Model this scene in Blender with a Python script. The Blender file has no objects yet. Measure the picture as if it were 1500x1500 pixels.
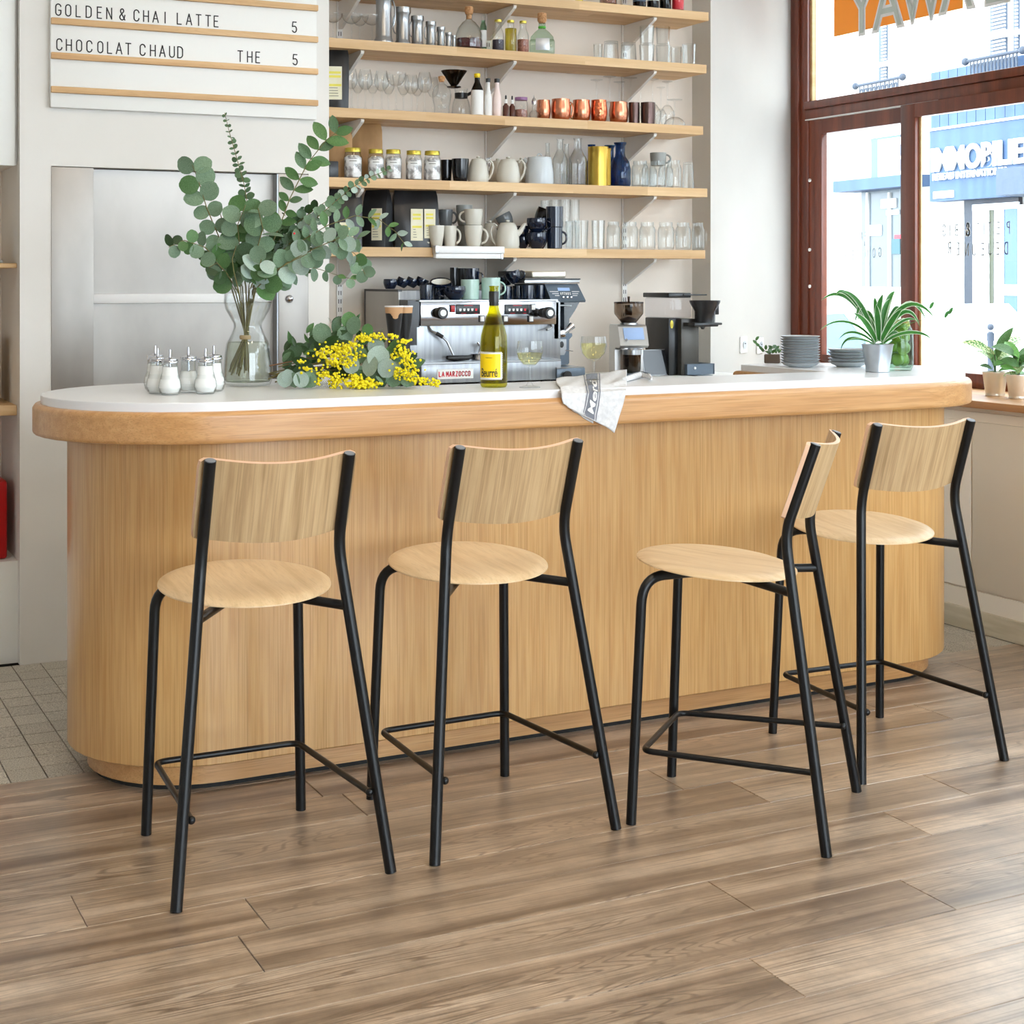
import bpy, bmesh, math, random
from mathutils import Vector, Matrix
R = math.radians
random.seed(7)
sc = bpy.context.scene
C = sc.collection
# ------------------------------------------------------------------ camera, sky, exposure
F, YH, EYE, YAW, CX = 2267.2, 407.9, 1.40, R(26.30), 750.0
cam = bpy.data.cameras.new('camera'); camo = bpy.data.objects.new('camera', cam); C.objects.link(camo)
camo.location = (0, 0, EYE); camo.rotation_euler = (R(90), 0, -YAW)
cam.sensor_width = 36; cam.sensor_fit = 'HORIZONTAL'; cam.lens = 36 * F / 1500; cam.shift_y = -(750 - YH) / 1500
cam.clip_start = .05; cam.clip_end = 200
sc.camera = camo
w = bpy.data.worlds.new('sky'); sc.world = w; w.use_nodes = True
bg = w.node_tree.nodes['Background']; bg.inputs[0].default_value = (.80, .91, 1.0, 1); bg.inputs[1].default_value = 5.6
sc.view_settings.view_transform = 'Standard'; sc.view_settings.look = 'None'; sc.view_settings.gamma = 1
sc.view_settings.use_curve_mapping = False; sc.view_settings.exposure = 0.84
sc.cycles.transparent_max_bounces = 40
sc.cycles.max_bounces = 10
sc.cycles.diffuse_bounces = 5

def area_lamp(name, loc, rot, sx, sy, e, col=(1, 1, 1)):
    l = bpy.data.lights.new(name, 'AREA'); l.shape = 'RECTANGLE'; l.size = sx; l.size_y = sy; l.energy = e; l.color = col
    o = bpy.data.objects.new(name, l); C.objects.link(o); o.location = loc; o.rotation_euler = rot

for lx, ly in ((.6, 1.4), (2.0, 1.4), (.6, 3.2), (2.0, 3.2)):   # warm fill lamps added at the ceiling, out of view, for warm-cool balance
    area_lamp('ceiling_fill', (lx, ly, 3.36), (0, 0, 0), .35, .35, 6.5, (1, .80, .56))

# ------------------------------------------------------------------ helpers: pixels to places (1500 px frame)
cy_, sy_ = math.cos(YAW), math.sin(YAW)
def ray(u, v):
    a = (u - CX) / F
    return Vector((a * cy_ + sy_, -a * sy_ + cy_, -(v - YH) / F))
def onY(u, v, y): r = ray(u, v); return r * (y / r.y) + Vector((0, 0, EYE))
def onX(u, v, x): r = ray(u, v); return r * (x / r.x) + Vector((0, 0, EYE))
def onZ(u, v, z): r = ray(u, v); return r * ((z - EYE) / r.z) + Vector((0, 0, EYE))
def dep(u, v, d): return ray(u, v) * d + Vector((0, 0, EYE))
def spot(u0, u1, vt, z, Y):
    p = onY((u0 + u1) / 2, vt, Y); d = p.x * sy_ + p.y * cy_
    return p.x, Y, (u1 - u0) * d / F, p.z - z

# ------------------------------------------------------------------ mesh builder
class MB:
    def __init__(s): s.v = []; s.f = []
    def add(s, vs, fs):
        n = len(s.v); s.v += [tuple(p) for p in vs]; s.f += [tuple(i + n for i in f) for f in fs]; return s
    def box(s, x0, y0, z0, x1, y1, z1):
        return s.add([(x0, y0, z0), (x1, y0, z0), (x1, y1, z0), (x0, y1, z0), (x0, y0, z1), (x1, y0, z1), (x1, y1, z1), (x0, y1, z1)],
                     [(0, 3, 2, 1), (4, 5, 6, 7), (0, 1, 5, 4), (1, 2, 6, 5), (2, 3, 7, 6), (3, 0, 4, 7)])
    def rbox(s, x0, y0, z0, x1, y1, z1, b=.004, seg=2):
        bm = bmesh.new(); bmesh.ops.create_cube(bm, size=1)
        for q in bm.verts: q.co = Vector(((x0 + x1) / 2 + q.co.x * (x1 - x0), (y0 + y1) / 2 + q.co.y * (y1 - y0), (z0 + z1) / 2 + q.co.z * (z1 - z0)))
        bmesh.ops.bevel(bm, geom=list(bm.edges), offset=b, segments=seg, affect='EDGES', profile=.5)
        bm.verts.ensure_lookup_table(); bm.verts.index_update()
        s.add([q.co[:] for q in bm.verts], [[q.index for q in f.verts] for f in bm.faces]); bm.free(); return s
    def lathe(s, prof, n=24, c=(0, 0, 0), M=None, cap=True, sx=1, sy=1):
        vs = []; fs = []
        for (r, z) in prof:
            for i in range(n):
                a = 2 * math.pi * i / n; p = Vector((r * math.cos(a) * sx, r * math.sin(a) * sy, z))
                if M: p = M @ p
                vs.append(p + Vector(c))
        m = len(prof)
        for j in range(m - 1):
            for i in range(n):
                k = (i + 1) % n; fs.append((j * n + i, j * n + k, (j + 1) * n + k, (j + 1) * n + i))
        if cap:
            if prof[0][0] > 1e-6: fs.append(tuple(range(n - 1, -1, -1)))
            if prof[-1][0] > 1e-6: fs.append(tuple((m - 1) * n + i for i in range(n)))
        return s.add(vs, fs)
    def tube(s, path, r, n=12, cap=True):
        P = [Vector(p) for p in path]; rs = r if isinstance(r, (list, tuple)) else [r] * len(P)
        vs = []; fs = []; up = None
        for i, p in enumerate(P):
            t = (P[min(i + 1, len(P) - 1)] - P[max(i - 1, 0)]).normalized()
            if up is None:
                up = t.orthogonal().normalized()
            else:
                up = (up - t * up.dot(t)).normalized()
            sd = t.cross(up)
            for k in range(n):
                a = 2 * math.pi * k / n; vs.append(p + (up * math.cos(a) + sd * math.sin(a)) * rs[i])
        for j in range(len(P) - 1):
            for i in range(n):
                k = (i + 1) % n; fs.append((j * n + i, j * n + k, (j + 1) * n + k, (j + 1) * n + i))
        if cap: fs.append(tuple(range(n - 1, -1, -1))); fs.append(tuple((len(P) - 1) * n + i for i in range(n)))
        return s.add(vs, fs)
    def prism(s, pts, z0, z1, axis='z'):
        n = len(pts)
        def m(a, b, h): return (a, b, h) if axis == 'z' else ((a, h, b) if axis == 'y' else (h, a, b))
        vs = [m(a, b, z0) for a, b in pts] + [m(a, b, z1) for a, b in pts]
        return s.add(vs, [tuple(range(n - 1, -1, -1)), tuple(range(n, 2 * n))] + [(i, (i + 1) % n, (i + 1) % n + n, i + n) for i in range(n)])
    def ball(s, c, r, n=10, m=6, sz=1):
        prof = [(max(r * math.sin(math.pi * j / m), 1e-7), -r * sz * math.cos(math.pi * j / m)) for j in range(m + 1)]
        return s.lathe(prof, n, c, cap=False)
    def build(s, name, mat, parent=None, loc=(0, 0, 0), rot=(0, 0, 0), smooth=40, bev=0):
        me = bpy.data.meshes.new(name); me.from_pydata(s.v, [], s.f)
        bm = bmesh.new(); bm.from_mesh(me); bmesh.ops.recalc_face_normals(bm, faces=bm.faces); bm.to_mesh(me); bm.free()
        if smooth:
            for p in me.polygons: p.use_smooth = True
            me.set_sharp_from_angle(angle=R(smooth))
        if mat: me.materials.append(mat)
        o = bpy.data.objects.new(name, me); C.objects.link(o); o.location = loc; o.rotation_euler = rot
        if parent: o.parent = parent
        return o
def tag(o, label=None, cat=None, group=None, kind=None):
    if label: o['label'] = label
    if cat: o['category'] = cat
    if group: o['group'] = group
    if kind: o['kind'] = kind
    return o
def thing(name, label, cat, loc=(0, 0, 0), rz=0, group=None, scale=None):
    o = bpy.data.objects.new(name, None); C.objects.link(o); o.location = loc; o.rotation_euler = (0, 0, rz); o.empty_display_size = .05
    if scale: o.scale = scale
    return tag(o, label, cat, group)
def struct(o): o['kind'] = 'structure'; return o
def dup(root, loc=None, rz=None, label=None, group=None, scale=None):
    r = root.copy(); C.objects.link(r)
    if loc is not None: r.location = loc
    if rz is not None: r.rotation_euler = (0, 0, rz)
    if label: r['label'] = label
    if group: r['group'] = group
    if scale: r.scale = scale
    for ch in list(root.children):
        c = ch.copy(); C.objects.link(c); c.parent = r
        for g in list(ch.children):
            d = g.copy(); C.objects.link(d); d.parent = c
    return r
ORD = ['first', 'second', 'third', 'fourth', 'fifth', 'sixth', 'seventh', 'eighth', 'ninth', 'tenth', 'eleventh', 'twelfth']

# ------------------------------------------------------------------ materials
def newmat(name):
    m = bpy.data.materials.new(name); m.use_nodes = True; nt = m.node_tree; return m, nt, nt.nodes['Principled BSDF']
def mat(name, col, rough=.5, metal=0, spec=.5, coat=0, bump=0, bs=80):
    m, nt, b = newmat(name)
    b.inputs['Base Color'].default_value = (*col, 1); b.inputs['Roughness'].default_value = rough; b.inputs['Metallic'].default_value = metal
    b.inputs['Specular IOR Level'].default_value = spec; b.inputs['Coat Weight'].default_value = coat
    if bump:
        n = nt.nodes.new('ShaderNodeTexNoise'); n.inputs['Scale'].default_value = bs; n.inputs['Detail'].default_value = 4
        tc = nt.nodes.new('ShaderNodeTexCoord'); nt.links.new(tc.outputs['Object'], n.inputs['Vector'])
        bp = nt.nodes.new('ShaderNodeBump'); bp.inputs['Strength'].default_value = bump; bp.inputs['Distance'].default_value = .002
        nt.links.new(n.outputs[0], bp.inputs['Height']); nt.links.new(bp.outputs[0], b.inputs['Normal'])
    return m
def srgb(r, g, b):
    f = lambda c: (c / 255) / 12.92 if c / 255 <= .04045 else (((c / 255) + .055) / 1.055) ** 2.4
    return (f(r), f(g), f(b))
def noisemat(name, c1, c2, scale=(1, 1, 1), nscale=5, rough=.6, detail=6, metal=0, bump=0, lo=.35, hi=.65, rnd=0, speck=None, spec=.5):
    m, nt, b = newmat(name); L = nt.links.new; N = nt.nodes.new
    tc = N('ShaderNodeTexCoord'); mp = N('ShaderNodeMapping'); mp.inputs['Scale'].default_value = scale; L(tc.outputs['Object'], mp.inputs[0])
    n = N('ShaderNodeTexNoise'); n.inputs['Scale'].default_value = nscale; n.inputs['Detail'].default_value = detail; L(mp.outputs[0], n.inputs['Vector'])
    r = N('ShaderNodeValToRGB'); r.color_ramp.elements[0].position = lo; r.color_ramp.elements[1].position = hi
    r.color_ramp.elements[0].color = (*c1, 1); r.color_ramp.elements[1].color = (*c2, 1); L(n.outputs[0], r.inputs[0]); out = r.outputs[0]
    if rnd:
        oi = N('ShaderNodeObjectInfo'); va = N('ShaderNodeVectorMath'); va.operation = 'SCALE'; cb = N('ShaderNodeCombineXYZ')
        for k in range(3): L(oi.outputs['Random'], cb.inputs[k])
        va.inputs[3].default_value = 37; L(cb.outputs[0], va.inputs[0]); L(va.outputs[0], mp.inputs[1])
        hs = N('ShaderNodeHueSaturation'); mr = N('ShaderNodeMapRange'); mr.inputs[3].default_value = 1 - rnd; mr.inputs[4].default_value = 1 + rnd
        L(oi.outputs['Random'], mr.inputs[0]); L(mr.outputs[0], hs.inputs['Value']); L(out, hs.inputs['Color']); out = hs.outputs[0]
    L(out, b.inputs['Base Color']); b.inputs['Roughness'].default_value = rough; b.inputs['Metallic'].default_value = metal; b.inputs['Specular IOR Level'].default_value = spec
    if bump:
        bp = N('ShaderNodeBump'); bp.inputs['Strength'].default_value = bump; bp.inputs['Distance'].default_value = .002; L(n.outputs[0], bp.inputs['Height']); L(bp.outputs[0], b.inputs['Normal'])
    return m
def wood(name, dark, mid, light, axis='z', fine=1.0, rough=.45, rnd=.06, rings=.35, coat=0, pore=.5, freq=1.0, spec=.5, ringn=28, rlo=.25, plo=.55):
    """grain runs along axis; streaks from stretched noise, a few distorted rings, fine dark pores"""
    m, nt, b = newmat(name); L = nt.links.new; N = nt.nodes.new
    tc = N('ShaderNodeTexCoord'); oi = N('ShaderNodeObjectInfo')
    def mapping(along, across):
        mp = N('ShaderNodeMapping'); s = [across] * 3; s['xyz'.index(axis)] = along; mp.inputs['Scale'].default_value = s
        L(tc.outputs['Object'], mp.inputs[0]); cb = N('ShaderNodeCombineXYZ'); mu = N('ShaderNodeMath'); mu.operation = 'MULTIPLY'; mu.inputs[1].default_value = 23
        L(oi.outputs['Random'], mu.inputs[0])
        for k in range(3): L(mu.outputs[0], cb.inputs[k])
        L(cb.outputs[0], mp.inputs[1]); return mp
    m1 = mapping(.5 * freq, 9 * freq); n1 = N('ShaderNodeTexNoise'); n1.inputs['Scale'].default_value = 1; n1.inputs['Detail'].default_value = 5; n1.inputs['Distortion'].default_value = .3; L(m1.outputs[0], n1.inputs['Vector'])
    m2 = mapping(3, 260 * fine); n2 = N('ShaderNodeTexNoise'); n2.inputs['Scale'].default_value = 1; n2.inputs['Detail'].default_value = 3; L(m2.outputs[0], n2.inputs['Vector'])
    m3 = mapping(.55 * freq, 5.5 * freq); n3 = N('ShaderNodeTexNoise'); n3.inputs['Scale'].default_value = 1; n3.inputs['Detail'].default_value = 2; L(m3.outputs[0], n3.inputs['Vector'])
    wv = N('ShaderNodeMath'); wv.operation = 'MULTIPLY'; wv.inputs[1].default_value = ringn; L(n3.outputs[0], wv.inputs[0])
    sn = N('ShaderNodeMath'); sn.operation = 'SINE'; sc2 = N('ShaderNodeMath'); sc2.operation = 'MULTIPLY'; sc2.inputs[1].default_value = 6.28; L(wv.outputs[0], sc2.inputs[0]); L(sc2.outputs[0], sn.inputs[0])
    pw = N('ShaderNodeMapRange'); pw.inputs[1].default_value = rlo; pw.inputs[2].default_value = 1; pw.inputs[3].default_value = 0; pw.inputs[4].default_value = rings; L(sn.outputs[0], pw.inputs[0])
    rp = N('ShaderNodeValToRGB'); e = rp.color_ramp.elements; e[0].position = .3; e[0].color = (*dark, 1); e[1].position = .72; e[1].color = (*light, 1); k = e.new(.5); k.color = (*mid, 1); L(n1.outputs[0], rp.inputs[0])
    mx = N('ShaderNodeMixRGB'); mx.blend_type = 'MIX'; mx.inputs[2].default_value = (*dark, 1); L(pw.outputs[0], mx.inputs[0]); L(rp.outputs[0], mx.inputs[1])
    pr = N('ShaderNodeMapRange'); pr.inputs[1].default_value = plo; pr.inputs[2].default_value = .72; pr.inputs[3].default_value = 0; pr.inputs[4].default_value = pore; L(n2.outputs[0], pr.inputs[0])
    m4 = N('ShaderNodeMixRGB'); m4.inputs[2].default_value = (*[c * .8 for c in dark], 1); L(pr.outputs[0], m4.inputs[0]); L(mx.outputs[0], m4.inputs[1])
    hs = N('ShaderNodeHueSaturation'); mr = N('ShaderNodeMapRange'); mr.inputs[3].default_value = 1 - rnd; mr.inputs[4].default_value = 1 + rnd
    L(oi.outputs['Random'], mr.inputs[0]); L(mr.outputs[0], hs.inputs['Value']); L(m4.outputs[0], hs.inputs['Color']); L(hs.outputs[0], b.inputs['Base Color'])
    b.inputs['Roughness'].default_value = rough; b.inputs['Coat Weight'].default_value = coat; b.inputs['Coat Roughness'].default_value = .25; b.inputs['Specular IOR Level'].default_value = spec
    bp = N('ShaderNodeBump'); bp.inputs['Strength'].default_value = .12; bp.inputs['Distance'].default_value = .001; L(n2.outputs[0], bp.inputs['Height']); L(bp.outputs[0], b.inputs['Normal'])
    return m
def mask_rings(m):
    # dark grain lines of the floor come and go along each board; broad mottling on top
    nt = m.node_tree; N = nt.nodes.new; L = nt.links.new; b = nt.nodes['Principled BSDF']
    mixes = [n for n in nt.nodes if n.type == 'MIX_RGB']; ring = mixes[0]; src = ring.inputs[0].links[0].from_socket
    mp = [n for n in nt.nodes if n.type == 'MAPPING'][0]
    n = N('ShaderNodeTexNoise'); n.inputs['Scale'].default_value = .55; n.inputs['Detail'].default_value = 1; L(mp.outputs[0], n.inputs['Vector'])
    r = N('ShaderNodeMapRange'); r.inputs[1].default_value = .46; r.inputs[2].default_value = .64; L(n.outputs[0], r.inputs[0])
    mu = N('ShaderNodeMath'); mu.operation = 'MULTIPLY'; L(src, mu.inputs[0]); L(r.outputs[0], mu.inputs[1]); L(mu.outputs[0], ring.inputs[0])
    tc = N('ShaderNodeTexCoord'); n2 = N('ShaderNodeTexNoise'); n2.inputs['Scale'].default_value = 9; n2.inputs['Detail'].default_value = 7; n2.inputs['Roughness'].default_value = .7; L(tc.outputs['Object'], n2.inputs['Vector'])
    r2 = N('ShaderNodeMapRange'); r2.inputs[1].default_value = .3; r2.inputs[2].default_value = .7; r2.inputs[3].default_value = .70; r2.inputs[4].default_value = 1.28; L(n2.outputs[0], r2.inputs[0])
    hs = [q for q in nt.nodes if q.type == 'HUE_SAT'][0]; old = hs.inputs['Value'].links[0].from_socket; m3 = N('ShaderNodeMath'); m3.operation = 'MULTIPLY'; L(old, m3.inputs[0]); L(r2.outputs[0], m3.inputs[1]); L(m3.outputs[0], hs.inputs['Value'])
    rr = N('ShaderNodeMapRange'); rr.inputs[3].default_value = .27; rr.inputs[4].default_value = .42; L(n2.outputs[0], rr.inputs[0]); L(rr.outputs[0], b.inputs['Roughness'])
def glass(name, tint=(.985, .99, .99), refl=.62, rough=.02, edge=(.80, .82, .83)):
    m = bpy.data.materials.new(name); m.use_nodes = True; nt = m.node_tree; nt.nodes.clear(); L = nt.links.new; N = nt.nodes.new
    o = N('ShaderNodeOutputMaterial'); t = N('ShaderNodeBsdfTransparent'); g = N('ShaderNodeBsdfGlossy'); g.inputs['Roughness'].default_value = rough
    lw = N('ShaderNodeLayerWeight'); lw.inputs[0].default_value = .35
    pw = N('ShaderNodeMath'); pw.operation = 'POWER'; pw.inputs[1].default_value = 2.5; L(lw.outputs['Facing'], pw.inputs[0])
    mc = N('ShaderNodeMixRGB'); mc.inputs[1].default_value = (*tint, 1); mc.inputs[2].default_value = (*[a * b for a, b in zip(tint, edge)], 1); L(pw.outputs[0], mc.inputs[0]); L(mc.outputs[0], t.inputs[0])
    mr = N('ShaderNodeMapRange'); mr.inputs[3].default_value = .035; mr.inputs[4].default_value = refl; L(pw.outputs[0], mr.inputs[0])
    mx = N('ShaderNodeMixShader'); L(mr.outputs[0], mx.inputs[0]); L(t.outputs[0], mx.inputs[1]); L(g.outputs[0], mx.inputs[2]); L(mx.outputs[0], o.inputs[0])
    return m
def leafmat(name, c1, c2, trans=.3, rough=.5, back=None):
    m = noisemat(name, c1, c2, (1, 1, 1), 25, rough, 3, rnd=.22, lo=.3, hi=.7); nt = m.node_tree; L = nt.links.new; N = nt.nodes.new
    b = nt.nodes['Principled BSDF']; o = nt.nodes['Material Output']; t = N('ShaderNodeBsdfTranslucent'); mx = N('ShaderNodeMixShader'); mx.inputs[0].default_value = trans
    src = b.inputs['Base Color'].links[0].from_socket
    L(src, t.inputs[0]); L(b.outputs[0], mx.inputs[1]); L(t.outputs[0], mx.inputs[2]); L(mx.outputs[0], o.inputs[0]); return m

M_walldim = noisemat('plaster_dimmed', srgb(196, 193, 187), srgb(202, 199, 193), nscale=2, rough=.75, bump=.05)  # white plaster with its colour darkened to offset window light on the splayed wall
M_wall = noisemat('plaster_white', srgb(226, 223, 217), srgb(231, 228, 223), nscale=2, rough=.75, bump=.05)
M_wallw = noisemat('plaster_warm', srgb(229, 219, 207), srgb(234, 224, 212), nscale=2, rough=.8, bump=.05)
M_paint = mat('cream_paint', srgb(238, 230, 216), .4)
M_cupb = mat('white_lacquer', srgb(236, 236, 232), .4)
M_ceil = mat('ceiling_white', srgb(240, 240, 238), .8)
M_oakv = wood('oak_vertical', srgb(192, 143, 82), srgb(203, 158, 99), srgb(208, 165, 107), 'z', 1.25, .38, .0, .05, .5, .85, 7.0, plo=.47)
M_oakh = wood('oak_band', srgb(186, 136, 82), srgb(198, 149, 95), srgb(206, 160, 107), 'x', 1.2, .34, .0, .03, .3, .75, 6.0, plo=.48)
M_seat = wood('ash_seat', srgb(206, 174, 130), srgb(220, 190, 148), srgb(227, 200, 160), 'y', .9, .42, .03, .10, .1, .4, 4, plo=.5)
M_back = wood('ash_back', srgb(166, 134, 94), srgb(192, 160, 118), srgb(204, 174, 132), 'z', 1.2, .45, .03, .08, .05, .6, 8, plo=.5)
M_edge = mat('ply_edge', srgb(226, 186, 154), .5)
M_floor = wood('floor_oak', srgb(106, 86, 69), srgb(172, 150, 127), srgb(198, 178, 156), 'x', .6, .36, .17, .8, 1.0, .8, 1.5, ringn=34, rlo=.45, plo=.50)
M_floor.node_tree.nodes['Principled BSDF'].inputs['Coat Roughness'].default_value = .36
mask_rings(M_floor)
M_shelf = wood('shelf_oak', srgb(196, 156, 106), srgb(214, 178, 130), srgb(228, 196, 150), 'x', .5, .5, .05, .12, 0, .25, 1.8)
M_slat = wood('pine_slat', srgb(196, 152, 104), srgb(216, 176, 126), srgb(226, 190, 144), 'x', .6, .55, .05, .2, 0, .2, 3)
M_mahog = wood('mahogany', srgb(86, 38, 22), srgb(112, 52, 30), srgb(132, 66, 38), 'z', .6, .32, .04, .2, .25, .4, 2)
M_tile = noisemat('speckled_tile', srgb(134, 126, 112), srgb(206, 198, 182), nscale=260, rough=.6, detail=2, rnd=.08, lo=.3, hi=.62)
M_grout = mat('grout', srgb(70, 66, 58), .9)
M_stone = mat('white_stone', srgb(226, 228, 231), .30, spec=.5)
M_black = mat('black_powder', (.004, .0045, .0055), .34, spec=.35)
M_plug = mat('grey_plug', srgb(120, 124, 130), .45)
M_blk = mat('black_plastic', (.012, .012, .013), .35)
M_blkg = mat('black_gloss', (.008, .009, .012), .12)
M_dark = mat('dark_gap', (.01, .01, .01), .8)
M_navy = mat('navy_glaze', srgb(16, 28, 50), .12, coat=.5)
M_mint = mat('mint_glaze', srgb(178, 208, 198), .2)
M_white = mat('white_glaze', srgb(206, 203, 192), .25)
M_whitec = mat('white_cold_enamel', srgb(200, 206, 210), .22)
M_greyc = mat('grey_glaze', srgb(110, 114, 116), .25)
M_grey2 = mat('stone_glaze', srgb(150, 152, 148), .35)
M_plate = mat('plate_glaze', srgb(190, 197, 202), .3)
M_plater = mat('plate_rim', srgb(128, 130, 132), .4)
M_steel = noisemat('brushed_steel', srgb(140, 143, 147), srgb(160, 163, 166), (1, 1, .06), 60, .36, 3, metal=.85)
M_hatch = noisemat('hatch_steel', srgb(162, 158, 153), srgb(186, 182, 177), (1, 1, .5), 3, .45, 5, metal=.6)
M_chrome = mat('chrome', srgb(196, 198, 204), .14, 1)
M_satin = mat('satin_metal', srgb(168, 170, 172), .28, 1)
M_alu = mat('aluminium', srgb(196, 200, 206), .35, .8)
M_zinc = noisemat('zinc', srgb(176, 186, 196), srgb(204, 212, 220), (1, 1, 1), 8, .3, 3, metal=.85)
M_zincw = noisemat('nickel', srgb(224, 218, 204), srgb(236, 230, 218), (1, 1, 1), 8, .3, 3, metal=.6)
M_copper = mat('copper', srgb(206, 138, 108), .26, 1)
M_gold = mat('brass_gold', srgb(196, 164, 76), .32, 1)
M_gold2 = mat('gold_lid', srgb(206, 190, 84), .3, .8)
M_hamm = mat('hammered_dark', srgb(96, 78, 74), .28, 1, bump=1.0, bs=60)
M_glass = glass('clear_glass')
M_gthick = glass('thick_glass', (.965, .975, .975), .8, .02, (.62, .66, .67))
M_pane = glass('window_pane', (.985, .99, .99), .25)
M_gblue = glass('blue_glass', srgb(140, 178, 212), .5)
M_ggreen = glass('green_tint_glass', srgb(222, 236, 226), .5)
M_gsmoke = glass('smoked_glass', srgb(186, 174, 162), .5)
M_gbrown = glass('brown_smoke', srgb(120, 100, 84), .4)
M_gplast = glass('clear_plastic', (.92, .92, .94), .45, .05)
M_gamber = glass('amber_glass', srgb(110, 56, 34), .5)
M_gwine = glass('olive_glass', srgb(228, 222, 96), .6)
M_gwinel = glass('wine_in_bottle', srgb(236, 230, 120), .3)
M_wine = glass('white_wine', srgb(254, 252, 222), .2, .02, (.96, .96, .9))
M_water = glass('vase_water', srgb(244, 246, 238), .2, .02, (.55, .58, .5))
M_redliq = mat('dark_red_liquid', srgb(74, 22, 26), .15)
M_yelliq = glass('pale_yellow_liquid', srgb(226, 216, 130), .3)
M_cork = noisemat('cork', srgb(166, 116, 74), srgb(206, 160, 112), nscale=120, rough=.8)
M_kraft = noisemat('kraft_paper', srgb(164, 126, 84), srgb(190, 152, 106), (1, 1, .4), 12, .6, 5, bump=.6)
M_bag = noisemat('black_foil_bag', (.010, .011, .013), (.022, .023, .028), (1, 1, .5), 14, .34, 4, bump=.6)
M_label = noisemat('cream_label', srgb(228, 222, 192), srgb(236, 232, 208), nscale=20, rough=.6)
M_labelw = mat('white_label', srgb(234, 234, 232), .6)
M_yelprint = mat('yellow_print', srgb(232, 222, 96), .6)
M_ink = mat('ink', (.02, .02, .022), .6)
M_inkg = mat('grey_ink', srgb(120, 120, 112), .6)
M_yellow = mat('yellow_label', srgb(250, 214, 0), .45)
M_red = mat('red_lacquer', srgb(176, 6, 12), .35)
M_redp = mat('red_print', srgb(222, 40, 56), .5)
M_sugar = mat('sugar', srgb(244, 244, 242), .7)
M_beans = noisemat('dark_beans', srgb(30, 26, 40), srgb(66, 58, 72), nscale=150, rough=.6)
M_nuts = noisemat('pink_nuts', srgb(120, 70, 58), srgb(178, 124, 104), nscale=140, rough=.7)
M_paper = noisemat('crumpled_paper', srgb(150, 146, 146), srgb(238, 236, 236), nscale=34, rough=.6, detail=4, lo=.42, hi=.55)
M_linen = noisemat('linen', srgb(206, 207, 209), srgb(222, 223, 225), nscale=90, rough=.85, bump=.3)
M_stripe = mat('slate_stripe', srgb(120, 124, 134), .85)
M_twine = mat('twine', srgb(176, 150, 110), .9)
M_leafd = leafmat('leaf_dusty', srgb(98, 130, 100), srgb(138, 164, 138), .25)
M_leafg = leafmat('leaf_green', srgb(72, 112, 62), srgb(100, 140, 84), .3)
M_leafs = leafmat('leaf_small', srgb(66, 98, 66), srgb(102, 132, 98), .25)
M_leafp = leafmat('leaf_pale', srgb(148, 170, 158), srgb(176, 194, 184), .2)
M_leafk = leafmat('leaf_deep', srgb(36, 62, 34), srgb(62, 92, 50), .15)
M_stem = mat('stem', srgb(110, 104, 62), .7)
M_stemr = mat('stem_reddish', srgb(120, 88, 58), .7)
M_mimosa = mat('mimosa_yellow', srgb(238, 222, 30), .8)
M_lime = noisemat('lime_skin', srgb(128, 152, 52), srgb(190, 206, 96), nscale=18, rough=.35, bump=.2)
M_spider = leafmat('spider_green', srgb(40, 108, 36), srgb(66, 138, 52), .3, .4)
M_spiderw = leafmat('spider_white', srgb(196, 216, 186), srgb(216, 230, 206), .3, .4)
M_dief = noisemat('variegated_leaf', srgb(60, 132, 40), srgb(226, 232, 176), nscale=22, rough=.45, lo=.42, hi=.6)
M_succ = leafmat('succulent', srgb(96, 156, 76), srgb(130, 186, 104), .2)
M_soil = mat('soil', srgb(58, 44, 34), .95)
M_grind = mat('graphite', srgb(92, 104, 116), .32, .4)
M_grindk = mat('grinder_black', srgb(26, 28, 30), .3)
M_screen = mat('lcd', srgb(160, 186, 226), .2)
M_socket = mat('socket_white', srgb(232, 232, 230), .35)
M_bright = mat('bright_paint', srgb(238, 238, 238), .4)
def vinyl(name, c, tr=.6):
    m = mat(name, c, .6); nt = m.node_tree; t = nt.nodes.new('ShaderNodeBsdfTranslucent'); t.inputs[0].default_value = (*c, 1); x = nt.nodes.new('ShaderNodeMixShader'); x.inputs[0].default_value = tr
    nt.links.new(nt.nodes['Principled BSDF'].outputs[0], x.inputs[1]); nt.links.new(t.outputs[0], x.inputs[2]); nt.links.new(x.outputs[0], nt.nodes['Material Output'].inputs[0]); return m
M_vinyl = mat('frosted_vinyl', srgb(196, 206, 199), .7)
M_orange = vinyl('orange_vinyl', srgb(240, 172, 70), .3)
M_vinylw = mat('white_vinyl', srgb(242, 244, 244), .7)
M_vinylg = mat('glass_lettering', srgb(158, 163, 166), .7)
M_facade = noisemat('limestone', srgb(196, 193, 188), srgb(206, 204, 200), nscale=1, rough=.9)
M_blue = noisemat('blue_fascia', srgb(48, 74, 108), srgb(60, 88, 120), (1, 1, .1), 6, .6)
M_blued = mat('dark_door_frame', srgb(22, 34, 50), .5)
M_bluem = mat('blue_grey', srgb(66, 80, 98), .6)
M_bluelit = mat('blue_glass_far', srgb(62, 96, 138), .3)
M_asph = mat('asphalt', srgb(112, 112, 114), .9)
M_iron = mat('wrought_iron', srgb(50, 60, 74), .6)
M_car = mat('car_white', srgb(230, 230, 232), .25)

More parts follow.
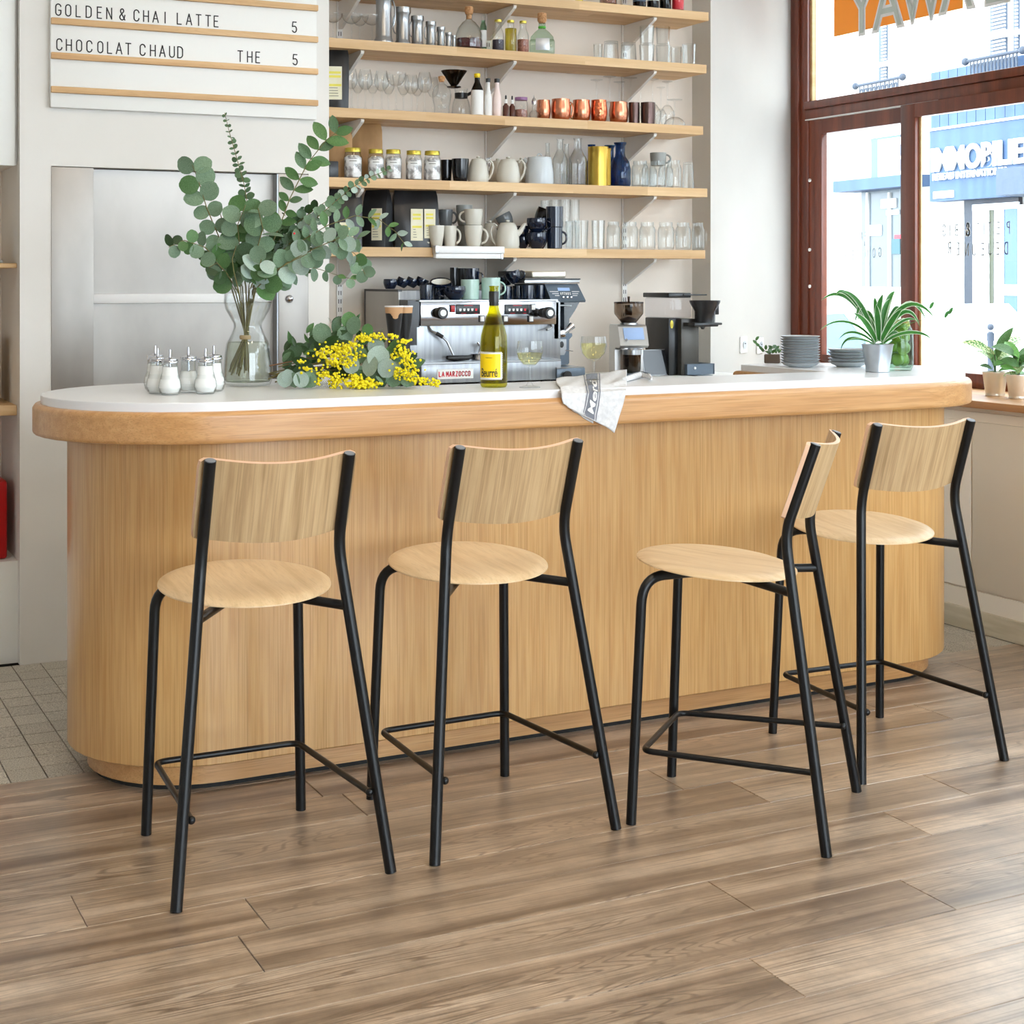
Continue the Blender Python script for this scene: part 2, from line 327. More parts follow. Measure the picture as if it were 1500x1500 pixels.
# ------------------------------------------------------------------ stroke lettering (narrow capitals in a 0.5 x 1 cell)
def arcp(cx, cy, rx, ry, a0, a1, n=7): return [(cx + rx * math.cos(R(a0 + (a1 - a0) * i / n)), cy + ry * math.sin(R(a0 + (a1 - a0) * i / n))) for i in range(n + 1)]
OV = arcp(.25, .75, .22, .25, 0, 180) + arcp(.25, .25, .22, .25, 180, 360) + [(.47, .75)]
G = {
 'A': [[(0, 0), (.25, 1), (.5, 0)], [(.09, .33), (.41, .33)]], 'B': [[(0.03, 0), (0.03, 1)], [(0.03, 1)] + arcp(.22, .76, .2, .24, 90, -90) + [(0.03, .52)], [(.03, .52)] + arcp(.24, .26, .24, .26, 90, -90) + [(0.03, 0)]],
 'C': [arcp(.25, .75, .22, .25, 0, 180) + arcp(.25, .25, .22, .25, 180, 360)], 'D': [[(0.03, 0), (0.03, 1), (.2, 1)] + arcp(.2, .72, .27, .28, 90, 0) + arcp(.2, .28, .27, .28, 0, -90) + [(.03, 0)]],
 'E': [[(.42, 0), (.05, 0), (.05, 1), (.42, 1)], [(.05, .52), (.36, .52)]], 'F': [[(.05, 0), (.05, 1), (.42, 1)], [(.05, .52), (.36, .52)]],
 'G': [arcp(.25, .75, .22, .25, 10, 180) + arcp(.25, .25, .22, .25, 180, 360) + [(.47, .45), (.27, .45)]], 'H': [[(.03, 0), (.03, 1)], [(.47, 0), (.47, 1)], [(.03, .5), (.47, .5)]],
 'I': [[(.25, 0), (.25, 1)]], 'J': [[(.42, 1), (.42, .25)] + arcp(.22, .25, .2, .25, 0, -160)], 'K': [[(.05, 0), (.05, 1)], [(.47, 1), (.05, .45)], [(.15, .58), (.47, 0)]], 'L': [[(.05, 1), (.05, 0), (.42, 0)]], 'M': [[(0, 0), (0.02, 1), (.25, .35), (.48, 1), (.5, 0)]],
 'N': [[(.03, 0), (.03, 1), (.47, 0), (.47, 1)]], 'O': [OV], 'P': [[(.05, 0), (.05, 1), (.22, 1)] + arcp(.22, .76, .22, .24, 90, -90) + [(.05, .52)]],
 'R': [[(.05, 0), (.05, 1), (.22, 1)] + arcp(.22, .76, .22, .24, 90, -90) + [(.05, .52)], [(.22, .52), (.46, 0)]], 'S': [arcp(.25, .76, .2, .24, 20, 270) + arcp(.25, .27, .22, .25, 90, -160)],
 'T': [[(.02, 1), (.48, 1)], [(.25, 1), (.25, 0)]], 'U': [[(.03, 1), (.03, .25)] + arcp(.25, .25, .22, .25, 180, 360) + [(.47, 1)]], 'W': [[(-.08, 1), (.1, 0), (.25, .8), (.4, 0), (.58, 1)]],
 'Y': [[(0, 1), (.25, .45), (.5, 1)], [(.25, .45), (.25, 0)]], 'Z': [[(.05, 1), (.45, 1), (.05, 0), (.45, 0)]],
 '&': [[(.5, 0), (.12, .72)] + arcp(.25, .82, .14, .18, 200, -20) + [(.1, .4)] + arcp(.24, .24, .2, .24, 130, 340) + [(.5, .45)]],
 '5': [[(.43, 1), (.09, 1), (.05, .56)] + arcp(.24, .32, .22, .3, 115, -150)], '7': [[(.05, 1), (.45, 1), (.2, 0)]], '3': [arcp(.24, .76, .2, .24, 150, -90) + arcp(.24, .27, .22, .25, 90, -150)], '.': [[(.2, 0), (.25, .04)]]}
def strokes(mb, ch, h, pos, wd=.1, asp=1.0, mir=False, th=.002, mapf=None):
    """flat ribbon letter; mapf(a, b, t) places letter coordinates"""
    for path in G.get(ch, []):
        P = [((-(x - .25) if mir else (x - .25)) * h * asp, y * h) for x, y in path]
        q = wd * h / 2
        for (x0, y0), (x1, y1) in zip(P[:-1], P[1:]):
            dx, dy = x1 - x0, y1 - y0; l = math.hypot(dx, dy)
            if l < 1e-6: continue
            ex, ey = dx / l * q * .6, dy / l * q * .6; nx, ny = -dy / l * q, dx / l * q
            qd = [(x0 - ex + nx, y0 - ey + ny), (x0 - ex - nx, y0 - ey - ny), (x1 + ex - nx, y1 + ey - ny), (x1 + ex + nx, y1 + ey + ny)]
            vs = [mapf(pos[0] + a, pos[1] + b, 0) for a, b in qd] + [mapf(pos[0] + a, pos[1] + b, th) for a, b in qd]
            mb.add(vs, [(0, 1, 2, 3), (7, 6, 5, 4), (0, 4, 5, 1), (1, 5, 6, 2), (2, 6, 7, 3), (3, 7, 4, 0)])
def text_line(mb, s, h, pos, pitch, mapf, wd=.1, asp=1.0, mir=False, th=.002):
    x = pos[0]
    for ch in (s[::-1] if mir else s):
        if ch != ' ': strokes(mb, ch, h, (x, pos[1]), wd, asp, mir, th, mapf)
        x += pitch * h * (.6 if ch == 'I' else 1)
    return x
def font_mesh(s, size, name, m, parent, loc, rot, ext=.0015, offset=0, sx=1, shear=0):
    cu = bpy.data.curves.new('t', 'FONT'); cu.body = s; cu.size = size; cu.extrude = ext; cu.offset = offset; cu.shear = shear
    t = bpy.data.objects.new('t', cu); C.objects.link(t); dg = bpy.context.evaluated_depsgraph_get(); me = bpy.data.meshes.new_from_object(t.evaluated_get(dg))
    bpy.data.objects.remove(t); me.name = name; me.materials.clear(); me.materials.append(m)
    o = bpy.data.objects.new(name, me); C.objects.link(o); o.location = loc; o.rotation_euler = rot; o.scale = (sx, 1, 1)
    if parent: o.parent = parent
    return o
# ================================================================== SETTING
# floor slab, planks, tiles
fl = struct(MB().box(-2.7, -3, -.2, 4.8, 6.2, -.012).build('floor', M_grout, smooth=0))
# speckled tiles lie behind the counter; planks in front
rows = {2.451: 1.85, 2.641: 2.405, 2.831: 2.0, 3.022: 2.672, 3.213: 1.008, 3.403: .659, 2.261: 1.1, 2.07: 2.9, 3.594: 2.3, 3.784: 1.45, 3.975: 3.3, 4.165: 2.2}
def plank(x0, x1, y0, y1):
    g = .0008; z = random.uniform(-.0004, .0004)
    mb = MB(); L, W = x1 - x0, y1 - y0
    b = .0012
    lo = [(g, g), (L - g, g), (L - g, W - g), (g, W - g)]; hi = [(g + b, g + b), (L - g - b, g + b), (L - g - b, W - g - b), (g + b, W - g - b)]
    mb.add([(a, c, -.012) for a, c in lo] + [(a, c, -b + z) for a, c in lo] + [(a, c, z) for a, c in hi],
           [(0, 1, 5, 4), (1, 2, 6, 5), (2, 3, 7, 6), (3, 0, 4, 7), (4, 5, 9, 8), (5, 6, 10, 9), (6, 7, 11, 10), (7, 4, 8, 11), (8, 9, 10, 11)])
    mb.build('plank', M_floor, fl, (x0, y0, 0), smooth=0)
y = 2.451 - .1905 * 14; XR = 4.362
while y < 4.46:
    y1 = min(y + .1905, 4.466)
    key = [k for k in rows if abs(k - y) < .004]
    j = rows[key[0]] if key else random.uniform(.3, 2.4)
    xs = [j]
    while xs[-1] < XR - .5: xs.append(xs[-1] + random.uniform(1.45, 2.0))
    while xs[0] > -2.6: xs.insert(0, xs[0] - random.uniform(1.45, 2.0))
    xs = [max(x, -2.68) for x in xs if x < XR - .15] + [XR]
    for a, b in zip(xs[:-1], xs[1:]):
        if b - a > .05: plank(a, b, y, y1)
    y = y1 if y1 < 4.46 else 9
tl = bpy.data.meshes.new('tile'); g = .0018
tb = MB(); tb.add([(g, g, -.012), (.1 - g, g, -.012), (.1 - g, .1125 - g, -.012), (g, .1125 - g, -.012), (g, g, 0), (.1 - g, g, 0), (.1 - g, .1125 - g, 0), (g, .1125 - g, 0)],
                  [(4, 5, 6, 7), (0, 1, 5, 4), (1, 2, 6, 5), (2, 3, 7, 6), (3, 0, 4, 7)])
t0 = tb.build('tile', M_tile, fl, (.057, 4.468, 0), smooth=0)
for ix in range(43):
    if 10 < ix < 35: continue
    for iy in range(12 if ix < 11 else 7):
        if ix == 0 and iy == 0: continue
        c = t0.copy(); C.objects.link(c); c.location = (.057 + ix * .1, 4.468 + iy * .1125, random.uniform(-.0006, 0))
tb = MB()
for ix in range(11, 35):
    for iy in range(3, 12): tb.box(.057 + ix * .1 + g, 4.468 + iy * .1125 + g, -.012, .157 + ix * .1 - g, 4.5805 + iy * .1125 - g, 0)
for ix in range(35, 43):
    for iy in range(7, 12): tb.box(.057 + ix * .1 + g, 4.468 + iy * .1125 + g, -.012, .157 + ix * .1 - g, 4.5805 + iy * .1125 - g, 0)
tag(tb.build('tile_field', M_tile, fl, smooth=0), kind='stuff')

# left block of wall with a steel hatch let into it
HX0, HX1, HZ0, HZ1 = .995, 1.979, .94, 1.811
wb = MB().box(.885, 5.81, 0, HX0, 6.3, 3.4).box(HX1, 5.81, 0, 2.064, 6.3, 3.4).box(HX0, 5.81, 0, HX1, 6.3, HZ0).box(HX0, 5.81, HZ1, HX1, 6.3, 3.4).box(HX0, 5.95, HZ0, HX1, 6.3, HZ1)
wl = struct(wb.build('wall_back_left', M_wall, smooth=0))
wb = struct(MB().box(2.064, 6.14, 0, 3.978, 6.3, 3.4).build('wall_back', M_wallw, smooth=0))
struct(MB().prism([(3.978, 5.985), (4.80, 6.49), (4.95, 6.49), (4.95, 6.7), (3.978, 6.7)], 0, 3.4).build('wall_back_right', M_walldim, smooth=0))
struct(MB().box(-2.8, -3, 0, -2.7, 6.3, 3.4).build('wall_left', M_wall, smooth=0))
struct(MB().box(-2.7, 5.86, 2.2, .0, 6.3, 3.4).box(-2.7, 5.86, 0, .0, 6.3, 2.2).build('wall_back_far_left', M_wall, smooth=0))
struct(MB().box(-2.8, -3, 3.4, 5.0, 6.7, 3.5).build('ceiling', M_ceil, smooth=0))
# right wall: low wall under the windows, header above, glazed bays
struct(MB().box(4.75, -3, 0, 4.95, 6.5, .89).box(4.75, -3, 3.25, 4.95, 6.5, 3.4).build('wall_right', M_wall, smooth=0))
# front of the room: unseen wall with wide openings, left part closed to darken that side
fw = MB()
for x0, x1 in ((-2.8, .3), (2.4, 2.5), (4.5, 4.95)): fw.box(x0, -3.15, 0, x1, -3, 3.4)
fw.box(-2.8, -3.15, 3.1, 4.95, -3, 3.4).box(-2.8, -3.15, 0, 4.95, -3, .35)
struct(fw.build('wall_front', M_wall, smooth=0))

XW = 4.80
def window(idx, y0, y1, first=False):
    root = thing('window_%d' % idx, None, None); struct(root)
    d = .07
    if first:
        # jamb in two steps
        MB().rbox(XW, 6.424, .92, XW + d, 6.486, 3.25, .003).rbox(XW + .012, 6.362, .92, XW + d, 6.423, 3.25, .003).build('jamb', M_mahog, root)
        MB().box(XW + .03, 6.345, 2.292, XW + .05, 6.362, 3.25).build('glazing_bead', M_shelf, root)
        j1 = 6.362
    else:
        MB().rbox(XW, y1 - .06, .92, XW + d, y1, 3.25, .003).build('jamb', M_mahog, root); j1 = y1 - .06
    MB().rbox(XW, y0, .92, XW + d, y0 + .06, 3.25, .003).build('jamb', M_mahog, root)
    j0 = y0 + .06
    MB().rbox(XW - .012, j0, 2.252, XW + d, j1, 2.292, .004).rbox(XW, j0, 2.202, XW + d, j1, 2.251, .003).build('transom', M_mahog, root)
    MB().box(XW - .003, (j0 + j1) / 2 + .1, 2.198, XW + .02, j1, 2.203).build('sliding_track', M_socket, root)
    MB().rbox(XW - .005, j0, .92, XW + d, j1, .985, .003).build('bottom_rail', M_mahog, root)
    MB().rbox(XW, j0, 3.2, XW + d, j1, 3.25, .003).build('top_rail', M_mahog, root)
    mid1, mid0 = (5.62, 5.52) if first else ((j0 + j1) / 2 + .06, (j0 + j1) / 2 - .06)
    # sash far (left in view), set back; sash near in front
    MB().rbox(XW + .02, j1 - .105 if first else j1 - .06, .985, XW + .055, j1 - (.045 if first else 0), 2.198, .003).box(XW + .0205, mid1 - .03, 2.125, XW + .0545, j1 - (.104 if first else .059), 2.1975).box(XW + .0205, mid1 - .04, .9855, XW + .0545, j1 - (.104 if first else .059), 1.02).build('sash', M_mahog, root)
    MB().box(XW + .022, j1 - .05, .985, XW + .06, j1, 2.203).build('jamb', M_mahog, root, smooth=0)
    MB().rbox(XW - .02, mid0, .985, XW + .018, mid1, 2.20, .004).box(XW - .0195, j0, 2.137, XW + .0175, mid0 + .003, 2.1995).box(XW - .0195, j0, .985, XW + .0175, j0 + .06, 2.1365).build('sash', M_mahog, root)
    MB().box(XW + .005, mid0 - .012, .985, XW + .012, mid0, 2.137).build('glazing_bead', M_shelf, root)
    MB().box(XW + .035, mid1, 1.0, XW + .039, j1 - .08, 2.14).build('pane', M_pane, root)
    MB().box(XW + .0, j0 + .05, .985, XW + .004, mid0, 2.14).build('pane', M_pane, root)
    MB().box(XW + .035, j0, 2.29, XW + .039, j1, 3.21).build('pane', M_pane, root)
    return root
w1 = window(1, 4.15, 6.49, True)
for z in (1.895, 1.545, 1.36): MB().lathe([(.0001, 0), (.009, .002), (.009, .008), (.004, .012), (.0001, .012)], 12).build('stud', M_sugar, w1, (XW + .012, 6.336, z), (0, R(-90), 0))
for k, y0 in enumerate((1.75, -.65, -2.95)): window(k + 2, y0, y0 + 2.36)
struct(MB().box(4.75, 4.11, .89, 4.95, 4.15, 3.25).box(4.75, 1.70, .89, 4.95, 1.75, 3.25).box(4.75, -.70, .89, 4.95, -.65, 3.25).build('trim_1', M_mahog, smooth=0))

# deep oak sill and panelled heater cover below
s = MB().rbox(4.315, -2.9, .891, 4.80, 6.2, .921, .003).build('window_sill', M_shelf)
tag(s, 'deep oak sill board under the shop window, carrying two leafy pots', 'sill')
s.data.materials.clear(); s.data.materials.append(wood('sill_oak', srgb(170, 118, 64), srgb(196, 146, 90), srgb(214, 168, 112), 'y', .5, .42, .03, .2, .1, .3, 1.5))
rc = thing('heater_cover', 'cream painted panelled casing below the window sill', 'casing', (4.365, 0, 0))
MB().box(.012, -2.9, .155, .36, 6.1, .89).build('casing_body', M_paint, rc, smooth=0)
MB().box(0, -2.9, .833, .012, 6.1, .87).build('top_rail', M_paint, rc, smooth=0)
MB().rbox(0, -2.9, .168, .014, 4.705, .832, .002).build('panel', M_paint, rc)
MB().rbox(0, 4.715, .168, .014, 6.1, .832, .002).build('panel', M_paint, rc)
MB().box(.004, -2.9, .085, .36, 6.1, .160).build('bottom_rail', M_paint, rc, smooth=0)
MB().rbox(-.012, -2.9, 0, .02, 6.1, .087, .006).build('skirting', noisemat('scuffed_paint', srgb(196, 186, 160), srgb(222, 214, 194), (1, .3, 3), 9, .5, 6), rc)

# steel hatch
ha = thing('service_hatch', 'brushed steel service hatch with a lift-up panel, set in the white wall', 'hatch', (HX0, 5.81, 0))
MB().rbox(0, -.004, HZ0, 1.147 - HX0, .02, HZ1 - .003, .002).build('side_panel', M_hatch, ha)
MB().box(1.147 - HX0, .05, HZ0, 1.86 - HX0, .07, HZ1 - .004).build('lift_panel', M_hatch, ha, smooth=0)
MB().rbox(1.149 - HX0, .036, 1.307, 1.835 - HX0, .05, 1.342, .002).build('handle_bar', M_bright, ha)
MB().rbox(1.855 - HX0, -.006, HZ0, HX1 - HX0 - .002, .03, HZ1 - .003, .002).build('side_panel', M_hatch, ha)
MB().box(1.850 - HX0, -.002, HZ0, 1.856 - HX0, .06, HZ1 - .004).build('edge_strip', M_steel, ha, smooth=0)
MB().lathe([(.0001, .016), (.010, .014), (.015, .008), (.016, 0)], 16).build('knob', M_chrome, ha, (1.898 - HX0, -.006, 1.32), (R(90), 0, 0))

# menu board
mb_ = thing('menu_board', 'white painted menu board with pine letter rails and black capitals', 'sign', (.988, 5.81, 0))
MB().rbox(0, -.03, 2.023, 1.015, -.004, 2.80, .003).build('board', M_cupb, mb_)
for z in (2.086, 2.209, 2.3345, 2.4575, 2.58, 2.70): MB().rbox(0, -.05, z - .0115, 1.015, -.03, z + .0115, .002).build('rail', M_slat, mb_)
def board_letter(ch, u, z):
    p = onY(u, 60, 5.778); m = MB(); strokes(m, ch, .041, (0, 0), .10, 1.0, False, .0012, lambda a, b, t: (a, -t, b))
    m.build('letter', M_ink, mb_, (p.x - .988, -.0305, z), smooth=0)
for ch, u in zip('GOLDEN&CHAILATTE5', (85.5, 100, 115, 130, 146, 160, 179, 200, 214, 228, 242, 263, 277, 291, 305, 317, 431.5)): board_letter(ch, u, 2.3345 + .023)
for ch, u in zip('CHOCOLATCHAUDTHE5', (87, 101, 116, 131, 147, 161, 174.5, 188, 209, 224, 238, 252, 264, 352, 366, 378, 432.5)): board_letter(ch, u, 2.209 + .022)

# cabinet column at far left: upper door, open niche with shelves
cf = 5.85
lc = thing('alcove_cabinet', 'white built-in cabinet with open niche beside the hatch wall', 'cabinet', (0, cf, 0))
MB().rbox(0, 0, 1.81, .875, .03, 3.38, .003).build('door', M_cupb, lc)
MB().box(0, .03, 1.815, .885, .44, 3.38).build('carcass', M_cupb, lc, smooth=0)
MB().box(0, 0.004, 0, .885, .44, .372).build('base', M_cupb, lc, smooth=0)
MB().box(0, .42, .372, .885, .44, 1.815).box(0, .0, .372, .02, .42, 1.815).build('back_panel', M_wallw, lc, smooth=0)
MB().rbox(.02, .02, .900, .884, .42, .937, .003).build('shelf', M_shelf, lc)
MB().rbox(.02, .02, 1.438, .884, .42, 1.456, .003).build('shelf', M_shelf, lc)
o = MB().rbox(.38, 5.90, .374, .855, 6.2, .66, .01).build('storage_box', M_red); tag(o, 'glossy red storage box at the bottom of the niche', 'box')
o = MB().rbox(.45, 6.02, .938, .835, 6.2, 1.19, .004).build('wooden_crate', M_shelf); tag(o, 'brown wooden crate on the middle niche shelf', 'crate')
t = thing('paper_cup', 'white takeaway cup with lid on the upper niche shelf', 'cup', (.79, 5.97, 1.457))
MB().lathe([(.028, 0), (.036, .10), (.037, .10)], 20).build('cup', M_sugar, t); MB().lathe([(.0305, .012), (.0345, .05)], 20, cap=False).build('sleeve', M_blk, t); MB().lathe([(.039, .098), (.039, .106), (.034, .112), (.0001, .112)], 20).build('lid', M_sugar, t)
o = MB().rbox(.68, 5.90, 1.4565, .84, 5.98, 1.468, .004).build('folded_cloth', M_grey2); tag(o, 'small folded grey cloth on the upper niche shelf', 'cloth')

# ================================================================== COUNTER
c1, c2 = Vector((1.17, 4.47)), Vector((3.57, 4.51))
dv = (c2 - c1).normalized(); nv = Vector((-dv.y, dv.x))
def stadium(Rr, cut=False, xa=1.78, xb=3.405, dep_=.39, n=20, ins=0):
    pts = []
    fr = lambda c, off: c + nv * off
    for i in range(n + 1):
        a = math.atan2(-nv.y, -nv.x) - math.pi * i / n; pts.append((c1.x + Rr * math.cos(a), c1.y + Rr * math.sin(a)))
    if cut:
        off = -.45 + dep_ - ins
        pa = c1 + dv * (xa - c1.x - ins); pb = c1 + dv * (xb - c1.x + ins)
        pts += [tuple(pa + nv * Rr), tuple(pa + nv * off), tuple(pb + nv * off), tuple(pb + nv * Rr)]
    for i in range(n + 1):
        a = math.atan2(nv.y, nv.x) - math.pi * i / n; pts.append((c2.x + Rr * math.cos(a), c2.y + Rr * math.sin(a)))
    return pts
def layered(fn, levels):
    rings = [fn(i) for i, z in levels]; n = len(rings[0]); m = MB()
    vs = [(x, y, z) for ring, (i, z) in zip(rings, levels) for x, y in ring]; fs = [tuple(range(n - 1, -1, -1)), tuple(range((len(levels) - 1) * n, len(levels) * n))]
    for j in range(len(levels) - 1):
        for i in range(n):
            k = (i + 1) % n; fs.append((j * n + i, j * n + k, (j + 1) * n + k, (j + 1) * n + i))
    return m.add(vs, fs)
ct = thing('bar_counter', 'long oak bar counter with rounded ends and a thin white stone top', 'counter', (0, 0, 0))
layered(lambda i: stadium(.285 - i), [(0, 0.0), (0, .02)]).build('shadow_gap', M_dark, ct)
layered(lambda i: stadium(.30 - i), [(0, .016), (0, .085)]).build('plinth', M_oakh, ct)
layered(lambda i: stadium(.355 - i, True, ins=.095), [(.004, .080), (0, .084), (0, .962)]).build('body', M_oakv, ct)
e = .016
layered(lambda i: stadium(.45 - i, True, ins=i), [(.008, .960), (.003, .962), (.0008, .966), (0, .970), (0, .972), (0, 1.030), (0, 1.033), (.001, 1.037), (.004, 1.042), (.010, 1.0455), (.014, 1.046)]).build('edge_band', M_oakh, ct, smooth=30)
layered(lambda i: stadium(.45 - i, True, ins=i), [(.022, 1.046), (.022, 1.068), (.0235, 1.070)]).build('worktop', M_stone, ct, smooth=30)
MB().box(1.9, 4.42, .5, 3.3, 4.44, .955).build('inner_panel', M_cupb, ct, smooth=0)
TOP = 1.070

# rear counter along the back wall carrying the machines
rcn = thing('rear_counter', 'pale rear worktop along the back wall under the shelves', 'counter', (0, 0, 0))
MB().rbox(2.066, 5.42, .935, 3.972, 6.138, .975, .003).build('worktop', M_cupb, rcn)
MB().box(2.07, 5.48, .0, 3.97, 6.13, .935).build('cabinet_body', M_cupb, rcn, smooth=0)
for k in range(4): MB().rbox(2.08 + k * .475, 5.46, .12, 2.54 + k * .475, 5.48, .92, .003).build('door', M_cupb, rcn)
BK = .975

# ================================================================== SHELVES
SH = {'Z': 2.597, 'A': 2.360, 'B': 2.083, 'C': 1.804, 'D': 1.527}
names = {'Z': 'topmost', 'A': 'second highest', 'B': 'middle', 'C': 'second lowest', 'D': 'lowest'}
SY = 5.85
def bracket(root, x, z):
    m = MB(); t = .007
    P = [(0, 0), (-.262, -.0), (-.268, -.006), (-.262, -.014), (-.02, -.115), (0, -.115)]
    vs = [(x - t, 6.128 - SY + a, z + b) for a, b in P] + [(x + t, 6.128 - SY + a, z + b) for a, b in P]; n = len(P)
    m.add(vs, [tuple(range(n)), tuple(range(2 * n - 1, n - 1, -1))] + [(i, i + n, (i + 1) % n + n, (i + 1) % n) for i in range(n)])
    m.build('bracket', M_grey_br, root, smooth=0)
M_grey_br = mat('bracket_grey', srgb(232, 230, 226), .45)
for k, z in SH.items():
    t = thing('wall_shelf', 'oak board shelf on grey brackets, %s of the five' % names[k], 'shelf', (0, SY, z), 0, 'oak wall shelves')
    # board of glued staves
    xr = {'Z': 3.878, 'A': 3.867, 'B': 3.849, 'C': 3.871, 'D': 3.86}[k]
    for r_ in range(4):
        x = 2.067; yy0 = r_ * .068
        while x < xr - .01:
            x1 = min(x + random.uniform(.35, .7), xr)
            if xr - x1 < .15: x1 = xr
            MB().box(x, yy0 + .0002, -.038, x1, yy0 + .0678, 0).build('stave', M_shelf, t, smooth=0); x = x1
    for bx in (2.225, 2.912, 3.605): bracket(t, bx, -.039)
for i, x in enumerate((2.225, 2.912, 3.605)):
    t = thing('shelf_rail', 'slotted white upright rail behind the shelves, %s from the left' % ORD[i], 'rail', (x, 6.139, 0), 0, 'shelf uprights')
    MB().box(-.0125, -.011, 1.06 if i == 0 else 1.1, .0125, 0, 3.0).build('channel', M_grey_br, t, smooth=0)
    m = MB(); z = 1.12
    while z < 2.95:
        for dx in (-.0055, .0045): m.box(dx - .0016, -.0116, z, dx + .0016, -.0112, z + .018)
        z += .035
    tag(m.build('slots', M_dark, t, smooth=0), kind='stuff')
# light bar clipped under the lowest shelf
p0, p1 = onY(637, 372, 5.83), onY(737, 372, 5.83)
t = thing('light_bar', 'white aluminium light bar fixed to the front of the lowest shelf', 'lamp', (p0.x, 5.835, 1.49))
Lb = p1.x - p0.x
MB().rbox(.01, -.02, .014, Lb, .014, .043, .002).build('housing', M_bright, t); MB().rbox(0, -.016, -.008, Lb - .01, .014, .013, .002).build('diffuser', M_bright, t)
MB().rbox(-.004, -.022, .012, .012, .014, .045, .002).rbox(Lb - .016, -.018, -.010, Lb - .004, .014, .014, .002).build('end_cap', M_alu, t)

# sockets
def socket(x, y, z, rz, label):
    t = thing('wall_socket', label, 'socket', (x, y, z), rz, 'white sockets')
    MB().rbox(-.04, -.009, -.04, .04, 0, .04, .004).build('plate', M_socket, t)
    MB().lathe([(.0001, .0), (.017, .0), (.018, .003), (.020, .003)], 20).build('recess', M_plate, t, (0, -.0095, 0), (R(90), 0, 0))
    MB().lathe([(.0001, .002), (.0025, .002), (.0025, 0)], 8, (-.008, 0, 0)).lathe([(.0001, .002), (.0025, .002), (.0025, 0)], 8, (.008, 0, 0)).lathe([(.0001, .006), (.0025, .006), (.0025, 0)], 8, (0, .006, 0)).build('holes', M_dark, t, (0, -.0098, 0), (R(90), 0, 0))
slp = math.atan2(6.49 - 5.985, 4.80 - 3.978)
def on_splay(u, v):
    r = ray(u, v); n = Vector((math.sin(slp), -math.cos(slp), 0)); q = Vector((3.978, 5.985, 0)); tt = n.dot(q) / n.dot(r); return r * tt + Vector((0, 0, EYE))
for (u, v, l) in ((1088, 505, 'white socket on the bright wall left of the window'), (1112, 506, 'white socket on the bright wall, nearer the plates')):
    p = on_splay(u, v); socket(p.x, p.y, p.z, slp, l)
for (u, v, l) in ((963, 503.5, 'white socket between the silver grinder and the black brewer'), (986, 505, 'white socket half hidden behind the black brewer')):
    p = onY(u, v, 6.139); socket(p.x, p.y, p.z, 0, l)
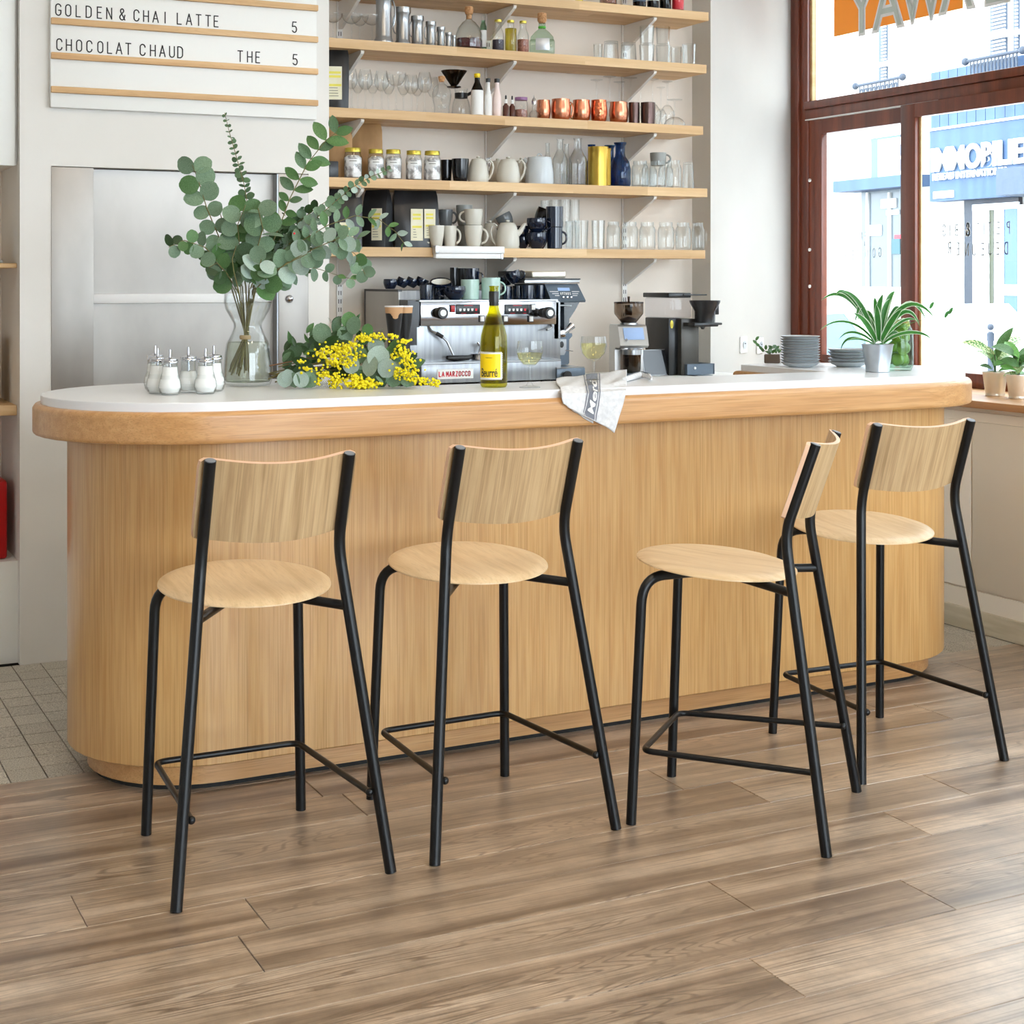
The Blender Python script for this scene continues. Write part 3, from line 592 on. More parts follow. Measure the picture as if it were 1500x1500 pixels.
# ================================================================== STOOLS
def smooth_path(pts, k, rad, n=5):
    """round the corner at index k"""
    P = [Vector(p) for p in pts]; a = (P[k - 1] - P[k]).normalized(); b = (P[k + 1] - P[k]).normalized()
    s, e = P[k] + a * rad, P[k] + b * rad; mid = []
    for i in range(n + 1):
        t = i / n; mid.append(s * (1 - t) ** 2 + P[k] * 2 * t * (1 - t) + e * t * t)
    return P[:k] + mid + P[k + 1:]
def make_stool():
    t = thing('bar_stool', 'x', 'stool', (0, 0, 0), 0, 'black steel bar stools with ash seats')
    sz, ty, sr = .6529, .1108, .2123
    prof = [(.0001, -.010), (sr - .02, -.010), (sr - .004, -.0125), (sr, -.0115), (sr - .0005, -.0085), (sr - .004, -.0060), (sr - .022, -.0005), (sr - .03, .0008), (.15, .0015), (.08, -.0005), (.0001, -.001)]
    M = Matrix.Translation((0, ty, sz + .004)) @ Matrix.Rotation(math.atan(.084), 4, 'X')
    m = MB().lathe(prof, 64, M=M)
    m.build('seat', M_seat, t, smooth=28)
    for s in (-1, 1):
        rf = Vector((s * .255, -.2187, 0)); bd = Vector((s * .1665, -.1011, .7627)); tp = Vector((s * .1671, -.1779, .9879))
        path = smooth_path([rf, bd, tp], 1, .05, 6)
        MB().tube(path, .0138, 16).build('leg', M_black, t)
        MB().lathe([(.0118, 0), (.0118, .0015), (.0001, .002)], 16).build('tube_plug', M_plug, t, tp, (R(18.8), 0, 0))
        ff = Vector((s * .2038, .2878, 0)); ft = Vector((s * .186, .262, .632)); ce = Vector((s * .035, ty + .035, .628))
        MB().tube(smooth_path([ff, ft, ce], 1, .07, 8), .0132, 16).build('leg', M_black, t)
        j = rf + (bd - rf) * (.617 / .7627)
        MB().tube([j, Vector((s * .045, ty - .05, .626))], .0115, 12).build('seat_rail', M_black, t)
        g = rf + (bd - rf) * (.188 / .7627)
        MB().ball((s * (abs(g.x) - .020), g.y + .002, .186), .0098, 10, 8).build('rod_end', M_black, t)
    MB().rbox(-.075, ty - .085, .620, .075, ty + .085, .634, .004).build('mounting_plate', M_black, t)
    q = Vector((-.2332 + .020, -.190, .186)); fl_ = Vector((-.186, .262, .186)); fr_ = Vector((.186, .262, .186)); q2 = Vector((.2332 - .020, -.190, .186))
    P = smooth_path([q, fl_, fr_, q2], 2, .03, 5); P = smooth_path(P, 1, .03, 5)
    MB().tube(P, .0078, 12).build('footrest', M_black, t)
    # curved ply backrest in a frame leaning with the tubes
    lean = math.atan2(.0768, .2252); n = 30; rows_ = 10; W = .190; z0, z1 = .035, .236; rr = .013; th = .0105
    def curve(x):
        a = abs(x); q = a / .166; return -.025 + .046 * q * q / (1 + q ** 16) ** (1 / 8) - (0 if a < .178 else (a - .178) * .3)
    front = []; rear = []
    for j in range(rows_ + 1):
        q_ = j / rows_; zz = z0 + (z1 - z0) * (.5 - .5 * math.cos(math.pi * q_)); e_ = min(zz - z0, z1 - zz); w_ = W - (rr - math.sqrt(max(rr * rr - max(rr - e_, 0) ** 2, 0)))
        for i in range(n + 1):
            x = -w_ + 2 * w_ * i / n; yy = curve(x); dx = .002; ny = Vector((-(curve(x + dx) - curve(x - dx)) / (2 * dx), 1)).normalized()
            front.append((x + ny.x * th / 2, yy + th / 2 * ny.y, zz)); rear.append((x - ny.x * th / 2, yy - th / 2 * ny.y, zz))
    N_ = n + 1; tot = len(front); fs = []
    for j in range(rows_):
        for i in range(n):
            a = j * N_ + i; fs += [(a, a + 1, a + N_ + 1, a + N_), (tot + a, tot + a + N_, tot + a + N_ + 1, tot + a + 1)]
    rim = list(range(N_)) + [j * N_ + n for j in range(1, rows_ + 1)] + [rows_ * N_ + i for i in range(n - 1, -1, -1)] + [j * N_ for j in range(rows_ - 1, 0, -1)]
    ef = [(a, b, b + tot, a + tot) for a, b in zip(rim, rim[1:] + rim[:1])]
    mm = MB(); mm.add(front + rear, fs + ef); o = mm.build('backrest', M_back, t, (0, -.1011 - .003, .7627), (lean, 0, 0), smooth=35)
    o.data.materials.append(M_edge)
    ep = set(tuple(sorted(f)) for f in ef)
    for p in o.data.polygons:
        if tuple(sorted(p.vertices)) in ep: p.material_index = 1
    return t
st = make_stool()
# stool places from the camera fit: (camera x, depth, turn)
for i, (xc, d, th, lab) in enumerate([(-.6112, 3.7313, .4605, 'bar stool with black tube legs at the left end of the counter, seen from behind'),
        (-.0634, 4.0082, .4936, 'second bar stool from the left, seen from behind below the wine bottle'),
        (.6465, 4.0624, 1.2116, 'bar stool turned sideways, its backrest to the right'),
        (1.1081, 4.591, .4311, 'rightmost bar stool, half behind the sideways one, near the window')]):
    X = xc * cy_ + d * sy_; Y = -xc * sy_ + d * cy_
    if i == 0: st.location = (X, Y, 0); st.rotation_euler = (0, 0, th - YAW); st['label'] = lab
    else: dup(st, (X, Y, 0), th - YAW, lab)
# ================================================================== SHELF GOODS
def shell(prof, t=.0018, base=.004):
    """open vessel: outer profile (r, z) bottom to top, with an inner wall"""
    inn = [(max(r - t, .0002), max(z, base)) for r, z in prof if r > t * 1.5]
    return [(.0001, prof[0][1])] + prof + inn[::-1] + [(.0001, inn[0][1])]
def at_(px, k, Y=5.90):
    x, y, w_, h = spot(px[0], px[1], px[2], SH[k], Y); return Vector((x, y, SH[k] + .0004)), w_, h
def handle(m, x, z0, z1, out, r=.004, side=1, flat=1):
    zc = (z0 + z1) / 2; hz = (z1 - z0) / 2
    m.tube([(side * (x + out * math.sin(math.pi * k / 10)), 0, zc - hz * math.cos(math.pi * k / 10)) for k in range(11)], r, 8)
def camface(p): return math.atan2(-p[0], p[1])   # turn so that local x runs across the view
def mug(label, p, w_, h, m, group=None, side=1, taper=.8, hz=.85, cat='mug', inner=None, rz=None, belly=0, hr=.0045):
    t = thing('mug', label, cat, p, camface(p) if rz is None else rz, group); r = w_ / 2
    pr = [(r * taper * .92, 0), (r * taper, h * .03)] + [(r * (taper + (1 - taper) * math.sin(q * math.pi / 2) + belly * math.sin(q * math.pi)), h * q) for q in (.2, .4, .6, .8, 1)]
    b = MB().lathe(shell(pr, .0035, .006), 28).build('body', m, t)
    if inner: b.data.materials.append(inner)
    if side:
        hm = MB(); handle(hm, r * .9, h * .22, h * hz, r * .62, hr, side); hm.build('handle', m, t)
    return t
def bottle(name, label, p, r, h, m, neck=.3, shoulder=.62, lip=True, cap=None, capm=None, caph=.0, liquid=None, lf=.4, lab=None, labm=None, group=None, cat='bottle', body=1.0, n=24):
    t = thing(name, label, cat, p, camface(p), group); rn = r * neck
    hb = h - caph
    pr = [(r * .92, 0), (r, h * .02), (r * body, h * shoulder * .8), (r * body * .97, h * shoulder), (rn + (r - rn) * .45, h * (shoulder + (1 - shoulder) * .25)), (rn * 1.08, h * (shoulder + (1 - shoulder) * .45)), (rn, h * (shoulder + (1 - shoulder) * .55)), (rn, hb * .985)]
    if lip: pr += [(rn * 1.18, hb * .985), (rn * 1.18, hb)]
    MB().lathe(shell(pr, .0016, .004), n).build('glass', m, t)
    if liquid:
        lq = [(r * .94, .003), (r * .95, h * lf * .5), (r * .95, h * lf)]; MB().lathe([(.0001, .003)] + lq + [(.0001, h * lf)], n).build('contents', liquid, t)
    if cap: MB().lathe([(rn * cap, hb - h * .03), (rn * cap, h * .995), (rn * cap * .9, h), (.0001, h)], 20).build('cap', capm, t)
    if lab: MB().lathe([(r * body * 1.006, h * lab[0]), (r * body * 1.006, h * lab[1])], n, cap=False).build('label', labm, t)
    return t
# --- top shelf (only the lower parts of the bottles are in view)
for (a, b, m, lq, lm, lab, h, l) in [((842), 854, M_gold2, None, None, None, .10, 'small yellow tin on the topmost shelf'), (878, 904, M_gthick, M_nuts, None, None, .14, 'wide glass jar of reddish contents on the topmost shelf'),
        (927, 946, M_gamber, M_redliq, M_bluem, (.08, .5), .27, 'amber bottle with a blue label on the topmost shelf'), (948, 965, M_gamber, M_blkg, M_labelw, (.12, .5), .27, 'dark bottle with a white label on the topmost shelf'),
        (966, 983, M_gbrown, M_blkg, M_bluem, (.2, .3), .25, 'dark bottle with a thin blue label on the topmost shelf'), (984, 1002, M_gthick, M_redp, None, None, .17, 'slim red bottle at the right end of the topmost shelf')]:
    p, ww, _ = at_((a, b, -60), 'Z', 5.88)
    if m is M_gold2:
        o = MB().lathe([(ww / 2, 0), (ww / 2, h), (ww / 2 + .001, h), (ww / 2 + .001, h + .01), (.0001, h + .01)], 20).build('tin', M_gold2, None, p); tag(o, l, 'tin')
    else: bottle('bottle', l, p, ww / 2, h, m, liquid=lq, lf=.55, lab=lab, labm=lm, cap=1.3, capm=M_blk, caph=.02)
# --- second shelf from the top
def coupe(p, r, h, group, label, up=True, name='coupe_glass', bowl=.36, cat='glass', kind='coupe', tr=.0022, M_=None):
    t = thing(name, label, cat, p, 0, group)
    zb = h * (1 - bowl)
    if kind == 'coupe': bw = [(.004, zb), (r * .45, zb + h * bowl * .12), (r * .8, zb + h * bowl * .4), (r * .98, zb + h * bowl * .75), (r, h)]
    else: bw = [(.004, zb), (r * .5, zb + h * bowl * .08), (r * .92, zb + h * bowl * .3), (r, zb + h * bowl * .45), (r * .88, zb + h * bowl * .75), (r * .72, h)]
    out = [(r * .72, 0), (r * .70, .0018), (.007, .006), (.0035, .014), (.003, zb - .012)] + bw
    inn = [(max(a - .0011, .0002), z) for a, z in bw[1:]][::-1] + [(.0001, zb + .004)]
    pr = [(.0001, 0)] + out + inn
    if not up: pr = [(a, h - z) for a, z in pr]
    MB().lathe(pr, 24).build('glass', M_ or M_glass, t); return t
g = 'coupe glasses on the second highest shelf'
for i, (u, Y, hw) in enumerate([(488, 5.90, 14), (515, 5.93, 15), (527, 6.03, 13), (545, 5.92, 15)]):
    p, ww, h = at_((u - hw, u + hw, 20 + i), 'A', Y); coupe(p, ww / 2, h, g, 'clear coupe glass, %s from the left, left of the metal measures' % ORD[i])
for i, (a, b, v) in enumerate([(548, 576, -14), (578, 602, 11.5), (601.5, 621, 24), (623, 639, 32), (639.5, 652, 40), (652, 662, 48), (661.5, 668.5, 52)]):
    p, ww, h = at_((a, b, v), 'A', 5.895 if i else 5.89); r = ww / 2
    t = thing('measuring_cup', 'pewter measure with flared rim, %s' % ['tallest of the row', 'second tallest', 'third tallest', 'middle of the row', 'third smallest', 'second smallest', 'smallest, beside the decanter'][i], 'measure', p, camface(p), 'graduated pewter measures')
    pr = [(r, 0), (r, h * .04), (r * .88, h * .09), (r * .84, h * .13), (r * .80, h * .6), (r * .82, h * .80), (r * .97, h * .84), (r, h * .87), (r * .98, h)]
    MB().lathe(shell(pr, .002, .005), 28).build('body', M_satin, t)
    hm = MB(); handle(hm, r * .82, h * .3, h * .82, r * .38, r * .09, -1 if i else 1); hm.build('handle', M_satin, t)
p, ww, h = at_((667, 707, 9), 'A'); r = ww / 2
t = thing('decanter', 'round-shouldered glass decanter of dark red liquor with cork ball stopper', 'decanter', p)
MB().lathe(shell([(r * .8, 0), (r * .97, h * .04), (r, h * .18), (r * .98, h * .34), (r * .8, h * .50), (r * .5, h * .62), (r * .27, h * .67), (r * .22, h * .71), (r * .22, h * .78), (r * .28, h * .80)], .002), 30).build('glass', M_gthick, t)
MB().lathe([(.0001, .004), (r * .9, .005), (r * .955, h * .1), (r * .955, h * .24), (.0001, h * .24)], 30).build('liquor', M_redliq, t)
MB().lathe([(r * .2, h * .70), (r * .2, h * .8), (r * .28, h * .82), (r * .33, h * .9), (r * .28, h * .98), (.0001, h)], 18).build('stopper', M_cork, t)
p, ww, h = at_((703, 713, 23), 'A', 5.96); bottle('bottle', 'slim green-and-white bottle with clear cap behind the decanter', p, ww / 2, h, M_ggreen, .5, .7, lab=(.15, .6), labm=M_labelw, cap=1.3, capm=M_glass, caph=.02)
for a, b, v, lq, lf, l in [(721, 738.5, 29, M_beans, .36, 'tall glass bottle of dark beans with pale lid'), (739.5, 757, 30, M_yelliq, .74, 'tall glass bottle of pale yellow syrup with pale lid'), (757.5, 775, 31, M_nuts, .42, 'tall glass bottle of pink nuts with pale lid')]:
    p, ww, h = at_((a, b, v), 'A'); bottle('storage_bottle', l, p, ww / 2, h, M_glass, .55, .55, cap=1.1, capm=M_gold2, caph=.006, liquid=lq, lf=lf, group='milk bottle jars')
p, ww, h = at_((775.5, 812.5, 18), 'A'); r = ww / 2
t = thing('square_bottle', 'squat square green-tinted bottle with cork and green neck ribbon', 'bottle', p, camface(p))
MB().rbox(-r, -r * .7, 0, r, r * .7, h * .34, r * .18, 3).lathe([(r * .95, h * .33), (r * .9, h * .42), (r * .55, h * .54), (r * .28, h * .6), (r * .27, h * .78)], 20, sy=.75, cap=False).build('glass', M_ggreen, t)
MB().rbox(-r * .5, -r * .715, h * .08, r * .6, -r * .7, h * .36, .001).build('label', M_alu, t)
MB().lathe([(r * .3, h * .62), (r * .31, h * .66), (r * .3, h * .66)], 16).build('ribbon', mat('green_ribbon', srgb(90, 190, 60), .6), t)
MB().lathe([(r * .25, h * .74), (r * .36, h * .80), (r * .36, h * .97), (.0001, h)], 18).build('stopper', M_cork, t)
def tumbler(label, p, w_, h, group, m=None, up=True, facets=0, taper=.88, n=24, name='tumbler', cat='glass', t_=.0022):
    t = thing(name, label, cat, p, 0, group); r = w_ / 2; k = facets or n
    pr = [(r * taper, 0), (r * (taper + 1) / 2, h * .5), (r, h)]; pr = shell(pr, t_, .008)
    if not up: pr = [(a, h - z) for a, z in pr]
    MB().lathe(pr, k).build('glass', m or M_gthick, t, smooth=30 if facets else 50); return t
g = 'tumblers at the right of the second highest shelf'
for i, (a, b, v, Y, up, fc, lab) in enumerate([(869, 883, 65, 6.03, True, 0, 'plain tumbler behind the upturned ones'), (883, 907, 61, 5.92, False, 8, 'upturned thick-based tumbler, left of the pair'), (908, 933, 63, 5.92, False, 8, 'upturned thick-based tumbler, right of the pair'),
        (936, 959, 66, 5.93, True, 10, 'cut-glass tumbler, first in the lower row'), (960, 982, 67, 5.92, True, 10, 'cut-glass tumbler, second in the lower row'), (982, 999, 69, 5.97, True, 10, 'cut-glass tumbler, third in the lower row'), (999, 1019, 65, 5.91, True, 10, 'cut-glass tumbler at the right end of the shelf')]):
    p, ww, h = at_((a, b, v), 'A', Y); tt = tumbler(lab, p, ww, h, g, up=up, facets=fc)
    if i in (3, 4):
        q = p.copy(); q.z += h + .0006; tumbler('cut-glass tumbler stacked on top, %s' % ('left' if i == 3 else 'right'), q, ww * .97, h, g, facets=10)
# --- middle shelf
def pouch(label, k, a, b, v, m, Y=5.90, depth=.09, labs=(), group=None, yaw=None, name='coffee_bag', base=None):
    p, ww, h = at_((a, b, v), k, Y); t = thing(name, label, 'bag', p, camface(p) if yaw is None else yaw, group); r = ww / 2
    nz, nx = 9, 8; vs = []; fs = []
    for side in (-1, 1):
        for j in range(nz + 1):
            q = j / nz; dd = depth / 2 * (1 - q ** 3 * .82); hw = r * (.96 + .04 * math.sin(q * 3.1)) - (.004 if q == 1 else 0)
            for i in range(nx + 1):
                x = -1 + 2 * i / nx; bul = dd * (1 - abs(x) ** 4 * .25) * (1 + .05 * math.sin(7 * q + 3 * x))
                vs.append((x * hw, side * bul, h * q))
    N_ = (nz + 1) * (nx + 1)
    for s in (0, N_):
        for j in range(nz):
            for i in range(nx): a_ = s + j * (nx + 1) + i; fs.append((a_, a_ + 1, a_ + nx + 2, a_ + nx + 1))
    rim = list(range(nx + 1)) + [j * (nx + 1) + nx for j in range(1, nz + 1)] + [nz * (nx + 1) + i for i in range(nx - 1, -1, -1)] + [j * (nx + 1) for j in range(nz - 1, 0, -1)]
    fs += [(i, j, j + N_, i + N_) for i, j in zip(rim, rim[1:] + rim[:1])]
    mm = MB(); mm.add(vs, fs); mm.build('bag', m, t, smooth=50)
    for (x0, x1, z0, z1) in labs:
        l = MB().box(r * x0, -depth / 2 - .0045, h * z0, r * x1, -depth / 2 - .002, h * z1).build('label', M_label, t, smooth=0)
        for q in (.78, .66): MB().box(r * (x0 + .08), -depth / 2 - .0052, h * (z0 + (z1 - z0) * q), r * (x1 - .1), -depth / 2 - .0045, h * (z0 + (z1 - z0) * (q + .07))).build('print', M_yelprint, l, smooth=0)
        MB().box(r * (x0 + .06), -depth / 2 - .0052, h * (z0 + (z1 - z0) * .4), r * (x1 - .06), -depth / 2 - .0045, h * (z0 + (z1 - z0) * .47)).build('print', M_yelprint, l, smooth=0)
        m2 = MB()
        for q in (.1, .18, .26, .34): m2.box(r * (x0 + .1), -depth / 2 - .0052, h * (z0 + (z1 - z0) * q), r * (x1 - .25 * (1 + q)), -depth / 2 - .0045, h * (z0 + (z1 - z0) * (q + .018)))
        tag(m2.build('small_print', M_inkg, l, smooth=0), kind='stuff')
    return t
pouch('black coffee bag with pale label at the left end of the middle shelf', 'B', 474, 511, 71, M_bag, 5.92, .08, [(-.7, .45, .14, .68)])
g = 'stemmed glasses on the middle shelf'
for i, (u, hw, v, Y, kd) in enumerate([(515, 9, 101, 5.89, 'w'), (535, 11, 102, 5.90, 'w'), (559, 11, 104, 5.90, 'w'), (580, 15, 107, 5.885, 'coupe'), (603, 10.5, 110, 5.91, 'w'), (622, 11, 106, 5.89, 'w'),
        (524, 9, 108, 6.0, 'w'), (546, 9, 108, 6.01, 'w'), (569, 9, 109, 6.02, 'w'), (591, 9, 110, 6.01, 'w'), (611, 9, 112, 6.0, 'w'), (634, 9, 113, 6.03, 'w')]):
    p, ww, h = at_((u - hw, u + hw, v), 'B', Y)
    if kd == 'coupe': coupe(p, ww / 2, h, g, 'wide coupe glass standing among the tulip wine glasses')
    else: coupe(p, ww / 2, h, g, 'tulip wine glass, %s in the %s row' % (ORD[i if i < 4 else (i - 1 if i < 6 else i - 6)], 'front' if i < 6 else 'rear'), True, 'wine_glass', .52, 'glass', 'tulip')
p, ww, h = at_((633, 661, 111), 'B'); r = ww / 2
t = thing('skull_bottle', 'clear glass bottle moulded as a skull with cork stopper', 'bottle', p, camface(p))
MB().lathe([(.0001, 0), (r * .72, 0), (r * .8, h * .05), (r * .78, h * .18), (r * .93, h * .34), (r, h * .5), (r * .9, h * .64), (r * .6, h * .74), (r * .3, h * .79), (r * .26, h * .84), (r * .3, h * .9)], 24, sy=.9, cap=False).build('glass', M_gthick, t)
MB().ball((-r * .36, -r * .72, h * .46), r * .2, 10, 6).ball((r * .3, -r * .74, h * .46), r * .2, 10, 6).rbox(-r * .42, -r * .78, h * .12, r * .38, -r * .62, h * .22, r * .05).lathe([(r * .01, 0), (r * .12, h * .1)], 6, (-.0, -r * .83, h * .28)).build('moulded_face', M_gthick, t)
MB().lathe([(r * .25, h * .84), (r * .34, h * .91), (r * .36, h * .98), (.0001, h)], 16).build('stopper', M_cork, t)
p, ww, h = at_((661, 690, 130), 'B', 5.97); r = ww / 2
t = thing('coffee_server', 'glass coffee server with black collar and handle under a smoked dripper', 'carafe', p, camface(p))
MB().lathe(shell([(r * .9, 0), (r, h * .1), (r * .86, h * .5), (r * .62, h * .72), (r * .62, h * .86), (r * .7, h)], .0018), 28).build('carafe', M_glass, t)
MB().lathe([(r * .66, h * .66), (r * .67, h * .84)], 28, cap=False).tube([(r * .62, 0, h * .78), (r * 1.05, 0, h * .86), (r * 1.25, 0, h * .8), (r * 1.2, 0, h * .5), (r * 1.12, 0, h * .34)], [.007, .007, .008, .007, .005], 8).build('handle', M_blk, t)
p2, w2, h2 = at_((646, 684, 104), 'B', 5.97); dz = h + .0007; r2 = w2 / 2; q = Vector((p2.x, 5.97, p.z + dz))
t = thing('coffee_dripper', 'smoky brown ribbed coffee dripper standing on the glass server', 'dripper', q)
hd = h2 - dz; MB().lathe([(.020, 0), (.030, .003), (.030, .006), (.014, .007), (.015, .012), (r2 * .95, hd * .97), (r2, hd * .97), (r2, hd), (r2 * .92, hd), (.012, .014)], 32).build('cone', M_gbrown, t)
m = MB()
for k in range(16): a = k * math.pi / 8; m.tube([(.016 * math.cos(a), .016 * math.sin(a), .014), (r2 * .95 * math.cos(a + .3), r2 * .95 * math.sin(a + .3), hd * .95)], .0012, 5)
tag(m.build('ribs', M_gbrown, t), kind='stuff')
p, ww, h = at_((690, 708, 108), 'B'); bottle('bitters_bottle', 'white-labelled bitters bottle with yellow cap', p, ww / 2, h, M_gbrown, .42, .62, lab=(.02, .6), labm=M_labelw, cap=1.18, capm=M_yellow, caph=.012)
p, ww, h = at_((709.5, 720.5, 115), 'B'); bottle('mixer_bottle', 'slim white mixer bottle with black cap beside the bitters', p, ww / 2, h, M_labelw, .5, .5, cap=1.25, capm=M_blk, caph=.012)
p, ww, h = at_((721.5, 734.5, 115.5), 'B'); bottle('mixer_bottle', 'slim pinkish-white mixer bottle with black cap', p, ww / 2, h, mat('pale_pink', srgb(234, 214, 208), .3), .5, .5, cap=1.25, capm=M_blk, caph=.012)
for a, b, v, l in [(736.5, 745.5, 139, 'left amber dropper bottle'), (746, 754.5, 140, 'right amber dropper bottle')]:
    p, ww, h = at_((a, b, v), 'B'); t = thing('dropper_bottle', l, 'bottle', p, 0, 'amber dropper bottles'); r = ww / 2
    MB().lathe([(r, 0), (r, h * .5), (r * .5, h * .58), (r * .5, h * .62)], 16).build('bottle', mat('amber', srgb(84, 44, 34), .15), t)
    MB().lathe([(r * .55, h * .62), (r * .55, h * .8)], 14).build('collar', M_labelw, t); MB().lathe([(r * .3, h * .8), (r * .3, h * .95), (.0001, h)], 12).build('bulb', M_blk, t)
p, ww, h = at_((753.5, 773, 143), 'B'); t = thing('herb_jar', 'small jar of dried herbs with purple lid', 'jar', p); r = ww / 2
MB().lathe(shell([(r * .94, 0), (r, h * .05), (r, h * .75), (r * .9, h * .82), (r * .9, h * .9)]), 24).build('jar', M_glass, t); MB().lathe([(.0001, .003), (r * .93, .004), (r * .93, h * .4), (.0001, h * .45)], 20).build('herbs', M_nuts, t); MB().lathe([(r * .96, h * .86), (r * .96, h), (.0001, h)], 24).build('lid', mat('purple_lid', srgb(140, 96, 140), .4), t)
p, ww, h = at_((774.5, 790, 139), 'B'); t = thing('cruet', 'small round glass cruet with metal pourer', 'cruet', p); r = ww / 2
MB().lathe(shell([(r * .7, 0), (r, h * .12), (r * .9, h * .25), (r * .4, h * .36), (r * .35, h * .62)]), 20).build('glass', M_gthick, t); MB().lathe([(r * .45, h * .6), (r * .5, h * .72), (r * .35, h * .82), (r * .12, h * .88), (.0001, h)], 16).build('pourer', M_chrome, t)
g = 'copper mugs on the middle shelf'
for i, (a, b, v, sd) in enumerate([(786, 806.5, 147, 0), (807, 836, 145.5, 1), (838, 865, 147, -1), (865, 889.5, 147, 0), (892, 920.5, 150, 0)]):
    p, ww, h = at_((a, b, v), 'B', 5.90 if i % 2 else 5.91); r = ww / 2
    t = thing('copper_mug', 'copper mug, %s' % ['leftmost, beside the cruet', 'second from the left, handle to the right', 'third, with a gold handle on its left', 'fourth, hammered and shiny', 'rightmost, beside the dark tumblers'][i], 'mug', p, camface(p), g)
    pr = [(r * .74, 0), (r * .9, h * .1), (r, h * .4), (r * .99, h * .6), (r * .9, h * .88), (r * .92, h)]
    MB().lathe(shell(pr, .0015, .003), 28).build('body', M_copper if i != 3 else mat('hammered_copper', srgb(206, 116, 82), .14, 1, bump=1, bs=60), t)
    if sd: hm = MB(); handle(hm, r * .92, h * .12, h * .86, r * .32, .0028, sd); hm.build('handle', M_gold if sd < 0 else M_copper, t)
for i, (a, b, v) in enumerate([(920.5, 937, 150.5), (938.5, 960, 150.5)]):
    p, ww, h = at_((a, b, v), 'B', 5.91 - i * .02); o = MB().lathe(shell([(ww * .46, 0), (ww / 2, h * .5), (ww * .49, h)], .0015, .003), 28).build('hammered_tumbler', M_hamm, None, p); tag(o, 'dark hammered metal tumbler, %s of the two' % ('left' if i == 0 else 'right'), 'tumbler', 'dark hammered tumblers')
g = 'upturned stem glasses on the middle shelf'
for i, (u, hw, v, Y) in enumerate([(874, 13, 117, 6.0), (893, 13.5, 112, 5.985), (907, 12, 120, 6.03), (924, 13.5, 114, 5.99), (938.5, 11, 122, 6.04), (956, 13, 116, 5.99), (968, 9, 128, 6.03), (977.5, 11, 119.5, 5.96)]):
    p, ww, h = at_((u - hw, u + hw, v), 'B', Y); coupe(p, ww / 2 * .98, h, g, 'upturned wine glass, %s from the left behind the copper mugs' % ORD[i], False, 'wine_glass', .5, 'glass', 'tulip')
p, ww, h = at_((972.5, 1004, 146), 'B', 5.90); coupe(p, ww / 2, h, g, 'short upturned coupe glass at the right end of the middle shelf', False)
# --- second lowest shelf
pouch('plain kraft paper bag, front left, behind the eucalyptus', 'C', 480, 516, 186, M_kraft, 6.0, .08, name='paper_bag')
pouch('larger creased kraft paper bag behind the label jars', 'C', 516, 560, 182, M_kraft, 6.06, .10, name='paper_bag')
o = MB().rbox(-.02, -.02, 0, .02, .02, .065, .003).build('small_carton', M_bag, None, (onY(486, 240, 5.89).x, 5.885, SH['C'] + .0004)); tag(o, 'small dark carton at the left end beside the kraft bags', 'carton')
g = 'label jars of wrapped sweets'
for i, (a, b, v) in enumerate([(503.5, 530.5, 217), (538.5, 563, 219), (564, 588.5, 219.5), (594, 618.5, 221), (620.5, 646, 221.5)]):
    p, ww, h = at_((a, b, v), 'C', 5.90); r = ww / 2; t = thing('sweet_jar', 'glass jar of white wrapped sweets with gold lid, %s from the left' % ORD[i], 'jar', p, camface(p), g)
    MB().lathe(shell([(r * .94, 0), (r, h * .06), (r, h * .7), (r * .86, h * .82), (r * .84, h * .88)], .0016), 28).build('jar', M_glass, t)
    MB().lathe([(.0001, .004), (r * .92, .004), (r * .95, h * .4), (r * .93, h * .68), (r * .6, h * .76), (.0001, h * .78)], 24).build('sweets', M_paper, t)
    MB().lathe([(r * .87, h * .86), (r * .87, h * .985), (r * .83, h), (.0001, h)], 28).build('lid', M_gold2, t)
    m = MB(); n_ = 8
    vs = [(r * 1.012 * math.sin(R(-46 + 92 * k / n_)), -r * 1.012 * math.cos(R(-46 + 92 * k / n_)), z) for z in (h * .5, h * .62) for k in range(n_ + 1)]
    m.add(vs, [(k, k + 1, k + n_ + 2, k + n_ + 1) for k in range(n_)]); m.build('label', M_labelw, t)
    m = MB(); m.add([(q[0] * 1.004, q[1] * 1.004, h * .545 if q[2] < h * .55 else h * .57) for q in vs if 1], [(k, k + 1, k + n_ + 2, k + n_ + 1) for k in range(2, n_ - 2)]); m.build('print', M_inkg, t)
for i, (a, b, v, Y) in enumerate([(645, 662.5, 234.5, 5.96), (661.5, 687, 233, 5.91)]):
    p, ww, h = at_((a, b, v), 'C', Y); mug('shiny black handleless cup, %s of the pair beside the sweet jars' % ('left' if i == 0 else 'right'), p, ww, h, M_blkg, 'black cups', 0, .78, cat='cup')
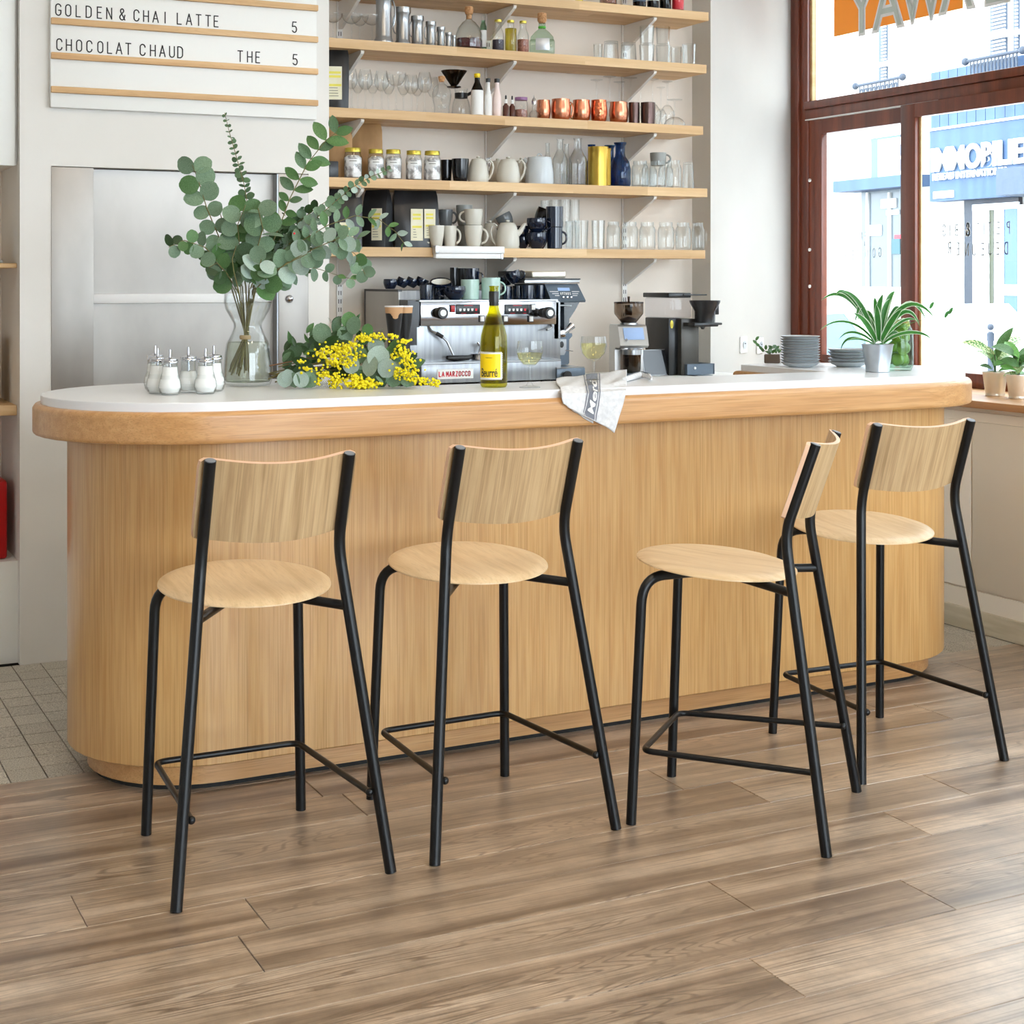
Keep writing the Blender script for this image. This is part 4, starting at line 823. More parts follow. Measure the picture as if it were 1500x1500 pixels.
def teapot(label, p, w_, h, m, side=1, group='ribbed white milk pots', spout=False, lidk=True):
    t = thing('teapot', label, 'teapot', p, camface(p), group); r = w_ / 2
    MB().lathe([(.0001, 0), (r * .9, 0), (r, h * .12), (r * .99, h * .26), (r * .99, h * .265), (r * .985, h * .3), (r * .97, h * .36), (r * .965, h * .38), (r * .88, h * .6), (r * .78, h * .76), (r * .66, h * .84), (r * .64, h * .85)], 30, cap=False).build('body', m, t)
    l = MB().lathe([(r * .66, h * .85), (r * .62, h * .885), (r * .3, h * .91), (r * .12, h * .92)], 28, cap=False).build('lid', m, t)
    MB().lathe([(r * .12, h * .915), (r * .2, h * .95), (r * .18, h * .985), (.0001, h)], 14).build('knob', m, l)
    hm = MB(); hm.tube([(side * r * a, 0, h * z) for a, z in ((.86, .78), (1.1, .86), (1.34, .74), (1.42, .58), (1.3, .36), (1.05, .16), (.96, .12))], .0046, 8); hm.build('handle', m, t)
    if spout: MB().tube([(-side * r * a, 0, h * z) for a, z in ((.8, .5), (1.1, .62), (1.36, .82), (1.5, .87))], [.014, .011, .008, .006], 10).build('spout', m, t)
    return t
for (a, b, v, Y, l) in [(685, 716, 229, 5.91, 'white ribbed milk pot beside the black cups'), (727, 762, 229.5, 5.91, 'white ribbed milk pot in the middle of the shelf'), (716, 742, 232, 6.03, 'white milk pot standing behind the other two'), (752, 775, 231, 6.04, 'white milk pot at the back before the enamel pot')]:
    p, ww, h = at_((a, b, v), 'C', Y); teapot(l, p, ww, h, M_white)
p, ww, h = at_((769, 811.5, 225), 'C', 5.91); r = ww / 2; t = thing('enamel_pot', 'bluish-white straight enamel pot with loop-handled lid', 'pot', p, camface(p))
MB().lathe([(.0001, 0), (r * .96, 0), (r, h * .06), (r * .96, h * .4), (r * .84, h * .8), (r * .8, h * .84), (.0001, h * .84)], 30).build('body', M_whitec, t)
l = MB().lathe([(r * .83, h * .84), (r * .82, h * .87), (r * .4, h * .9), (.0001, h * .9)], 28).build('lid', M_whitec, t)
MB().tube([(r * .16 * math.cos(a), 0, h * .9 + h * .09 * math.sin(a)) for a in [math.pi * k / 8 for k in range(9)]], .0025, 8).build('knob', M_whitec, l)
MB().tube([(-r * .82, 0, h * .72), (-r * 1.02, 0, h * .82), (-r * 1.06, 0, h * .84)], [.011, .008, .006], 10).build('spout', M_whitec, t)
g = 'clear flip-top bottles'
for i, (a, b, v, Y) in enumerate([(809, 832, 204, 5.92), (832.5, 860, 203, 5.90), (795, 809, 210, 6.03), (822, 838, 211, 6.04)]):
    p, ww, h = at_((a, b, v), 'C', Y); bottle('water_bottle', ['clear swing-top bottle beside the enamel pot', 'clear swing-top bottle beside the gold pitcher', 'clear bottle at the back, left', 'clear bottle at the back, between the front two'][i], p, ww / 2, h, M_gthick, .40, .56, group=g)
p, ww, h = at_((861, 891, 215.5), 'C', 5.90); r = ww / 2; t = thing('pitcher', 'tall gold metal pitcher', 'pitcher', p, camface(p))
MB().lathe(shell([(r, 0), (r, h * .5), (r, h * .985), (r * 1.02, h)], .0015, .003), 32).build('body', M_gold, t)
MB().box(r * .96, -.004, h * .02, r * 1.22, .004, h * .95).tube([(r * .9, 0, h * .95), (r * 1.28, 0, h * .95)], .004, 6).build('handle', M_gold, t)
g = 'blue glass carafes'
for i, (a, b, v, Y) in enumerate([(893, 924, 209, 5.90), (857, 876, 212, 6.03), (880, 906, 213, 6.05)]):
    p, ww, h = at_((a, b, v), 'C', Y); r = ww / 2; t = thing('blue_carafe', ['blue glass carafe in front, right of the gold pitcher', 'blue glass carafe half hidden left of the gold pitcher', 'blue glass carafe behind the front one'][i], 'carafe', p, 0, g)
    MB().lathe(shell([(r * .9, 0), (r, h * .06), (r, h * .4), (r * .86, h * .56), (r * .52, h * .68), (r * .46, h * .76), (r * .46, h * .92), (r * .6, h * .98), (r * .62, h)], .003), 28).build('glass', M_gblue, t)
def masonjar(label, p, w_, h, group, lidm=None, hside=0, m=None):
    t = thing('mason_jar', label, 'jar', p, camface(p), group); r = w_ / 2
    MB().lathe(shell([(r * .86, 0), (r * .98, h * .05), (r, h * .12), (r, h * .72), (r * .9, h * .82), (r * .8, h * .85), (r * .8, h * .9), (r * .83, h * .9), (r * .83, h * .93), (r * .8, h * .93), (r * .8, h)], .0024, .008), 28).build('glass', m or M_gthick, t)
    if hside: hm = MB(); handle(hm, r * .95, h * .18, h * .72, r * .34, .0045, hside); hm.build('handle', M_gthick, t)
    return t
g = 'jars and glasses at the right of the second lowest shelf'
for i, (a, b, v, Y, l) in enumerate([(925, 950, 236, 5.91, 'mason jar beside the blue carafes'), (951, 975, 236, 5.90, 'mason jar under the little grey jug'), (976, 998, 235, 5.91, 'mason jar right of the grey jug')]):
    p, ww, h = at_((a, b, v), 'C', Y); masonjar(l, p, ww, h, g)
p, ww, h = at_((999, 1017, 238), 'C', 5.90); tumbler('tall tumbler at the right end of the second lowest shelf', p, ww, h, g, taper=.8, up=False)
for k, (a, b, Y) in enumerate([(940, 962, 6.03), (964, 986, 6.03)]):
    p, ww, h = at_((a, b, 239), 'C', Y); masonjar('mason jar in the rear row, %s' % ('left' if k == 0 else 'right'), p, ww, h, g)
p, ww, h = at_((952, 976, 224), 'C', 5.97); p.z = onY(964, 243, 5.97).z; ht = h - (p.z - SH['C'])
mug('little grey pouring jug perched on the jars', p, ww, ht, M_grey2, None, 1, .9, cat='jug')
# --- lowest shelf
pouch('black coffee bag behind the eucalyptus, leftmost on the lowest shelf', 'D', 481, 530, 277, M_bag, 5.95, .08, [(-.35, .45, .10, .42)], yaw=-.30)
pouch('black coffee bag in the middle with a side-turned pale label', 'D', 533, 573, 277, M_bag, 5.99, .09, [(.0, .85, .12, .66)], yaw=-.9)
pouch('large black coffee bag with two pale labels, nearest the mugs', 'D', 575, 641, 278, M_bag, 5.97, .10, [(-.30, .24, .12, .66), (.30, .80, .16, .66)], yaw=-.20)
g = 'pale stoneware mugs on the lowest shelf'
def on_shelf(a, b, v, Y=5.90): return at_((a, b, v), 'D', Y)
p, ww, h = on_shelf(628, 651, 330.5); mug('off-white mug with its handle to the left, beside the coffee bags', p, ww, h, M_white, g, -1, .66)
p, ww, h = on_shelf(649, 669, 331, 5.92); mug('off-white mug with its handle to the right, in front of the grey mug', p, ww, h, M_white, g, 1, .74)
p, ww, h = on_shelf(680, 707, 330.5); m1 = mug('lower off-white mug of the stacked pair', p, ww, h, M_white, g, 1, .68)
q = p.copy(); q.z += h + .0006; _, w3, h3 = on_shelf(682, 709, 307); mug('upper off-white mug of the stacked pair, handle to the left', q, w3, h3 - h, M_white, g, -1, .82)
p, ww, h = on_shelf(668, 692, 331, 6.01); mug('off-white mug behind the stacked pair', p, ww, h, M_grey2, g, 0, .75); q = p.copy(); q.z += h + .0006; mug('grey mug stacked at the back', q, ww, h * .9, M_grey2, g, 0, .75)
p, ww, h = on_shelf(642, 664, 333, 6.03); mug('dark mug at the back under the blue-grey one', p, ww, h, M_greyc, g, 0, .8); q = p.copy(); q.z += h + .0006; mug('blue-grey mug stacked at the back, handle to the right', q, ww * .96, h * .82, M_greyc, g, 1, .8)
p, ww, h = on_shelf(726, 761, 322); teapot('small off-white teapot with its spout to the right', p, ww, h, M_white, -1, 'white teapots', True)
p, ww, h = on_shelf(706, 730, 323, 6.02); teapot('ribbed off-white teapot behind the stacked mugs', p, ww, h, M_white, -1, 'white teapots', False)
g = 'navy cups stacked on the lowest shelf'
def cup(label, p, w_, h, m=None, side=1, tilt=0, group=g, rz=None, inner=True, tdir=0):
    t = mug(label, p, w_, h, m or M_navy, group, side, .5, .82, 'cup', rz=rz, belly=.1, hr=.0032); 
    if tilt: t.rotation_euler = (tdir, tilt, t.rotation_euler.z)
    return t
p, ww, h = on_shelf(771, 801, 341, 5.91); cup('lower navy cup of the front pair beside the tall mugs', p, ww, h, side=0); q = p.copy(); q.z += h * 1.0; cup('upper navy cup of the front pair, handle to the right', q, ww * .95, h * .9, side=1)
p, ww, h = on_shelf(757, 775, 347, 5.96); cup('navy cup half hidden behind the teapot spout', p, ww, h, side=1); q = p.copy(); q.z += h; cup('navy cup stacked behind the teapot spout', q, ww, h * .9, side=0)
p, ww, h = on_shelf(775, 803, 338, 6.02); cup('black bowl at the bottom of the rear stack', p, ww, h, M_blkg, 0); q = p.copy(); q.z += h; cup('black bowl leaning on top of the rear stack', q, ww, h * 1.2, M_blkg, 0, .4)
p, ww, h = on_shelf(718, 738, 335, 6.04); cup('navy cup at the back left of the teapot', p, ww, h, side=1); p, ww, h = on_shelf(741, 764, 334, 6.05); cup('navy cup at the back, right of the teapot lid', p, ww, h, side=0); q = p.copy(); q.z += h; cup('tilted grey-rimmed cup lying on the back cups', q + Vector((-.02, 0, 0)), ww, h * .7, M_greyc, 0, -.5)
g2 = 'tall navy mugs'
p, ww, h = on_shelf(801, 824, 333.5); mug('lower tall navy mug with its handle to the right', p, ww, h, M_navy, g2, 1, .96, .8); q = p.copy(); q.z += h + .0006; _, w3, h3 = on_shelf(798, 823.5, 303); mug('upper tall navy mug of the stack', q, w3, h3 - h, M_navy, g2, 0, .97)
g = 'clear glasses at the right of the lowest shelf'
for i, (a, b, v, Y) in enumerate([(792, 806, 294, 6.03), (806, 820, 293, 6.02), (820, 836, 292.5, 6.0), (835, 849, 293, 6.02)]):
    p, ww, h = on_shelf(a, b, 330, Y); tumbler('highball glass in the rear, bottom of stack %s' % ORD[i], p, ww, h, g, taper=.92)
    q = p.copy(); q.z += h + .0006; _, w3, h3 = on_shelf(a, b, v, Y); tumbler('highball glass in the rear, top of stack %s' % ORD[i], q, ww, h3 - h, g, taper=.92)
for a, b, v, Y, fc, l in [(828, 840, 324, 5.93, 12, 'ribbed glass beside the tall navy mugs'), (841, 862, 323, 5.91, 14, 'ribbed highball, second from the navy mugs'), (866, 886.5, 323, 5.90, 10, 'cut-glass tumbler before the jar mugs')]:
    p, ww, h = on_shelf(a, b, v, Y); tumbler(l, p, ww, h, g, facets=fc, taper=.88)
for i, (a, b) in enumerate([(888, 909), (910, 935), (936, 960.5), (963, 988), (989, 1012), (1013, 1032)]):
    p, ww, h = on_shelf(a, b, 325 + i * .3, 5.90 - .004 * i); masonjar('clear jar mug, %s from the left in the front row' % ORD[i], p, ww * .97, h, g, hside=(1 if i != 4 else 0))
# ================================================================== MACHINES ON THE REAR COUNTER
# espresso machine, local frame: x along the wall, y away from the barista side
ex0, ex1, ey = 2.379, 2.981, 5.62
EW = ex1 - ex0
em = thing('espresso_machine', 'two-group chrome espresso machine with black side panels and cups on top', 'coffee machine', (ex0, ey, BK))
zh0, zh1 = 1.212 - BK, 1.310 - BK
MB().rbox(-.002, 0, zh0, EW, .24, zh1, .003).build('group_housing', M_chrome, em)
MB().box(-.01, -.006, zh1 - .001, EW + .004, .234, zh1 + .004).build('cup_tray', M_satin, em, smooth=0)
MB().rbox(-.045, .02, .012, EW + .03, .47, zh1 - .004, .004).rbox(-.045, .235, .012, EW + .03, .47, .377, .004).build('body', M_steel, em)
MB().box(.0, .235, zh0 - .13, EW, .24, zh0).build('splash_back', M_satin, em, smooth=0)
m = MB(); m.box(-.052, .012, zh0 - .004, -.002, .10, .34).box(-.050, .015, zh0 - .075, -.012, .07, zh0 - .004); m.build('side_cheek', M_blkg, em, smooth=0)
m = MB(); m.box(-.052, .10, .30, -.046, .47, .381).box(-.052, .10, .37, -.040, .47, .381); sp = MB().box(-.056, .10, .02, -.050, .47, .372).build('side_panel', M_hatch, em, smooth=0)
MB().box(-.058, .10, .372, -.040, .475, .381).box(-.058, .465, .02, -.040, .475, .372).build('side_trim', M_blk, em, smooth=0)
MB().box(EW + .001, .02, zh0 - .06, EW + .02, .3, zh1 - .002).build('side_cheek', M_satin, em, smooth=0)
MB().rbox(-.012, -.03, .012, EW + .006, .44, .088, .003).build('drip_tray', M_steel, em)
MB().box(-.01, -.032, .088, EW + .004, .235, .095).build('drip_grid', M_satin, em, smooth=0)
for x in (.04, EW - .04):
    for y in (.02, .40): MB().lathe([(.02, -.0), (.022, .013)], 14).build('foot', M_blk, em, (x, y, .0005))
def ex(u, v, yy): p = onY(u, v, ey + yy); return Vector((p.x - ex0, yy, p.z - BK))
for u in (640, 796):
    q = ex(u, 458, -.002); k = MB().lathe([(.020, 0), (.020, .006), (.015, .012), (.015, .03), (.024, .034), (.024, .058), (.021, .062), (.0001, .062)], 20).build('steam_knob', M_blk, em, q, (R(90), 0, 0)); MB().lathe([(.013, .0621), (.013, .064), (.0001, .064)], 18).build('knob_cap', M_labelw, k)
for u0, u1 in ((667.5, 702.5), (739.5, 774)):
    a, b = ex(u0, 446, 0), ex(u1, 460, 0); pn = MB().rbox(a.x, -.007, b.z, b.x, 0, a.z, .0015).build('button_panel', M_grindk, em)
    mm = MB(); mr = MB(); W_ = b.x - a.x; zc = (a.z + b.z) / 2 - .002
    for k in range(5):
        cx_ = a.x + W_ * (.17 + .165 * k); (mr if k == 4 else mm).prism([(cx_ - .0055, zc + .005), (cx_ - .004, zc - .005), (cx_ + .003, zc - .005), (cx_ + .0048, zc + .005)], -.0078, -.007, 'y')
    mr.box(a.x + W_ * .32, -.0076, a.z - .006, a.x + W_ * .68, -.007, a.z - .004).box(a.x + W_ * .2, -.0076, b.z + .003, a.x + W_ * .4, -.007, b.z + .0045).box(a.x + W_ * .75, -.0076, b.z + .003, a.x + W_ * .88, -.007, b.z + .0045)
    mm.build('cup_icons', M_labelw, pn, smooth=0); mr.build('red_icons', M_redp, pn, smooth=0)
def switch(u, v, w_, h_, m, name='switch', frame=True):
    q = ex(u, v, 0)
    if frame: MB().box(q.x - w_ / 2 - .003, -.005, q.z - h_ / 2 - .003, q.x + w_ / 2 + .004, 0, q.z + h_ / 2 + .003).build('switch_frame', M_blk, em, smooth=0)
    MB().rbox(q.x - w_ / 2, -.011, q.z - h_ / 2, q.x + w_ / 2, -.004, q.z + h_ / 2, .001).build(name, m, em)
switch(662, 452, .016, .024, M_red, 'power_switch')
for u, v in ((705, 467), (739.5, 467), (777, 467), (780, 450)): switch(u, v, .016, .020, M_labelw)
# group heads
for u in (675, 757):
    q = ex(u, 478, .10); MB().lathe([(.040, .004), (.044, -.002), (.044, -.016), (.036, -.022), (.034, -.034), (.0001, -.034)], 28).build('group_head', M_chrome, em, (q.x, .10, zh0))
# steam wands
for s, u in ((-1, 627), (1, 806)):
    q = ex(u, 478, .02); x = q.x
    if s < 0: P = [(x, .02, zh0), (x + .006, .0, zh0 - .02), (x + .035, -.02, zh0 - .035), (x + .06, -.03, zh0 - .06), (x + .085, -.035, zh0 - .115)]
    else: P = [(x, .02, zh0), (x - .003, .0, zh0 - .012), (x - .02, -.01, zh0 - .02), (x - .035, -.015, zh0 - .022)]
    P = smooth_path(P, 2, .012, 4)
    wnd = MB().tube(P, .0048, 10).build('steam_wand', M_satin, em)
    if s < 0: MB().tube([(x + .022, -.012, zh0 - .028), (x + .045, -.024, zh0 - .044)], .008, 10).build('wand_grip', M_blk, wnd)
# portafilter lying on the tray
q = ex(655, 523, -.02); pf = MB().tube([(q.x, -.02, .112), (q.x + .03, -.015, .108), (q.x + .10, 0, .108), (q.x + .12, .01, .112)], [.008, .012, .010, .007], 12).build('portafilter_handle', M_blk, em)
MB().lathe([(.030, 0), (.033, .022), (.035, .024), (.033, .026), (.0001, .026)], 24, (q.x + .155, .02, .098)).tube([(q.x + .148, .0, .125), (q.x + .15, -.01, .15), (q.x + .158, -.014, .165)], .004, 8).tube([(q.x + .135, -.015, .17), (q.x + .142, -.018, .158), (q.x + .158, -.02, .155), (q.x + .172, -.018, .16), (q.x + .176, -.015, .172)], .0045, 8).build('portafilter', M_chrome, em)
q = ex(624, 496, .2); MB().rbox(q.x - .014, .19, .165, q.x + .018, .235, .205, .003).lathe([(.012, 0), (.012, .02), (.0001, .02)], 16, M=Matrix.Translation((q.x + .004, .19, .187)) @ Matrix.Rotation(R(90), 4, 'X')).build('brew_switch', M_blk, em)
for u, m_ in ((623, M_label), (636, M_labelw)):
    q = ex(u, 511, .23); MB().rbox(q.x - .012, .231, .118, q.x + .010, .235, .142, .003 if m_ is M_labelw else .001).build('sticker', m_, em)
# name plate
a, b = ex(640, 541, -.03), ex(693, 554, -.03)
plt = MB().rbox(a.x, -.034, b.z, b.x, -.0302, a.z, .0015).build('name_plate', M_labelw, em)
mm = MB(); hh = (a.z - b.z) * .46; pit = (b.x - a.x) * .90 / 10.4 / hh; z0 = b.z + (a.z - b.z) * .27; x = a.x + (b.x - a.x) * .07
for wd in ('LA', 'MARZOCCO'):
    for ch in wd: strokes(mm, ch, hh, (x, z0), .20, .95, False, .0008, lambda A, B_, t: (A, -.0342 - t, B_)); x += hh * pit
    x += hh * pit * .35
mm.build('lettering', M_redp, plt, smooth=0)

# cups on the machine
def cupon(u0, u1, vt, vb, Y, m, side, label, group, nm='cup', tilt=0, taper=.5, belly=.12, inner=None, tdir=0, hz=.82, z=None):
    p = onY((u0 + u1) / 2, vb, Y); d = p.x * sy_ + p.y * cy_; ww = (u1 - u0) * d / F; h = (vb - vt) * d / F
    if z is not None: p.z = z
    t = mug(label, p, ww, h, m, group, side, taper, hz, nm, belly=belly, hr=.0036)
    if tilt or tdir: t.rotation_euler = (tdir, tilt, t.rotation_euler.z)
    return t, ww, h
TR = 1.3145; RB = 1.3565
g = 'navy cups on the espresso machine'
lab = ['first small dark cup of the leaning row, far left', 'second small dark cup of the leaning row', 'third small dark cup of the leaning row', 'fourth small dark cup of the leaning row']
for i, (a, b) in enumerate([(562, 581), (578, 595), (592, 609), (606, 624)]):
    cupon(a, b, 409.5 if i == 0 else 411, 424, 5.86 + .012 * i, M_navy, 0, lab[i], g, tilt=0 if i == 0 else .42, z=RB + (.001 if i == 0 else .010), taper=.72)
cupon(614.5, 634, 419, 441, 5.66, M_navy, 0, 'straight navy cup at the front left corner of the machine', g, taper=.92, belly=0, z=TR)
cupon(634, 652, 424, 441, 5.75, M_navy, 0, 'dark cup behind the straight one', g, taper=.85, belly=0, z=TR)
cupon(650, 682, 420, 440, 5.67, M_navy, -1, 'navy cup with its handle to the left, beside the mint mugs', g, z=TR)
cupon(630, 662, 398, 418, 5.80, M_navy, -1, 'tilted navy bowl cup showing its white inside', g, tdir=.35, z=RB - .02, taper=.5)
o = bpy.data.objects
p = onY(646, 403, 5.80); t_in = MB().lathe([(.034, 0), (.041, .0215), (.0405, .022), (.0335, .001), (.0001, 0)], 24).build('white_lining', M_white, None, (0, 0, .030)); t_in.parent = [q for q in o if q.get('label') == 'tilted navy bowl cup showing its white inside'][0]
g2 = 'mint mugs on the espresso machine'
cupon(675, 702, 410.5, 440, 5.70, M_mint, 0, 'mint green mug, left, handle hidden', g2, 'mug', taper=.96, belly=0, z=TR)
cupon(705, 733, 408, 440, 5.68, M_mint, 1, 'mint green mug, right, handle to the right', g2, 'mug', taper=.96, belly=0, z=TR, hz=.8)
g3 = 'tall dark mugs stacked under the light bar'
t, ww, h = cupon(681, 702, 380, 410, 5.93, M_navy, 1, 'tall navy mug with handle, under the light bar', g3, 'mug', taper=.97, belly=0, z=RB)
cupon(659, 671, 381, 412, 5.98, M_blkg, 0, 'tall black tin at the left under the light bar', g3, 'canister', taper=1, belly=0, z=RB)
cupon(668, 682, 382, 412, 6.02, M_grindk, 0, 'tall grey-black tin between the black tin and navy mug', g3, 'canister', taper=1, belly=0, z=RB)
for (a, b, vt, Y, sd, l) in [(735, 750, 421, 5.72, 0, 'navy straight cup right of the mint mugs, first'), (750.5, 764, 420.5, 5.78, 0, 'navy straight cup right of the mint mugs, second'), (764.5, 782, 419.5, 5.68, 0, 'navy straight cup right of the mint mugs, third'), (783, 799, 419.5, 5.72, 1, 'navy straight cup at the right end of the machine')]:
    cupon(a, b, vt, 440, Y, M_navy, sd, l, g, taper=.94, belly=0, z=TR)
cupon(745, 767, 401, 419, 5.74, M_navy, 1, 'tilted navy cup lying across the straight cups', g, tilt=-.35, z=TR + .066)
cupon(733, 752, 404, 419, 5.84, M_navy, 0, 'navy cup behind the tilted one', g, tilt=-.2, z=TR + .056, taper=.6)
# paper cup stacks left of the machine
for i, (u0, u1, l) in enumerate([(563.5, 591, 'front stack of black ripple takeaway cups with kraft tops'), (583, 602, 'rear stack of black ripple takeaway cups')]):
    p, Yc = onY((u0 + u1) / 2, 448, 5.50 + .09 * i), 5.50 + .09 * i; d = p.x * sy_ + p.y * cy_; r = (u1 - u0) / 2 * d / F * (1 if i == 0 else 1.3); zt = p.z
    t = thing('cup_stack', l, 'cups', (p.x, Yc, BK), camface(p), 'takeaway cup stacks'); H_ = zt - BK
    m = MB(); z = .0
    MB().lathe([(r * .62, 0), (r * .70, H_ - .13)], 24).build('lower_cups', M_blk, t)
    MB().lathe([(r * .60, H_ - .125), (r * .93, H_ - .028)], 32).build('sleeve', M_blk, t)
    MB().lathe(shell([(r * .93, H_ - .028), (r * .985, H_ - .002), (r * 1.0, H_ - .002), (r, H_)], .001, H_ - .02), 32).build('cup_top', mat('kraft_cup', srgb(206, 160, 116), .7), t)
    MB().lathe([(r * 1.005, H_ - .005), (r * 1.02, H_ - .002), (r * 1.0, H_ + .0005), (r * .93, H_)], 32, cap=False).build('rim', M_labelw, t)
    if i == 0:
        m = MB(); n_ = 10; top = H_ - .027
        vs = [(r * .945 * math.sin(R(-30 + 80 * k / n_)), -r * .945 * math.cos(R(-30 + 80 * k / n_)), top) for k in range(n_ + 1)] + [(r * .87 * math.sin(R(-30 + 80 * k / n_)), -r * .87 * math.cos(R(-30 + 80 * k / n_)), top - .022 * math.sin(math.pi * k / n_) ** .7 - .0005) for k in range(n_ + 1)]
        m.add(vs, [(k, k + 1, k + n_ + 2, k + n_ + 1) for k in range(n_)]); m.build('torn_sleeve', bpy.data.materials['kraft_cup'], t)

# tall graphite grinder right of the machine
def gx(u, v, Y): p = onY(u, v, Y); return p
Yg = 5.66
a = gx(806, 412, Yg); b = gx(858, 438, Yg); gX0, gX1 = a.x, b.x
t = thing('tall_grinder', 'tall graphite espresso grinder with angled display head and chrome spout', 'grinder', (0, 0, 0))
zt, zb = gx(830, 416, Yg).z, gx(830, 443, Yg).z
xl, xr = gx(803.5, 416, Yg).x, gx(852, 416, Yg).x; xl2, xr2 = gx(809, 443, Yg).x, gx(858, 438, Yg).x
fr_ = [(xl, Yg + .035, zt), (xr, Yg + .035, zt), (xr2, Yg, zb + .008), (xr2, Yg + .004, zb), (xl2, Yg + .004, zb)]
m = MB(); bk_ = [(x, 5.98, z) for x, _, z in fr_]
m.add(fr_ + bk_, [(0, 1, 2, 3, 4), (9, 8, 7, 6, 5)] + [(i, (i + 1) % 5, (i + 1) % 5 + 5, i + 5) for i in range(5)]); hd_ = m.build('head', M_grind, t, smooth=0)
MB().rbox(xl - .10, Yg + .02, zt + .002, xr + .002, 6.0, zt + .018, .002).build('hopper_plate', M_satin, t); MB().box(xl - .10, Yg + .015, zt + .018, xr + .003, 6.0, zt + .023).build('top_plate', M_grindk, t, smooth=0)
q0, q1 = gx(773, 404, 5.76), gx(823, 397, 5.76); qb = gx(752, 397, 5.80)
MB().rbox(q0.x, 5.72, zt + .024, q1.x, 5.95, q1.z, .008, 3).build('hopper_lid', M_zincw, t); MB().rbox(qb.x, 5.78, zt + .024, q0.x - .001, 5.95, q1.z, .004).build('hopper_rear', M_blk, t)
# display and marks on the sloping face
def face(u, v, off):   # point on the sloped front
    p = gx(u, v, Yg); tt = (p.z - zb) / (zt - zb); return Vector((p.x, Yg + .035 * tt - off, p.z))
def fquad(parts, name, m_, off=.0012):
    mm = MB()
    for (u0, v0, u1, v1) in parts:
        vs = [face(u0, v0, off), face(u1, v0, off), face(u1, v1, off), face(u0, v1, off)]; mm.add(vs + [q + Vector((0, .001, 0)) for q in vs], [(0, 1, 2, 3), (7, 6, 5, 4), (0, 4, 5, 1), (1, 5, 6, 2), (2, 6, 7, 3), (3, 7, 4, 0)])
    return mm.build(name, m_, hd_, smooth=0)
fquad([(821, 421.5, 838.5, 426)], 'display', M_screen)
fquad([(808.5, 426.8, 821, 427.6), (811.5, 429.8, 821, 430.6), (815, 432.6, 821.5, 433.4), (841, 426.8, 853.5, 427.6), (841, 429.8, 851, 430.6), (841, 432.6, 848.5, 433.4), (849, 437, 853, 437.8), (853.4, 435.5, 855.6, 438)], 'white_marks', M_labelw)
for ch, u in zip('MYTHOS', (824, 826.8, 829.4, 832, 834.8, 837.6)):
    mm = MB(); q = face(u, 431.8, .0014); strokes(mm, ch, .0095, (0, 0), .22, .75, False, .0005, lambda A, B_, tt: (A, -tt + B_ * .3, B_)); mm.build('lettering', M_labelw, hd_, q, smooth=0)
for u in (826.5, 832.5, 838): q = face(u, 435.5, .0); MB().lathe([(.0055, 0), (.0045, .006), (.0001, .007)], 12).build('push_button', M_chrome, hd_, q, (R(90), 0, 0))
# neck, body, fork, spout, tray
xc0, xc1 = gx(799, 500, 5.74).x, gx(838, 500, 5.74).x
zB0, zB1 = gx(820, 528, Yg).z, gx(820, 489, Yg).z
MB().rbox(xc0 + .01, 5.74, zB0 - .02, xc1 - .012, 5.96, zb, .004).build('column', M_grind, t)
m = MB(); xa, xb_ = gx(793, 495, Yg).x, gx(843, 495, Yg).x
m.prism([(xa, zB1), (xb_, zB1), (xb_ + .001, zB1 - .012), (xb_ - .018, zB1 - .03), (xb_ - .018, zB0 - .02), (xa + .012, zB0 - .02), (xa + .012, zB1 - .03), (xa, zB1 - .012)], Yg + .03, 5.94, 'y'); m.build('body', M_grind, t, smooth=0)
m = MB(); P = [(xr2 - .002, zb + .001), (xr2 - .02, zb - .03), (xr2 - .05, zb - .07), (xr2 - .055, zB1 + .01), (xr2 - .075, zB1 + .01), (xr2 - .075, zb + .001)]; m.prism(P, Yg + .05, 5.93, 'y'); m.build('neck', M_blkg, t, smooth=0)
MB().lathe([(.016, zB1 + .02), (.016, zb - .005)], 18, (gx(822, 460, Yg).x, Yg + .05, 0)).lathe([(.010, zB1 + .02), (.010, zb - .01)], 18, (gx(814, 460, Yg).x, Yg + .04, 0)).build('dosing_tube', M_chrome, t)
MB().tube(smooth_path([(gx(820, 455, Yg).x, Yg + .03, zb - .05), (gx(820, 445, Yg).x, Yg + .03, zb - .012), (gx(842, 447, Yg).x, Yg + .03, zb - .014)], 1, .02, 5), .004, 8).build('bail', M_satin, t)
x0_ = gx(822, 492, Yg).x; ks = MB(); ks.tube([(x0_ - .035, Yg + .0, zB1 + .045), (x0_ - .012, Yg - .01, zB1 + .012)], [.011, .007], 12); ks.build('fork_lever', M_blk, t)
MB().tube([(x0_, Yg - .01, zB1 + .0), (x0_ + .028, Yg - .015, zB1 + .022), (x0_ + .045, Yg - .015, zB1 + .035)], [.009, .012, .015], 16).rbox(x0_ - .014, Yg - .02, zB1 - .015, x0_ + .012, Yg + .03, zB1 + .016, .003).build('fork', M_chrome, t)
MB().prism([(x0_ - .026, zB1 - .022), (x0_ + .018, zB1 - .022), (x0_ + .018, zB1 - .07), (x0_ + .008, zB1 - .088), (x0_ - .016, zB1 - .088), (x0_ - .026, zB1 - .07)], Yg - .012, Yg + .03, 'y').build('spout_plate', M_satin, t, smooth=0)
MB().lathe([(.009, 0), (.009, .002), (.006, .0025), (.0001, .0025)], 18, sy=1.5).build('badge', M_grindk, t, (x0_ - .004, Yg - .012, zB1 - .044), (R(90), 0, 0))
MB().tube([(x0_ + .01, Yg - .01, zB1 - .068), (x0_ + .045, Yg - .02, zB1 - .072)], .0018, 6).build('pin', M_chrome, t)
